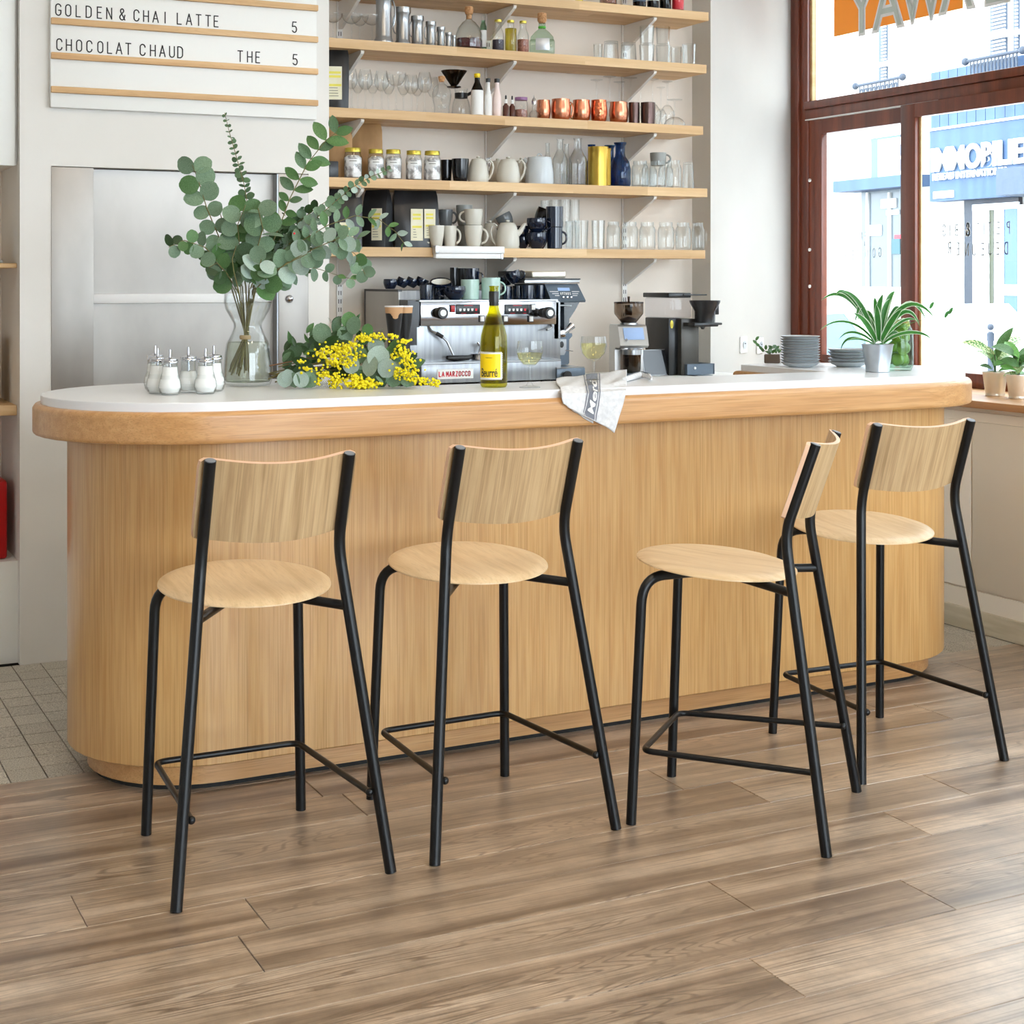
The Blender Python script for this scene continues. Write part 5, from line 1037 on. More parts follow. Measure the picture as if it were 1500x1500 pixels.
zt0 = gx(830, 539, 5.6).z
tx1 = gx(854, 540, 5.6).x; tx0 = gx(819, 540, 5.6).x
MB().rbox(tx0 - .02, 5.58, BK + .0006, tx1, 5.95, zt0, .004).build('base_tray', M_grind, t); MB().box(tx0 - .018, 5.585, zt0, tx1 - .002, 5.90, zt0 + .004).build('tray_plate', M_satin, t, smooth=0)
MB().lathe([(.010, 0), (.010, .015), (.018, .02), (.018, .028), (.0001, .028)], 16).build('tamper', M_blk, t, (gx(829, 545, 5.57).x, 5.58, BK + .03), (R(90), 0, 0))

# silver home grinder
Ys = 5.72
pc = onY(921, 500, Ys); t = thing('silver_grinder', 'silver coffee grinder with smoky hopper and a glass grounds jar', 'grinder', (pc.x, Ys, BK + .0006), camface(pc) + .25)
dS = pc.x * sy_ + pc.y * cy_; s_ = dS / F
zz = lambda v: EYE - (v - YH) * s_ - BK
r0 = 21.5 * s_
MB().lathe([(r0 * .5, zz(473)), (r0 * .98, zz(460)), (r0, zz(457)), (r0, zz(444))], 32, cap=False).build('hopper', M_gsmoke, t)
MB().lathe([(r0 * .5, zz(472.5)), (r0 * .62, zz(468)), (.0001, zz(463))], 24).build('beans', mat('coffee_beans', srgb(60, 36, 28), .5), t)
MB().lathe([(r0 * 1.02, zz(444.5)), (r0 * 1.0, zz(442.5)), (.0001, zz(441.5))], 32).lathe([(.004, zz(442)), (.006, zz(436)), (.005, zz(434.5)), (.0001, zz(434.5))], 12).rbox(-.014, -.014, zz(462), .012, .014, zz(447), .003).build('hopper_lid', M_gbrown, t)
MB().lathe([(r0 * .62, zz(476)), (r0 * .60, zz(473))], 28).build('collar', M_satin, t)
# body: side profile extruded across
wS = .062
prof = [(.095, 0), (.10, .01), (.10, zz(480)), (.085, zz(475.5)), (-.045, zz(475.5)), (-.06, zz(478)), (-.092, zz(498)), (-.100, zz(505)), (-.080, zz(508.5)), (-.012, zz(509)), (-.005, zz(512)), (-.005, .028), (-.012, .022), (-.10, .022), (-.105, .016), (-.105, 0)]
m = MB(); n_ = len(prof); m.add([(-wS, y, z) for y, z in prof] + [(wS, y, z) for y, z in prof], [tuple(range(n_)), tuple(range(2 * n_ - 1, n_ - 1, -1))] + [(i, i + n_, (i + 1) % n_ + n_, (i + 1) % n_) for i in range(n_)])
m.build('body', mat('grinder_silver', srgb(206, 206, 204), .3, .75), t, smooth=30)
slope = math.atan2(zz(478) - zz(498), .032)
MB().rbox(-.042, -.001, -.030, .046, .001, .026, .0008).build('display', M_screen, t, (0, -.0775, zz(487.5)), (-(math.pi / 2 - slope), 0, 0)); MB().lathe([(.006, 0), (.0055, .004), (.0001, .004)], 14).build('start_button', M_chrome, t, (-.034, -.094, zz(497)), (R(60), 0, 0))
MB().rbox(-.045, -.07, zz(512), .045, -.01, zz(508), .004).lathe([(.022, zz(517)), (.028, zz(509))], 20, (-.0, -.055, 0)).build('grounds_spout', M_chrome, t)
MB().lathe([(.0405, zz(518.5)), (.0405, zz(511.5)), (.0001, zz(511.5))], 28, (0, -.055, 0)).build('jar_lid', M_satin, t)
MB().lathe(shell([(.034, .0235), (.037, .04), (.0385, zz(519))], .0015, .026), 28, (0, -.055, 0)).build('grounds_jar', M_gsmoke, t)
MB().rbox(-.066, -.12, .0, .066, .0, .024, .005).build('foot', M_grind, t)
# tablet leaning beside it
Yt = 5.78; a = onY(944, 512, Yt); b = onY(991, 549, Yt)
t = thing('tablet', 'black glossy tablet leaning between the silver grinder and the brewer', 'tablet', (a.x, Yt, BK + .001), 0)
hh = a.z - BK; wt = b.x - a.x
o1 = MB().rbox(0, 0, 0, wt, .008, hh, .002).build('frame', M_satin, t, rot=(R(-12), R(0), 0)); MB().box(.003, -.001, .003, wt - .003, .0005, hh - .003).build('screen', M_blkg, t, rot=(R(-12), 0, 0))
# black brewer / batch grinder at the corner
Yb = 5.74; t = thing('black_brewer', 'tall black filter brewer with clear tank and hanging brew basket', 'brewer', (0, 0, 0))
X_ = lambda u, v=500, Y=Yb: onY(u, v, Y).x; Z_ = lambda v, u=1010, Y=Yb: onY(u, v, Y).z
MB().rbox(X_(985), Yb + .03, BK + .0006, X_(1003), 5.97, Z_(466), .004).build('tower_side', M_grindk, t)
MB().rbox(X_(998), Yb, BK + .0006, X_(1024), 5.96, Z_(467), .004).build('tower', mat('dark_bronze', srgb(74, 72, 68), .35, .5), t)
MB().lathe([(.0001, .002), (.008, .002), (.008, 0)], 20, sy=2.2).build('oval_badge', M_gold2, t, (X_(989), Yb + .029, Z_(475)), (R(90), 0, 0))
MB().rbox(X_(981), Yb + .0, Z_(465.5), X_(1013), 5.95, Z_(436.5), .006, 3).build('water_tank', M_gplast, t)
MB().rbox(X_(979), Yb - .003, Z_(436), X_(1012), 5.955, Z_(429), .004).rbox(X_(1000), Yb - .01, Z_(433), X_(1034), Yb + .1, Z_(431), .001).build('tank_lid', M_grindk, t)
bc = X_(1027); rb = .062
MB().lathe([(rb * .72, Z_(472)), (rb * .74, Z_(456)), (rb * 1.08, Z_(443)), (rb * 1.1, Z_(440)), (rb * .9, Z_(440)), (.0001, Z_(445))], 32, (bc, Yb - .03, 0)).build('brew_basket', mat('smoky_black', (.02, .021, .023), .2), t)
MB().rbox(X_(1040), Yb - .04, Z_(461), X_(1046), Yb - .02, Z_(440), .003).rbox(X_(1033), Yb - .04, Z_(444), X_(1047), Yb - .02, Z_(440.5), .003).build('basket_handle', M_grindk, t)
MB().rbox(X_(1001), Yb - .09, Z_(478), X_(1036), Yb + .02, Z_(472), .004).rbox(X_(1030), Yb - .06, Z_(476), X_(1047), Yb - .02, Z_(472.5), .003).build('basket_holder', M_grindk, t)
MB().lathe([(.006, Z_(482)), (.012, Z_(478))], 12, (X_(1020), Yb - .05, 0)).build('drip_stop', M_blk, t)
MB().rbox(X_(1004), Yb - .10, BK + .0006, X_(1045, 545, Yb - .1), Yb + .10, BK + .005, .002).box(X_(1003), Yb - .02, BK + .004, X_(1042), Yb + .0, Z_(533)).box(X_(1041), Yb - .02, BK + .004, X_(1043), Yb + .1, Z_(533)).build('hot_plate', M_grind, t)
MB().lathe([(.006, 0), (.0055, .003), (.0001, .003)], 12).build('power_light', M_labelw, t, (X_(1014), Yb - .021, Z_(539)), (R(90), 0, 0))
MB().tube([(X_(1024), Yb + .10, Z_(515)), (X_(1029), Yb + .11, Z_(522)), (X_(1031), Yb + .12, Z_(535))], .003, 8).build('cable', M_grindk, t)
# ================================================================== THINGS ON THE BAR TOP
Zt = TOP + .0006
# sugar shakers
g = 'glass sugar shakers with chrome lids'
labs = ['sugar shaker at the far left of the group, behind', 'sugar shaker in front, second from the left', 'sugar shaker in the middle, less full than the rest', 'sugar shaker in front on the right', 'sugar shaker at the back right, nearest the vase', 'sugar shaker at the back left, half hidden']
for i, (u, v, fill, yaw) in enumerate([(231, 576.5, .62, .3), (249, 578.5, .62, .1), (276, 575, .47, .5), (301, 577, .62, .0), (313, 573, .62, .4), (226, 573.5, .6, .2)]):
    p = onZ(u, v, TOP); d = p.x * sy_ + p.y * cy_; r = 16.6 * d / F; p.z = Zt; h = 66 * d / F
    if i == 5: p += Vector((.01, .03, 0))
    t = thing('sugar_shaker', labs[i], 'shaker', p, yaw, g)
    MB().lathe(shell([(r * .72, 0), (r * .9, h * .05), (r, h * .17), (r * .95, h * .28), (r * .78, h * .42), (r * .68, h * .52), (r * .67, h * .70), (r * .69, h * .72)], .0024, .006), 28).build('glass', M_gthick, t)
    MB().lathe([(.0001, .006), (r * .7, .006), (r * .93, h * .16), (r * .88, h * .28), (r * .70, h * min(fill, .42)), (r * .62, h * fill), (.0001, h * fill - .002)], 28).build('sugar', M_sugar, t)
    MB().lathe([(r * .70, h * .70), (r * .745, h * .71), (r * .745, h * .735), (r * .70, h * .75), (r * .72, h * .765), (r * .70, h * .79), (r * .3, h * .83), (.0001, h * .835)], 28).build('lid', M_chrome, t)
    MB().tube([(0, 0, h * .40), (0, 0, h * .82), (0, 0, h)], .0045, 12).build('pouring_tube', M_chrome, t)
# vase
pv = onZ(363, 565, TOP); pv.z = Zt; dV = pv.x * sy_ + pv.y * cy_; sv = dV / F
Zv = lambda v: (EYE - (v - YH) * sv) - Zt
VP = [(27, 566.5), (33, 563), (35.5, 556), (35, 545), (33.5, 520), (31, 503), (24, 489), (20.3, 479), (20.5, 474), (26, 464), (32, 453), (34.5, 443), (34, 430), (33, 412)]
vt_ = thing('glass_vase', 'tall hourglass-shaped clear glass vase holding the eucalyptus', 'vase', pv)
pr = [(a * sv, max(Zv(b) - .0, 0)) for a, b in VP]; pr[0] = (pr[0][0], 0)
MB().lathe(shell(pr, .0035, .012), 48).build('glass', M_gthick, vt_)
wl_ = [(a * sv - .0042, max(Zv(b), .013)) for a, b in VP[:6]] + [(30.2 * sv - .0042, Zv(501))]
MB().lathe([(.0001, .013)] + wl_ + [(.0001, Zv(501))], 40).build('water', M_water, vt_)

# leaves
def leaf_mesh(name, m_, L, W, kind='round', fold=.12, cup=.08, stripe=None):
    mb = MB(); n = 8; rows_ = []
    for i in range(n + 1):
        q = i / n
        if kind == 'round': w_ = math.sin(math.pi * (q * .93 + .035)) ** .55
        elif kind == 'oval': w_ = math.sin(math.pi * (q * .96 + .02)) ** .8
        else: w_ = math.sin(math.pi * q ** .8) ** 1.0 + (.02 if 0 < i < n else 0)
        if i == n: w_ *= .1 if kind != 'round' else .5
        if i == 0: w_ *= .15 if kind != 'round' else .35
        zc = -cup * L * (q - .3) ** 2 * 1.6
        rows_.append([(-W / 2 * w_, L * q, zc + fold * W * w_ * .5), (-W / 4 * w_, L * q, zc + fold * W * w_ * .18), (0, L * q, zc), (W / 4 * w_, L * q, zc + fold * W * w_ * .18), (W / 2 * w_, L * q, zc + fold * W * w_ * .5)])
    for i in range(n):
        a, b = rows_[i], rows_[i + 1]; mb.add(a + b, [(k, k + 1, k + 6, k + 5) for k in range(4)])
    me = bpy.data.meshes.new(name); me.from_pydata(mb.v, [], mb.f)
    for p in me.polygons: p.use_smooth = True
    bm = bmesh.new(); bm.from_mesh(me); bmesh.ops.remove_doubles(bm, verts=bm.verts, dist=1e-5); bm.to_mesh(me); bm.free()
    me.materials.append(m_); return me
LR = {k: leaf_mesh('leaf_round', m_, 1, .95, 'round') for k, m_ in (('d', M_leafd), ('g', M_leafg), ('p', M_leafp), ('k', M_leafk), ('s', M_leafs))}
LO = {k: leaf_mesh('leaf_oval', m_, 1, .55, 'oval', .2) for k, m_ in (('d', M_leafd), ('g', M_leafg), ('p', M_leafp), ('k', M_leafk), ('s', M_leafs))}
LL = {k: leaf_mesh('leaf_lance', m_, 1, .34, 'lance', .25) for k, m_ in (('d', M_leafd), ('g', M_leafg), ('k', M_leafk))}
def put_leaf(me, base, dirv, nrm, size, parent, name='leaf'):
    y = Vector(dirv).normalized(); z = Vector(nrm) - y * Vector(nrm).dot(y)
    z = z.normalized() if z.length > 1e-4 else y.orthogonal().normalized()
    x = y.cross(z); M = Matrix((x, y, z)).transposed().to_4x4(); o = bpy.data.objects.new(name, me); C.objects.link(o)
    o.parent = parent; o.matrix_local = Matrix.Translation(base) @ M @ Matrix.Scale(size, 4); return o
rnd = random.Random(11)
tocam = Vector((-sy_, -cy_, .0))
def rv(s=1): return Vector((rnd.uniform(-s, s), rnd.uniform(-s, s), rnd.uniform(-s, s)))
euc = thing('eucalyptus_bunch', 'loose bunch of eucalyptus branches standing in the glass vase', 'plant', pv)
rightv = Vector((cy_, -sy_, 0))
def V2(u, v, dd=0): # pixel near the vase at depth dV+dd -> local to vase
    return dep(u, v, dV + dd) - pv
def interp(P, t):
    L = [0]
    for a, b in zip(P[:-1], P[1:]): L.append(L[-1] + (b - a).length)
    s = t * L[-1]
    for i in range(len(P) - 1):
        if s <= L[i + 1] or i == len(P) - 2:
            q = (s - L[i]) / max(L[i + 1] - L[i], 1e-6); return P[i].lerp(P[i + 1], q), (P[i + 1] - P[i]).normalized()
count = [0]
def branch(pix, dds, n, sz0, sz1, meshes, t0=.35, r=.0022, pair=True, facing=.8, stem=M_stem, name='branch', spread=1.0, droop=0):
    P = [V2(u, v, dd) for (u, v), dd in zip(pix, dds)]
    root = [Vector((rnd.uniform(-.03, .03) - .03, rnd.uniform(-.03, .03), .03 + rnd.uniform(0, .03))), Vector((-.006 + rnd.uniform(-.006, .006), rnd.uniform(-.008, .008), Zv(490)))]
    full = root + P
    b = MB().tube(full, [r * 1.3] * 2 + [r * (1 - .6 * i / len(P)) for i in range(len(P))], 6).build(name, stem, euc)
    for k in range(n):
        t = t0 + (1 - t0) * (k + .5) / n; q, dr = interp(P, t); s = sz0 + (sz1 - sz0) * (k / max(n - 1, 1)); s *= rnd.uniform(.85, 1.15)
        side = dr.cross(tocam).normalized()
        if k % 2: side = (side * .75 + Vector((0, 0, rnd.uniform(-.5, .5))))
        for sg in ((-1, 1) if pair else ((1,) if k % 2 else (-1,))):
            if count[0] >= 292: return
            dl = (side * sg * spread + dr * .45 + rv(.25) + Vector((0, 0, -droop))).normalized(); nr = tocam * facing + rv(.55) + Vector((0, 0, .3))
            put_leaf(rnd.choice(meshes), q, dl, nr, s, euc); count[0] += 1
px = sv
D_, Gn = [LR['d'], LR['d'], LR['g']], [LR['g'], LR['d'], LR['k']]
branch([(340, 425), (322, 350), (303, 305), (290, 262), (280, 238)], (0, -.02, -.03, -.04, -.05), 6, 22 * px, 29 * px, D_, .3)
branch([(352, 420), (366, 320), (358, 272), (345, 225), (335, 190), (329, 165)], (0, .06, .07, .08, .08, .08), 22, 15 * px, 5 * px, [LR['s'], LO['s'], LR['s']], .3, .0016, spread=.9)
branch([(372, 420), (412, 325), (425, 290), (450, 240), (478, 205), (498, 190)], (0, -.02, -.03, -.04, -.05, -.05), 10, 22 * px, 31 * px, [LO['g'], LO['g'], LO['s']], .35, .002, facing=1.4)
branch([(345, 428), (322, 385), (300, 362), (270, 352), (247, 362)], (-.02, -.06, -.08, -.09, -.10), 7, 24 * px, 17 * px, Gn, .25)
branch([(350, 430), (332, 400), (318, 385), (306, 392)], (-.02, -.08, -.1, -.1), 4, 28 * px, 22 * px, Gn, .2)
branch([(360, 420), (352, 370), (348, 330), (360, 300)], (-.02, -.05, -.06, -.05), 7, 30 * px, 28 * px, D_, .1)
branch([(365, 420), (375, 370), (385, 335), (378, 305)], (-.03, -.08, -.09, -.09), 7, 32 * px, 28 * px, [LR['d'], LR['d'], LR['s']], .1)
branch([(366, 425), (378, 395), (383, 380)], (-.06, -.12, -.14), 4, 26 * px, 26 * px, [LR['p'], LR['d'], LR['p']], .2)
branch([(370, 425), (388, 412), (390, 408)], (-.06, -.1, -.12), 2, 26 * px, 26 * px, [LR['g']], .2)
branch([(370, 420), (410, 372), (440, 340), (480, 305), (515, 275), (545, 258), (573, 247)], (0, .0, .0, .0, .02, .03, .04), 24, 17 * px, 7 * px, [LR['s'], LR['d'], LR['s'], LR['p']], .22, .0018)
branch([(372, 420), (430, 360), (480, 330), (520, 316), (555, 321), (580, 340), (596, 362)], (0, -.04, -.06, -.06, -.06, -.06, -.06), 12, 24 * px, 15 * px, [LO['d'], LO['g'], LO['p']], .3, .0018, stem=M_stem)
branch([(372, 420), (440, 372), (490, 352), (520, 372), (535, 402)], (0, -.03, -.05, -.05, -.05), 12, 24 * px, 18 * px, [LR['d'], LO['p'], LR['g']], .3, .0018, droop=.4)
branch([(374, 425), (420, 385), (465, 362), (505, 345), (530, 350)], (-.02, -.08, -.10, -.10, -.08), 11, 27 * px, 20 * px, [LO['d'], LR['d'], LR['p']], .2, .0018, droop=.6)
branch([(374, 428), (410, 405), (440, 388), (470, 395), (500, 405), (522, 410)], (-.02, -.04, -.05, -.05, -.05, -.05), 7, 25 * px, 14 * px, [LO['d'], LR['d'], LO['g']], .2, .0016, droop=.5)
branch([(368, 420), (400, 360), (430, 330), (470, 300), (495, 285)], (.06, .08, .08, .06, .05), 14, 20 * px, 12 * px, [LR['k'], LR['s'], LR['d']], .15, .0016)
branch([(355, 420), (335, 360), (325, 320), (318, 300)], (.04, .06, .06, .06), 8, 25 * px, 16 * px, Gn, .2, .002)
branch([(374, 424), (400, 398), (425, 384), (450, 372)], (-.08, -.12, -.12, -.12), 5, 26 * px, 24 * px, D_, .2)
branch([(350, 428), (343, 400), (340, 380), (346, 360)], (-.08, -.11, -.12, -.12), 5, 24 * px, 24 * px, [LO['d'], LR['d'], LR['g']], .2)
m = MB(); ms = MB()
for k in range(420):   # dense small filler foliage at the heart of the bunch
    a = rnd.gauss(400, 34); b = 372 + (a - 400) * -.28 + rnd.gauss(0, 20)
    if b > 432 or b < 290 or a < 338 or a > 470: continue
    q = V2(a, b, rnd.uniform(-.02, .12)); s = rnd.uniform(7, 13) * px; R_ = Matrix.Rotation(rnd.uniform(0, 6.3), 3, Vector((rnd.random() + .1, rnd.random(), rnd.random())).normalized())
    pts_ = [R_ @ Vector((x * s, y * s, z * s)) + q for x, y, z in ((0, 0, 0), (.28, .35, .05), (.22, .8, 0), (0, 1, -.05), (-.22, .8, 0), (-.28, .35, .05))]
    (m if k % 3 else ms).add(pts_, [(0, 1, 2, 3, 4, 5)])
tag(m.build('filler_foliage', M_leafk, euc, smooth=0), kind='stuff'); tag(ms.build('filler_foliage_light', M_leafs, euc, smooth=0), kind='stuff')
MB().ball(V2(431, 342, -.12), .0035, 8, 6).build('red_berry', M_redp, euc)
MB().lathe([(.016, Zv(497)), (.018, Zv(494)), (.016, Zv(491))], 16, (-.008, 0, 0)).build('twine', M_twine, euc)

# flat bouquet of mimosa and eucalyptus lying on the bar
pb = onZ(500, 566, TOP); pb.z = Zt; dB = pb.x * sy_ + pb.y * cy_; sb = dB / F
bq = thing('mimosa_bouquet', 'bouquet of yellow mimosa and eucalyptus lying on the bar beside the vase', 'bouquet', pb)
def B2(u, v, dd=0):
    p = dep(u, v, dB + dd) - pb; p.z = max(p.z, .004); return p
nb = [0]
for (u, v, s, k, dd) in [(481, 486, 30, 'd', -.03), (511, 470, 24, 'g', -.02), (517, 478, 27, 'd', -.04), (509, 492, 26, 'd', -.02), (538, 484, 18, 'g', -.02), (575, 510, 26, 'g', -.10), (548, 524, 34, 'p', -.11), (538, 538, 30, 'p', -.12), (560, 540, 28, 'p', -.12), (516, 536, 26, 'p', -.11), (556, 508, 26, 'p', -.10), (530, 520, 26, 'd', -.08), (578, 541, 20, 'p', -.10), (574, 563, 26, 'd', -.10), (594, 566, 26, 'd', -.09), (420, 522, 20, 'k', -.0), (432, 516, 22, 's', .0), (446, 510, 22, 's', .0), (458, 506, 22, 'k', .0), (470, 500, 24, 's', .0), (480, 502, 24, 'k', 0),
        (417, 566, 24, 'p', -.12), (432, 560, 22, 'd', -.12), (441, 558, 22, 'd', -.11), (448, 560, 24, 'd', -.11), (424, 552, 20, 'p', -.12), (440, 570, 24, 'p', -.13), (457, 566, 26, 'd', -.10), (500, 545, 22, 'k', -.08), (520, 552, 24, 'k', -.1), (550, 555, 24, 'k', -.1), (565, 550, 22, 'd', -.1), (600, 545, 18, 'k', -.04), (590, 555, 20, 'k', -.04)]:
    q = B2(u, v + s * .45, dd); dl = Vector((0, 0, 1)) + rightv * rnd.uniform(-.7, .7) + rv(.15); put_leaf(LR[k], q, dl, tocam + rv(.45) + Vector((0, 0, .3)), s * sb, bq)
for k in range(130):
    t = rnd.random(); u = 412 + 190 * t; top = 520 - 48 * math.sin(math.pi * min(t * 1.25, 1)) ** .7; v = rnd.uniform(top, 566)
    q = B2(u, v, rnd.uniform(-.06, .10)); dl = Vector((0, 0, rnd.uniform(-.2, .8))) + rightv * rnd.uniform(-.3, 1) + rv(.3)
    put_leaf(rnd.choice([LL['k'], LL['g'], LO['k'], LO['s']]), q, dl, tocam + rv(.8), rnd.uniform(16, 30) * sb, bq)
for k in range(16):
    a = B2(398 + rnd.uniform(-6, 10), rnd.uniform(534, 560), rnd.uniform(-.03, .05)); b = B2(470 + rnd.uniform(0, 60), rnd.uniform(515, 555), rnd.uniform(-.04, .06)); c_ = a.lerp(b, .5) + Vector((0, 0, rnd.uniform(0, .012)))
    MB().tube([a, c_, b], [.0022, .002, .0015], 6).build('stem', M_stem if k % 3 else M_stemr, bq)
# feathery fronds
m = MB()
for (u0, v0, u1, v1) in [(500, 490, 482, 466), (520, 500, 555, 486), (470, 530, 456, 484), (480, 540, 440, 545), (490, 560, 448, 572), (530, 560, 562, 566), (478, 520, 470, 545), (540, 500, 560, 482), (450, 540, 430, 530), (500, 500, 478, 476)]:
    a, b = B2(u0, v0, -.05), B2(u1, v1, -.06); dr = b - a; sd = dr.cross(tocam).normalized(); L = dr.length
    for k in range(16):
        q = a + dr * (k / 16); w_ = L * .22 * (1 - k / 18)
        for sg in (-1, 1):
            e1 = q + sd * sg * w_ + dr * .12; m.add([q, q + dr * .018, e1 + Vector((0, 0, .0006)), e1], [(0, 1, 2, 3)])
tag(m.build('feathery_foliage', M_leafk, bq, smooth=0), kind='stuff')
# mimosa balls
ico = bmesh.new(); bmesh.ops.create_icosphere(ico, subdivisions=1, radius=1); iv = [v_.co.copy() for v_ in ico.verts]; if_ = [[v_.index for v_ in f.verts] for f in ico.faces]; ico.free()
m = MB(); tw = MB()
cl = [(470, 517, 12, 8, 60), (497, 512, 16, 10, 110), (505, 528, 15, 10, 110), (485, 530, 14, 8, 70), (515, 508, 12, 8, 60), (494, 556, 11, 9, 90), (475, 548, 10, 8, 45), (466, 560, 4, 4, 14), (488, 567, 6, 5, 22), (527, 563, 17, 7, 260), (520, 553, 9, 5, 60), (530, 495, 12, 5, 45), (550, 495, 14, 5, 50), (575, 492, 8, 4, 24), (592, 499, 8, 3, 20), (590, 515, 12, 8, 70), (597, 530, 12, 9, 80), (582, 545, 10, 6, 45), (600, 548, 14, 8, 80), (612, 556, 14, 6, 60), (628, 560, 10, 4, 34), (640, 564, 6, 3, 16), (450, 541, 7, 4, 26), (442, 530, 4, 3, 10), (554, 562, 8, 3, 20), (526, 521, 10, 3, 22), (575, 525, 5, 6, 20)]
for (u, v, su, sv2, n) in cl:
    for k in range(int(n * .8)):
        q = B2(u + rnd.gauss(0, su * .6), v + rnd.gauss(0, sv2 * .55), -.12 + rnd.uniform(-.02, .03)); r_ = rnd.uniform(.0030, .0048) * (1.15 if n > 200 else 1); q.z = max(q.z, r_)
        m.add([q + p_ * r_ for p_ in iv], if_)
    for k in range(4):
        a = B2(u - su, v + 2, -.1); b = B2(u + rnd.uniform(-su, su), v + rnd.uniform(-sv2, sv2), -.115); tw.tube([a, b], .0007, 4)
tag(m.build('mimosa_blossom', M_mimosa, bq), kind='stuff'); tag(tw.build('twigs', M_leafs, bq), kind='stuff')

# wine bottle
pw_ = onZ(723.5, 567, TOP); pw_.z = Zt; dW = pw_.x * sy_ + pw_.y * cy_; sw = dW / F; rW = 19.6 * sw; hW = (566 - 419) * sw
t = thing('wine_bottle', 'olive glass wine bottle with yellow stamp-edged label and black neck sleeve', 'bottle', pw_, camface(pw_))
zb_ = lambda v: (567 - v) * sw
MB().lathe(shell([(rW * .9, 0), (rW, .006), (rW, zb_(500)), (rW * .97, zb_(492)), (rW * .74, zb_(474)), (rW * .44, zb_(456)), (rW * .35, zb_(447)), (rW * .33, zb_(421)), (rW * .37, zb_(421)), (rW * .37, zb_(419))], .0026, .012), 40).build('glass', M_gwine, t)
MB().lathe([(.0001, .013), (rW * .88, .014), (rW * .9, zb_(500)), (rW * .66, zb_(474)), (rW * .56, zb_(477)), (.0001, zb_(477))], 36).build('wine', M_gwinel, t)
MB().lathe([(rW * .36, zb_(448)), (rW * .375, zb_(446)), (rW * .375, zb_(428)), (rW * .36, zb_(427))], 28, cap=False).build('neck_sleeve', M_grindk, t)
def wrap(parent, x0, x1, z0, z1, r, m_, name, n=16, off=0):
    a0, a1 = x0, x1; mm = MB(); vs = [(r * math.sin(a0 + (a1 - a0) * k / n), -r * math.cos(a0 + (a1 - a0) * k / n), z) for z in (z0, z1) for k in range(n + 1)]
    mm.add(vs, [(k, k + 1, k + n + 2, k + n + 1) for k in range(n)]); return mm.build(name, m_, parent)
a0, a1 = R(-86), R(36)
lb = wrap(t, a0, a1, zb_(554.5), zb_(516), rW * 1.012, M_labelw, 'label', 24)
wrap(t, a0, a1 - R(7), zb_(552.5), zb_(518), rW * 1.022, M_yellow, 'label_field', 24)
m = MB()
for k in range(14):   # stamp perforation teeth along the edges
    z = zb_(554) + (zb_(516.5) - zb_(554)) * (k + .5) / 14; aa = a1 + R(2); m.ball((rW * 1.012 * math.sin(aa), -rW * 1.012 * math.cos(aa), z), .0016, 6, 4)
for k in range(18):
    for z in (zb_(555.2), zb_(515.4)): aa = a0 + (a1 - a0) * (k + .5) / 18; m.ball((rW * 1.012 * math.sin(aa), -rW * 1.012 * math.cos(aa), z), .0014, 6, 4)
tag(m.build('stamp_edge', M_labelw, t), kind='stuff')
def wraptext(s, size, a_start, z, m_, parent, name='lettering', sx=1.0, r=rW * 1.03):
    cu = bpy.data.curves.new('t', 'FONT'); cu.body = s; cu.size = size; cu.extrude = .0002; cu.offset = .0004 if size > .01 else 0; cu.space_character = .95
    ob = bpy.data.objects.new('t', cu); C.objects.link(ob); dg = bpy.context.evaluated_depsgraph_get(); me = bpy.data.meshes.new_from_object(ob.evaluated_get(dg)); bpy.data.objects.remove(ob)
    for v_ in me.vertices:
        a = a_start + v_.co.x * sx / r; zc = v_.co.y; rr_ = r + v_.co.z; v_.co = (rr_ * math.sin(a), -rr_ * math.cos(a), z + zc)
    me.materials.clear(); me.materials.append(m_); me.name = name; o_ = bpy.data.objects.new(name, me); C.objects.link(o_); o_.parent = parent; return o_
wraptext('Beurré', .036, R(-64), zb_(551), M_ink, t, sx=.60)
wraptext('CHARDONNAY', .0034, R(-38), zb_(524), M_ink, t, sx=1)
# wine glasses on the bar
def bar_glass(u, v, top, half, label, wine=None, wl=.5):
    p = onZ(u, v, TOP); d = p.x * sy_ + p.y * cy_; s = d / F; p.z = Zt; r = half * s; h = (v - top) * s
    t = thing('wine_glass', label, 'glass', p, 0, 'balloon wine glasses on the bar')
    zb = h * .44; bw = [(.0045, zb), (r * .5, zb + h * .05), (r * .86, zb + h * .17), (r, zb + h * .32), (r * .97, zb + h * .45), (r * .93, h)]
    MB().lathe([(.0001, 0), (r * .80, 0), (r * .78, .002), (.012, .006), (.006, .016), (.0050, zb * .5), (.0048, zb - .01)] + bw + [(max(a - .0018, .0002), z) for a, z in bw[1:]][::-1] + [(.0001, zb + .006)], 36).build('glass', M_glass, t)
    if wine: MB().lathe([(.0001, zb + .008), (r * .48, zb + h * .062), (r * .84, zb + h * .18), (r * .975, zb + h * wl), (.0001, zb + h * wl)], 32).build('wine', wine, t)
    return t, p, r, h
bar_glass(776, 568, 499.5, 19.5, 'balloon glass of white wine standing right of the bottle', M_wine, .30)
t, p, r, h = bar_glass(869.5, 560.5, 495.5, 19.3, 'balloon glass of clear wine standing on the towel', M_wine, .40)
for ch in list(t.children): pass
t.location.z += .0055

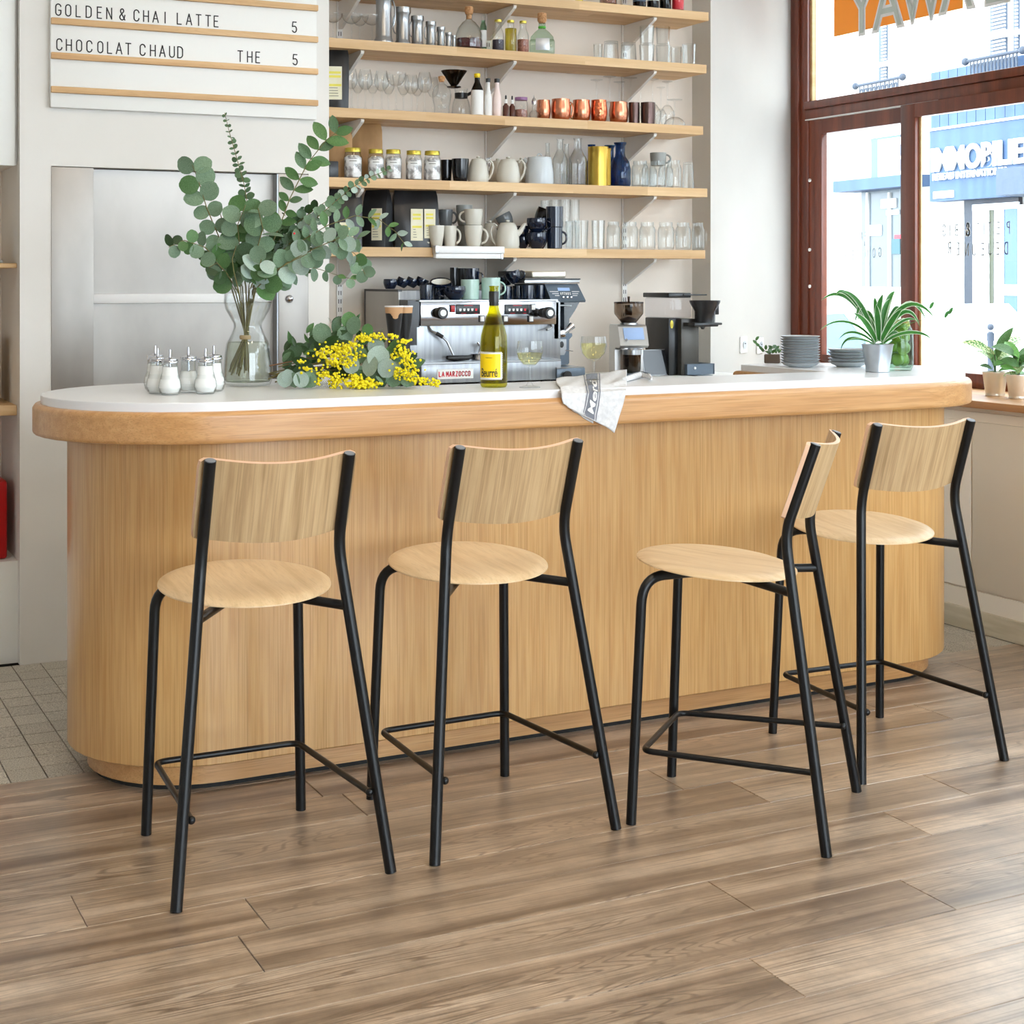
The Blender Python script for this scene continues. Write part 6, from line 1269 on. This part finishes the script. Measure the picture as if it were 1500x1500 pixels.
# linen towel draped over the bar edge
def towel():
    t = thing('linen_towel', 'white linen towel with slate stripe and woven word, draped over the bar edge', 'towel', (0, 0, 0))
    fo = -.45 + .0  # counter front offset from centre line
    base = c1
    # parametrise by s across (along the counter) and q downward; control rows in pixels
    yF = lambda x: (base + dv * (x - base.x)).y + nv.y * -.45
    def top_pt(u, v): p = onZ(u, v, TOP + .004); return p
    def hang(u, v):
        # intersect ray with the plane just in front of the band
        r_ = ray(u, v); n = Vector((nv.x, nv.y, 0)); q0 = Vector((base.x, base.y, 0)) + n * (-.45 - .006); tt = n.dot(q0) / n.dot(r_); return r_ * tt + Vector((0, 0, EYE))
    rows_ = [
      [top_pt(*q) for q in ((815, 556), (835, 553), (857, 551), (880, 548), (900, 545.5), (918, 542))],
      [top_pt(*q) for q in ((814, 562), (838, 560.5), (858, 559), (880, 557), (900, 555), (918, 552))],
      [top_pt(*q) for q in ((820, 568), (840, 567.5), (860, 567), (880, 565), (900, 563), (918, 560))],
      [hang(*q) for q in ((822, 577), (842, 577), (862, 576.5), (880, 575), (899, 573.5), (917, 572))],
      [hang(*q) for q in ((822, 586), (841, 590), (858, 594), (878, 595), (896, 594), (912, 591))],
      [hang(*q) for q in ((824, 591), (840, 600), (855, 606), (874, 610), (890, 611), (906, 608))],
      [hang(*q) for q in ((834, 597), (846, 604.5), (857, 611), (873, 618.5), (886, 625), (899, 634))]]
    # sample a smooth surface
    nr, nc = 40, 60; vs = []
    def lerp_row(row, t): k = min(int(t * 5), 4); f = t * 5 - k; return row[k].lerp(row[k + 1], f)
    for j in range(nr + 1):
        a = j / nr * 6; k = min(int(a), 5); f = a - k
        for i in range(nc + 1):
            c_ = i / nc; p0 = lerp_row(rows_[k], c_); p1 = lerp_row(rows_[k + 1], c_); q = p0.lerp(p1, f)
            wob = .0035 * math.sin(9 * c_ + 2.2 * a * .5) * min(1, max(0, (a - 2.3) / 2))
            q = q + Vector((nv.x, nv.y, 0)) * (-abs(wob) - .001) + Vector((0, 0, .0018 * (1 + math.sin(17 * c_ + 3 * a)) * (1 if a < 2.2 else 0)))
            vs.append(q)
    N_ = nc + 1; fs = [(j * N_ + i, j * N_ + i + 1, (j + 1) * N_ + i + 1, (j + 1) * N_ + i) for j in range(nr) for i in range(nc)]
    def sub(i0, i1, name, m_, off, j0=0, j1=nr):
        mm = MB(); used = [(j, i) for j in range(j0, j1) for i in range(i0, i1)]
        off_v = Vector((-nv.x * off, -nv.y * off, off))
        idx = {}; V_ = []; F_ = []
        for j, i in used:
            f_ = []
            for jj, ii in ((j, i), (j, i + 1), (j + 1, i + 1), (j + 1, i)):
                if (jj, ii) not in idx: idx[(jj, ii)] = len(V_); V_.append(vs[jj * N_ + ii] + off_v)
                f_.append(idx[(jj, ii)])
            F_.append(f_)
        mm.add(V_, F_); return mm.build(name, m_, t, smooth=60)
    o = sub(0, nc, 'cloth', M_linen, 0)
    md = o.modifiers.new('thick', 'SOLIDIFY'); md.thickness = .0025; md.offset = 1
    sub(24, 33, 'stripe', M_stripe, .0034); sub(22, 23, 'stripe_line', M_stripe, .0034); sub(34, 35, 'stripe_line', M_stripe, .0034)
    # second fold peeping below
    P = [hang(*q) for q in ((838, 600), (848, 605), (858, 613), (870, 619), (870, 615), (856, 606), (844, 600))]
    m = MB(); b_ = Vector((nv.x * .003, nv.y * .003, -.002)); m.add([p + b_ for p in P] + [p + b_ * 1.6 for p in P], [tuple(range(7)), tuple(range(13, 6, -1))] + [(i, (i + 1) % 7, (i + 1) % 7 + 7, i + 7) for i in range(7)]); m.build('under_fold', M_linen, t)
    # woven word reading upward along the stripe
    def surf(i_, j_):
        i_ = min(max(i_, 0), nc - .001); j_ = min(max(j_, 0), nr - .001); i0, j0 = int(i_), int(j_); fi, fj = i_ - i0, j_ - j0
        A = vs[j0 * N_ + i0].lerp(vs[j0 * N_ + i0 + 1], fi); B_ = vs[(j0 + 1) * N_ + i0].lerp(vs[(j0 + 1) * N_ + i0 + 1], fi); return A.lerp(B_, fj)
    cu = bpy.data.curves.new('t', 'FONT'); cu.body = 'Merci'; cu.size = 1; cu.offset = .02; cu.shear = .3
    ob = bpy.data.objects.new('t', cu); C.objects.link(ob); dg = bpy.context.evaluated_depsgraph_get(); me = bpy.data.meshes.new_from_object(ob.evaluated_get(dg)); bpy.data.objects.remove(ob)
    bm = bmesh.new(); bm.from_mesh(me); bmesh.ops.subdivide_edges(bm, edges=bm.edges, cuts=1); bm.to_mesh(me); bm.free()
    for v_ in me.vertices:
        q = surf(31.6 - v_.co.y * 8.2, 34.5 - v_.co.x * 11.0); v_.co = q + Vector((-nv.x * .0052, -nv.y * .0052, .0052))
    me.materials.clear(); me.materials.append(M_labelw); o_ = bpy.data.objects.new('lettering', me); C.objects.link(o_); o_.parent = t
    # rolled corner lying to the right
    P = [onZ(u, v, TOP + .010) for u, v in ((915, 556), (925, 553), (938, 549.5), (950, 551), (955, 555))]
    MB().tube(P, [.008, .0095, .0105, .009, .004], 12).build('rolled_corner', M_linen, t)
    m = MB(); P2 = [onZ(u, v, TOP + .012) for u, v in ((918, 555), (928, 551), (938, 548.5), (946, 550), (949, 554))]; m.tube([q + Vector((0, -.004, .0105)) for q in P2], .0008, 5); m.build('stripe_line', M_stripe, t)
towel()

# plates
def plate_stack(u, v, half, vt, n, label, group, bowl0=True):
    p = onZ(u, v, TOP); d = p.x * sy_ + p.y * cy_; s = d / F; r = half * s; H_ = (v - vt) * s - .012; z = Zt
    for k in range(n):
        hh = H_ / n
        lb = 'bottom' if k == 0 else ('top' if k == n - 1 else ORD[k] + ' from the bottom')
        rr_ = r * (1 + .01 * math.sin(k * 2.3))
        o = MB().lathe([(.0001, 0), (rr_ * .58, 0), (rr_ * .60, .002), (rr_ * .82, hh * .75), (rr_ * .97, hh + .006), (rr_, hh + .0085), (rr_ * .985, hh + .0095), (rr_ * .84, hh + .003), (rr_ * .62, .0045), (.0001, .0042)], 40).build('plate', M_plate, None, (p.x + rnd.uniform(-.001, .001), p.y, z))
        o.data.materials.append(M_plater)
        for f in o.data.polygons:
            c_ = f.center; 
            if c_.xy.length > rr_ * .965: f.material_index = 1
        tag(o, 'grey stoneware plate, %s of the %s' % (lb, label), 'plate', group); z += hh
plate_stack(1172.5, 537.5, 28.8, 491, 11, 'tall stack left', 'plates in the tall stack')
plate_stack(1243, 537, 30, 510, 5, 'low stack behind the spider plant', 'plates in the low stack')
# spider plant in zinc pot
pp = onZ(1285.5, 545, TOP); pp.z = Zt; dP = pp.x * sy_ + pp.y * cy_; sp_ = dP / F
t = thing('spider_plant', 'spider plant with arching striped leaves in a zinc pot', 'plant', pp)
rt, rb_, hp = 23.3 * sp_, 17.5 * sp_, 41 * sp_
MB().lathe([(.0001, 0), (rb_ * .96, 0), (rb_, .003), (rb_ * .98, .007), (rb_ * 1.0, .010), (rb_ * .985, .013), (rt * .97, hp * .96), (rt, hp * .965), (rt * 1.01, hp), (rt * .96, hp), (rb_ * .95, hp * .7), (.0001, hp * .7)], 36).build('pot', M_zinc, t)
MB().lathe([(.0001, hp * .86), (rt * .93, hp * .85)], 24).build('soil', M_soil, t)
def blade(P, w_, parent, m1, m2, name='blade'):
    n = len(P); vs = []; 
    for i, p in enumerate(P):
        q = i / (n - 1); tdir = (P[min(i + 1, n - 1)] - P[max(i - 1, 0)]).normalized(); sd = tdir.cross(tocam + Vector((0, 0, .4))).normalized(); ww = w_ * (math.sin(math.pi * min(q * .9 + .12, 1)) ** .7) * .5 + .0002
        nrm = sd.cross(tdir); 
        for a in (-1, -.72, 0, .72, 1): vs.append(p + sd * ww * a + nrm * (abs(a) * ww * .35))
    mm = MB(); mm.add(vs, [(i * 5 + k, i * 5 + k + 1, i * 5 + k + 6, i * 5 + k + 5) for i in range(n - 1) for k in range(4)])
    me = bpy.data.meshes.new(name); me.from_pydata(mm.v, [], mm.f); me.materials.append(m1); me.materials.append(m2)
    for i, f in enumerate(me.polygons): f.use_smooth = True; f.material_index = 1 if i % 4 in (0, 3) else 0
    o = bpy.data.objects.new(name, me); C.objects.link(o); o.parent = parent; return o
def S2(u, v, dd=0): return dep(u, v, dP + dd) - pp
def bz(pts, n=12):
    out = []
    for k in range(n + 1):
        t_ = k / n; Q = list(pts)
        while len(Q) > 1: Q = [a.lerp(b, t_) for a, b in zip(Q[:-1], Q[1:])]
        out.append(Q[0])
    return out
arcs = [((1283, 500), (1262, 440), (1230, 415), (1225, 432), 10), ((1282, 502), (1255, 430), (1225, 420), (1203, 440), 8), ((1283, 502), (1270, 455), (1250, 425), (1232, 427), 10), ((1285, 500), (1258, 448), (1262, 430), (1252, 474), 10), ((1288, 500), (1282, 450), (1290, 440), (1293, 431), 11), ((1286, 500), (1283, 450), (1281, 440), (1281, 436), 9), ((1290, 500), (1296, 450), (1303, 430), (1311, 427), 12), ((1289, 500), (1290, 460), (1300, 440), (1305, 438), 12),
        ((1292, 500), (1310, 440), (1345, 430), (1370, 468), 9), ((1293, 500), (1320, 435), (1340, 430), (1357, 470), 9), ((1292, 502), (1310, 455), (1335, 440), (1347, 478), 9), ((1294, 503), (1320, 480), (1355, 485), (1364, 497), 7), ((1292, 503), (1305, 480), (1318, 485), (1320, 499), 7), ((1282, 503), (1262, 470), (1225, 460), (1201, 484), 5), ((1281, 503), (1262, 485), (1240, 480), (1229, 497), 5), ((1280, 504), (1250, 490), (1236, 492), (1231, 514), 5),
        ((1280, 504), (1262, 494), (1250, 496), (1242, 499), 4), ((1286, 500), (1272, 455), (1262, 460), (1256, 468), 11), ((1285, 500), (1275, 450), (1268, 455), (1266, 462), 10), ((1291, 500), (1308, 450), (1318, 440), (1317, 462), 9), ((1290, 501), (1315, 470), (1330, 462), (1344, 470), 6), ((1288, 503), (1292, 505), (1294, 503), (1293, 511), 5), ((1284, 501), (1274, 480), (1262, 462), (1250, 459), 12), ((1290, 501), (1302, 474), (1312, 460), (1322, 452), 12), ((1287, 500), (1286, 470), (1284, 455), (1283, 446), 13)]
for i, a in enumerate(arcs):
    dd = rnd.uniform(-.06, .06); P = bz([S2(*a[0], 0), S2(*a[1], dd * .6), S2(*a[2], dd), S2(*a[3], dd * 1.3)]); blade(P, a[4] * sp_ * .85, t, M_spider, M_spiderw)
P = bz([S2(1290, 498, 0), S2(1325, 470, .02), S2(1370, 462, .03), S2(1388, 466, .03)]); r1 = MB().tube(P, .0009, 5).build('runner', M_spider, t)
for (u, v) in ((1362, 452), (1390, 460), (1384, 465)): blade(bz([S2(u, v, .03), S2(u + 3, v - 6, .03), S2(u + 6, v - 10, .03)], 4), .012, t, M_spider, M_spider, 'plantlet')
# jar of limes
pl = onZ(1322.5, 543, TOP); pl = pl + Vector((0, 0, Zt - pl.z)); dL = pl.x * sy_ + pl.y * cy_; sl = dL / F; rl = 20.5 * sl; hl = 74 * sl
pl += Vector((.0, .02, 0))
t = thing('glass_jar', 'tall lidded glass jar filled with limes', 'jar', pl)
MB().lathe(shell([(rl * .85, 0), (rl, hl * .1), (rl * 1.02, hl * .5), (rl * .98, hl * .78), (rl * .75, hl * .9), (rl * .7, hl * .95)], .003, .010), 36).build('glass', M_ggreen, t)
MB().lathe([(rl * .76, hl * .93), (rl * .8, hl * .97), (rl * .7, hl * 1.0), (rl * .45, hl * 1.02), (.0001, hl * 1.03)], 30).lathe([(rl * .78, hl * .96), (rl * .81, hl * .98)], 30).build('lid', M_gthick, t)
MB().lathe([(.0001, hl * .955), (rl * .73, hl * .955), (rl * .73, hl * .945)], 30).build('seal', mat('orange_seal', srgb(206, 110, 60), .5), t)
g = 'limes in the glass jar'; rL = .0265
for i, (x, y, z, s) in enumerate([(-.020, -.010, .036, 1), (.022, .0, .036, 1.05), (-.004, .026, .040, .95), (.004, -.020, .078, 1.15), (-.026, .008, .084, .95), (.028, .012, .088, .9), (-.022, -.008, .122, 1.05), (.026, -.006, .118, .95), (.0, .026, .128, .95), (.008, -.016, .160, 1.1), (-.020, .014, .164, .95), (.024, .018, .160, .9)]):
    o = MB().lathe([(.0001, -rL * 1.12), (rL * .25, -rL * 1.05), (rL * .72, -rL * .75), (rL, 0), (rL * .72, rL * .75), (rL * .22, rL * 1.05), (rL * .1, rL * 1.15), (.0001, rL * 1.15)], 18).build('lime', M_lime, None, pl + Vector((x * .72, y * .72, z + .002)), (rnd.uniform(0, 3), rnd.uniform(0, 3), 0)); o.scale = (s * .88,) * 3
    tag(o, 'green lime in the jar, %s of the pile, %s' % (['bottom layer', 'second layer', 'third layer', 'top layer'][i // 3], ['left', 'right', 'rear'][i % 3] if i // 3 != 1 and i // 3 != 3 else ['front', 'left', 'right'][i % 3]), 'lime', g)
# little succulent pot
ps = onZ(1131, 532, TOP); ps.z = Zt; ds = ps.x * sy_ + ps.y * cy_; ss = ds / F
t = thing('succulent_pot', 'tiny trailing succulent in a square brown glass pot beside the tall plate stack', 'plant', ps + Vector((0, 0, 0)), camface(ps))
MB().rbox(-11.5 * ss, -11 * ss, 0, 11.5 * ss, 11 * ss, 13 * ss, .004).build('pot', mat('brown_pot', srgb(96, 82, 70), .2), t)
for k in range(26):
    a = rnd.uniform(0, 6.28); b = Vector((rnd.uniform(-5, 9) * ss, rnd.uniform(-6, 6) * ss, 13 * ss + rnd.uniform(0, 9) * ss)); put_leaf(LO['g'] if k % 2 else LO['d'], b, Vector((math.cos(a), math.sin(a), .8)), Vector((0, -1, .5)), rnd.uniform(6, 9) * ss, t)
o = MB().tube([(-4 * ss, 0, 13 * ss), (-14 * ss, 0, 20 * ss), (-22 * ss, 0, 26 * ss), (-24 * ss, 0, 32 * ss)], .0014, 6).build('trailing_stem', M_leafs, t)
for k, (a, b) in enumerate([(-24, 33), (-22, 28), (-14, 19), (-12, 16), (-9, 19), (-18, 24)]): put_leaf(LO['g'], Vector((a * ss, 0, b * ss)), Vector((rnd.uniform(-1, 1), -.2, .8)), Vector((0, -1, .3)), 8 * ss, t)
# potted plants on the sill
def sill_plant(u, v, label, seed, leaves):
    p = onX(u, v, 4.60); p = onZ(u, v, .922); d = p.x * sy_ + p.y * cy_; s = d / F; t = thing('potted_dieffenbachia', label, 'plant', (p.x, p.y, .9216), 0, 'leafy pots on the sill'); pz = Vector((p.x, p.y, .9216))
    rt, rb2, hp = 18.4 * s, 13.8 * s, 35 * s
    MB().lathe([(.0001, 0), (rb2, 0), (rb2 * 1.02, .004), (rb2 * .98, .008), (rb2 * 1.01, .012), (rt * .97, hp * .95), (rt, hp * .96), (rt, hp), (rt * .95, hp), (rb2, hp * .7), (.0001, hp * .7)], 32).build('pot', M_zincw, t); MB().lathe([(.0001, hp * .85), (rt * .92, hp * .84)], 20).build('soil', M_soil, t)
    f = lambda a, b, dd=0: dep(a, b, d + dd) - pz
    MB().tube([Vector((0, 0, hp * .8)), f(u, v - 60)], [.006, .003], 8).build('stem', M_leafs, t)
    for (x0, y0, x1, y1, w_, k) in leaves:
        me = leaf_mesh('leaf', [M_dief, M_leafg, M_succ][k], 1, w_ * 1.25, 'oval', .3, .25); a, b = f(u + x0, v + y0, rnd.uniform(-.02, .02)), f(u + x1, v + y1, rnd.uniform(-.07, .07)); L = (b - a).length
        put_leaf(me, a, b - a, tocam * .6 + Vector((0, 0, .8)) + rv(.3), L, t)
    return t
lv = [(-4, -62, -44, -83, .3, 0), (0, -60, 24, -100, .24, 1), (2, -62, 40, -92, .3, 0), (2, -60, 22, -82, .38, 0), (3, -52, 30, -66, .35, 0), (-4, -52, -28, -70, .36, 0), (-2, -46, -12, -74, .4, 0), (0, -44, 12, -70, .45, 2), (2, -44, 32, -56, .25, 1), (-3, -38, -20, -46, .35, 1), (4, -36, 30, -42, .3, 2), (-1, -40, -6, -62, .4, 2), (3, -54, 10, -76, .4, 1)]
sill_plant(1457.5, 579, 'variegated leafy plant in a nickel pot on the sill, nearer the counter', 1, lv)
sill_plant(1492, 583, 'leafy green plant in a nickel pot at the right edge on the sill', 2, [(x0 * .9, y0 * .9, -x1 * .8, y1 * .88, w_ * 1.2, (k + 1) % 3) for x0, y0, x1, y1, w_, k in lv])
# ================================================================== LETTERING ON THE WINDOW GLASS
Xg1, Xg0, Xgt = XW + .0355, XW + .0005, XW + .0345
def glass_text(s, us, v_base, h_px, X, m_, name, wd=.10, asp=1.0, mir=True):
    """letters centred at pixels us on the plane x = X; room side view is mirrored"""
    for ch, (u, vb) in zip(s, us):
        p = onX(u, vb, X); q = onX(u, vb - h_px, X); h = q.z - p.z; mm = MB()
        strokes(mm, ch, h, (0, 0), wd, asp, mir, .0006, lambda a, b, t: (-t, -a, b)); o = mm.build(name, m_, w1, (p.x, p.y, p.z), smooth=0)
lin = lambda pts: pts
# bold outlined take-away letters over an orange panel on the upper pane
a, b = onX(1222, 54, Xgt), onX(1411, 10, Xgt)
MB().box(Xgt - .0012, b.y, a.z, Xgt - .0004, a.y, a.z + .62).build('orange_panel', M_orange, w1, smooth=0)
for kk, (ch, u, vb, sx_) in enumerate((('Y', 1263, 49, .92), ('A', 1301, 41, .92), ('W', 1351, 29, .80), ('A', 1402, 14, .92), ('E', 1462, 3, -1.0))):
    p = onX(u, vb, Xgt)
    for mt, bold, off in ((M_vinylw, .012, .0018 + kk * .0004), (M_vinyl, -.002, .0050 + kk * .0004)):
        o = font_mesh(ch, .34, 'take_away_letter', mt, w1, (0, 0, 0), (R(90), 0, R(-90)), 0, bold, 1)
        xs = [v_.co.x for v_ in o.data.vertices]; xm = (min(xs) + max(xs)) / 2
        for v_ in o.data.vertices: v_.co.x = (v_.co.x - xm) * sx_
        o.location = (p.x - off, p.y, p.z)
glass_text('FAT', [(1268, 352), (1263.5 - 1.5, 352), (1256, 352)][::1], 0, 12, Xg1, M_vinylg, 'small_letter', .08, .8)
glass_text('&', [(1267, 360)], 0, 6, Xg1, M_vinylg, 'small_letter', .1, .8)
glass_text('GOUTER', [(1289, 376), (1280.5, 377), (1270, 378), (1257, 379), (1248.5, 380), (1238, 381)], 0, 13, Xg1, M_vinylg, 'small_letter', .08, .8)
glass_text('PETIT', [(1477, 342), (1462, 342.5), (1450, 343), (1441.5, 343.5), (1433, 344)], 0, 17, Xg0, M_vinylg, 'window_letter', .09, .8)
glass_text('&', [(1418, 345)], 0, 18, Xg0, M_labelw, 'window_letter', .16, .9)
glass_text('BIG', [(1401, 345), (1391.5, 345.5), (1383, 345.5)], 0, 16, Xg0, M_vinylg, 'window_letter', .09, .8)
glass_text('DEJEUNER', [(1474, 372), (1461, 372.5), (1450, 373), (1439, 373.5), (1427, 374), (1416.5, 374), (1403, 373), (1391, 372)], 0, 17, Xg0, M_vinylg, 'window_letter', .10, .8)
# ================================================================== STREET OUTSIDE
st_ = MB().box(5.0, -14, -.25, 40, 45, -.15).build('street', M_asph, smooth=0); struct(st_)
struct(MB().box(4.95, -14, -.16, 7.6, 45, -.02).build('pavement', mat('kerb_stone', srgb(190, 188, 184), .9), smooth=0))
struct(MB().box(-14, -14, -.25, 5.0, -3.2, -.15).build('forecourt', M_asph, smooth=0))
FO = Vector((14.0, 15.1, 0)); FR = R(-94.3)
ux, uy = Vector((math.cos(FR), math.sin(FR), 0)), Vector((-math.sin(FR), math.cos(FR), 0))
def fac(u, v, out=0):
    r_ = ray(u, v); q0 = FO - uy * out; tt = uy.dot(q0) / uy.dot(r_); p = r_ * tt + Vector((0, 0, EYE)); return (p - FO).dot(ux), p.z
bl = thing('facing_building', 'pale stone building across the street with shuttered upper windows', 'building', FO, FR)
# openings: tall shuttered windows upstairs
wins = [(1287, 1298), (1450, 1473), (1480, 1489)]
zfl = fac(1291, 130)[1]
MB().box(-9, .0, -.2, 22, .3, 2.2).box(-9, 0, 2.2, 22, .3, 13).build('wall', M_facade, bl, smooth=0)
MB().box(-9, -.08, 3.35, 22, 0, 3.5).build('string_course', M_facade, bl, smooth=0)
def fpart(name, u0, v0, u1, v1, m_, out0, out1, parent=None):
    a = fac(u0, v0, out1); b = fac(u1, v1, out1); mm = MB().box(min(a[0], b[0]), -out1, min(a[1], b[1]), max(a[0], b[0]), -out0, max(a[1], b[1])); return mm.build(name, m_, parent or bl, smooth=0)
for k, (u0, u1, vb, vs_) in enumerate([(1287, 1298, 118, 95), (1450.5, 1473, 80, 52), (1484.5, 1491, 76, 48)]):
    f_ = fpart('window', u0, -160, u1, vb, M_bluem, 0, .03)
    a, b = fac(u0, vb, .05), fac(u1, -160, .05); m = MB(); z = a[1]
    while z < b[1]: m.box(a[0] + (.06 if k == 0 else .02), -.05, z, b[0] - .02, -.03, z + .022); z += .045
    tag(m.build('louvres', M_facade, f_, smooth=0), kind='stuff')
    fpart('window_bar', u0 - 2, vs_ - 3, u1 + 2, vs_ + 1, M_bright, 0, .07, f_)
for (u0, v0, u1, v1, n, hb) in ((1253, 127, 1322, 112, 9, 20), (1414, 91, 1498, 73, 13, 22)):
    a, b = fac(u0, v0, .35), fac(u1, v1, .35); bal = MB(); z1 = (a[1] + b[1]) / 2
    bal.tube([(a[0], -.35, z1), (b[0], -.35, z1)], .022, 8); bal.tube([(a[0] + .12, -.35, z1 - .28), (b[0] - .12, -.35, z1 - .28)], .018, 6)
    bal.ball((a[0], -.35, z1), .05, 8, 6).ball((b[0], -.35, z1), .05, 8, 6)
    L = b[0] - a[0]
    for k in range(n + 1): x = a[0] + .1 + (L - .2) * k / n; bal.tube([(x, -.35, z1), (x, -.35, z1 - .28)], .010, 5)
    for k in range(n):
        xc = a[0] + .1 + (L - .2) * (k + .5) / n
        bal.tube([(xc + .04 * math.cos(q) * (1 - q / 12), -.35, z1 - .14 + .09 * math.sin(q)) for q in [i * .7 for i in range(13)]], .009, 5)
    bal.box(a[0] + .1, -.35, z1 - .34, b[0] - .1, 0, z1 - .30)
    bal.build('balcony_railing', M_iron, bl)
shp = thing('agency_shopfront', 'blue shopfront across the street with large white serif letters above the door', 'shop', FO, FR)
def sp(name, u0, v0, u1, v1, m_, o0, o1, parent=None): return fpart(name, u0, v0, u1, v1, m_, o0, o1, parent or shp)
xL = fac(1362, 250, .25)[0]; zt_, zb2 = fac(1400, 159, .25)[1], fac(1400, 293, .25)[1]; zm = fac(1400, 186, .25)[1]
fa = MB().box(xL, -.25, zb2, xL + 7, 0, zm).build('fascia', M_blue, shp, smooth=0)
mm = MB(); x = xL
while x < xL + 7: mm.box(x, -.23, zm + .02, x + .17, -.02, zm + .75); x += .18
tag(mm.build('awning_pleats', M_blue, shp, smooth=0), kind='stuff')
MB().box(xL, -.27, zm - .01, xL + 7, 0, zm + .02).build('fascia_moulding', M_bright, shp, smooth=0)
def ftext(s, u, v, h_px, u_end, m_, parent, off, out=.27, bold=.03):
    x0, z0 = fac(u, v, out); x1, z1 = fac(u_end, v, out); zc = fac(u, v - h_px, out)[1]
    cu = bpy.data.curves.new('t', 'FONT'); cu.body = s; cu.size = (zc - z0) / .7; cu.extrude = .01; cu.offset = bold * (zc - z0)
    ob = bpy.data.objects.new('t', cu); C.objects.link(ob); dg = bpy.context.evaluated_depsgraph_get(); me = bpy.data.meshes.new_from_object(ob.evaluated_get(dg)); bpy.data.objects.remove(ob)
    w0 = max(v_.co.x for v_ in me.vertices); sx = (x1 - x0) / w0
    for v_ in me.vertices: X_, Y_, Z_2 = v_.co; v_.co = (x0 + X_ * sx, -out - .01 + Z_2, z0 + Y_)
    me.materials.clear(); me.materials.append(m_); me.name = 'lettering'; o_ = bpy.data.objects.new('lettering', me); C.objects.link(o_); o_.parent = parent
ftext('IMMOBILIER', 1364, 251, 32, 1522, M_bright, fa, 0, bold=.05)
# serifs: thin slabs at heads and feet of the first letters are part of the lettering weight
ftext('RESEAU INTERNATIONAL', 1367, 264.5, 9.5, 1478, M_bright, fa, 0, bold=.03)
sp('sign_strip', 1367, 281, 1396, 289, M_bright, .25, .265, fa)
sp('box_awning', 1459, 247, 1560, 279, M_bluem, .2, .6)
sp('door_frame', 1413, 290, 1492, 525, M_blued, .0, .06)
dl = sp('door_leaf', 1424.5, 306, 1447.5, 519, M_bright, .06, .09); sp('door_leaf', 1456, 304, 1470, 519, M_bright, .06, .09); sp('door_leaf', 1490.5, 300, 1499, 519, M_bright, .05, .08); sp('glass_slot', 1448.5, 306, 1455, 471, mat('olive_slot', srgb(64, 68, 48), .4), .055, .07)
for (v0, v1) in ((306, 417), (433, 498)): sp('blue_pane', 1471, v0, 1490, v1, M_bluelit, .06, .08)
sp('panel_bar', 1470, 417, 1491, 433, M_bright, .06, .09); sp('panel_bar', 1470, 498, 1491, 519, M_bright, .06, .09); sp('panel_bar', 1424, 300, 1491, 305, M_bright, .06, .09)
np_ = sp('number_plate', 1387, 298, 1398, 307, M_bluem, .0, .03); ftext('73', 1388.5, 305.5, 6, 1396.5, M_bright, np_, 0, .035, .02)
sp('pilaster', 1372, 296, 1412, 525, M_facade, 0, .04); sp('door_step', 1400, 521, 1500, 528, M_bluem, 0, .3)
# second shop seen through the left pane
s2 = thing('corner_shop', 'bright shopfront across the street seen through the left pane, with a striped blue sign', 'shop', FO, FR)
def s2p(*a): return sp(*a, s2)
s2p('sign_board', 1276, 204, 1324, 262, M_bluelit, .05, .10); s2p('sign_face', 1286, 205, 1323, 259, M_facade, .10, .12)
for v0, v1 in ((216, 227), (237, 249)): s2p('sign_stripe', 1287, v0, 1322, v1, mat('pale_blue', srgb(110, 132, 156), .5), .12, .13)
s2p('awning_edge', 1220, 266, 1330, 272, M_blue, .0, .35)
s2p('shop_glass', 1262, 274, 1340, 470, mat('shop_glass_grey', srgb(84, 94, 100), .2), .0, .02)
for u, v0, v1, m_ in ((1268, 282, 420, M_facade), (1300, 282, 420, M_facade)): s2p('mullion', u, v0, u + 3, v1, m_, .02, .05)
s2p('poster', 1290, 292, 1312, 304, M_facade, .02, .04); s2p('poster', 1298, 308, 1316, 314, M_facade, .02, .04); s2p('poster', 1272, 330, 1290, 345, M_facade, .02, .04); s2p('stall_riser', 1262, 420, 1340, 470, M_facade, .02, .06); s2p('shop_item', 1306, 350, 1318, 372, mat('teal', srgb(40, 84, 92), .5), .02, .05); s2p('shop_item', 1310, 344, 1322, 350, M_redp, .02, .04)
# parked car between, simple coupe body seen side on
cp = dep(1303, 440, 13.2); car = thing('parked_car', 'white car parked along the street, seen through the left pane', 'car', (cp.x, cp.y, -.15), FR)
side = [(-1.9, .28), (-1.95, .62), (-1.5, .78), (-1.0, .86), (-.55, 1.28), (.55, 1.34), (1.15, .92), (1.85, .78), (1.95, .5), (1.9, .28)]
MB().prism(side, -.8, .8, 'y').build('body', M_car, car, smooth=0); MB().prism([(-.88, .90), (-.50, 1.22), (.50, 1.27), (.98, .92)], -.812, .812, 'y').build('side_windows', M_bluelit, car, smooth=0)
for x in (-1.2, 1.2):
    for y in (-.8, .8): MB().lathe([(.0001, -.1), (.31, -.1), (.31, .1), (.0001, .1)], 24).build('wheel', M_blk, car, (x, y, .31), (R(90), 0, 0))
# bollard
bp = dep(1451, 500, 11.6); t = thing('bollard', 'grey metal bollard with a ball top on the pavement outside', 'bollard', (bp.x, bp.y, -.15)); hB = dep(1451, 480, 11.6).z + .15
MB().lathe([(.032, 0), (.032, .1), (.022, .12), (.022, hB - .06), (.018, hB - .03)], 16).build('post', M_iron, t); MB().ball((0, 0, hB + .005), .026, 14, 10).lathe([(.028, hB - .10), (.028, hB - .04)], 14).build('ball_top', M_iron, t)
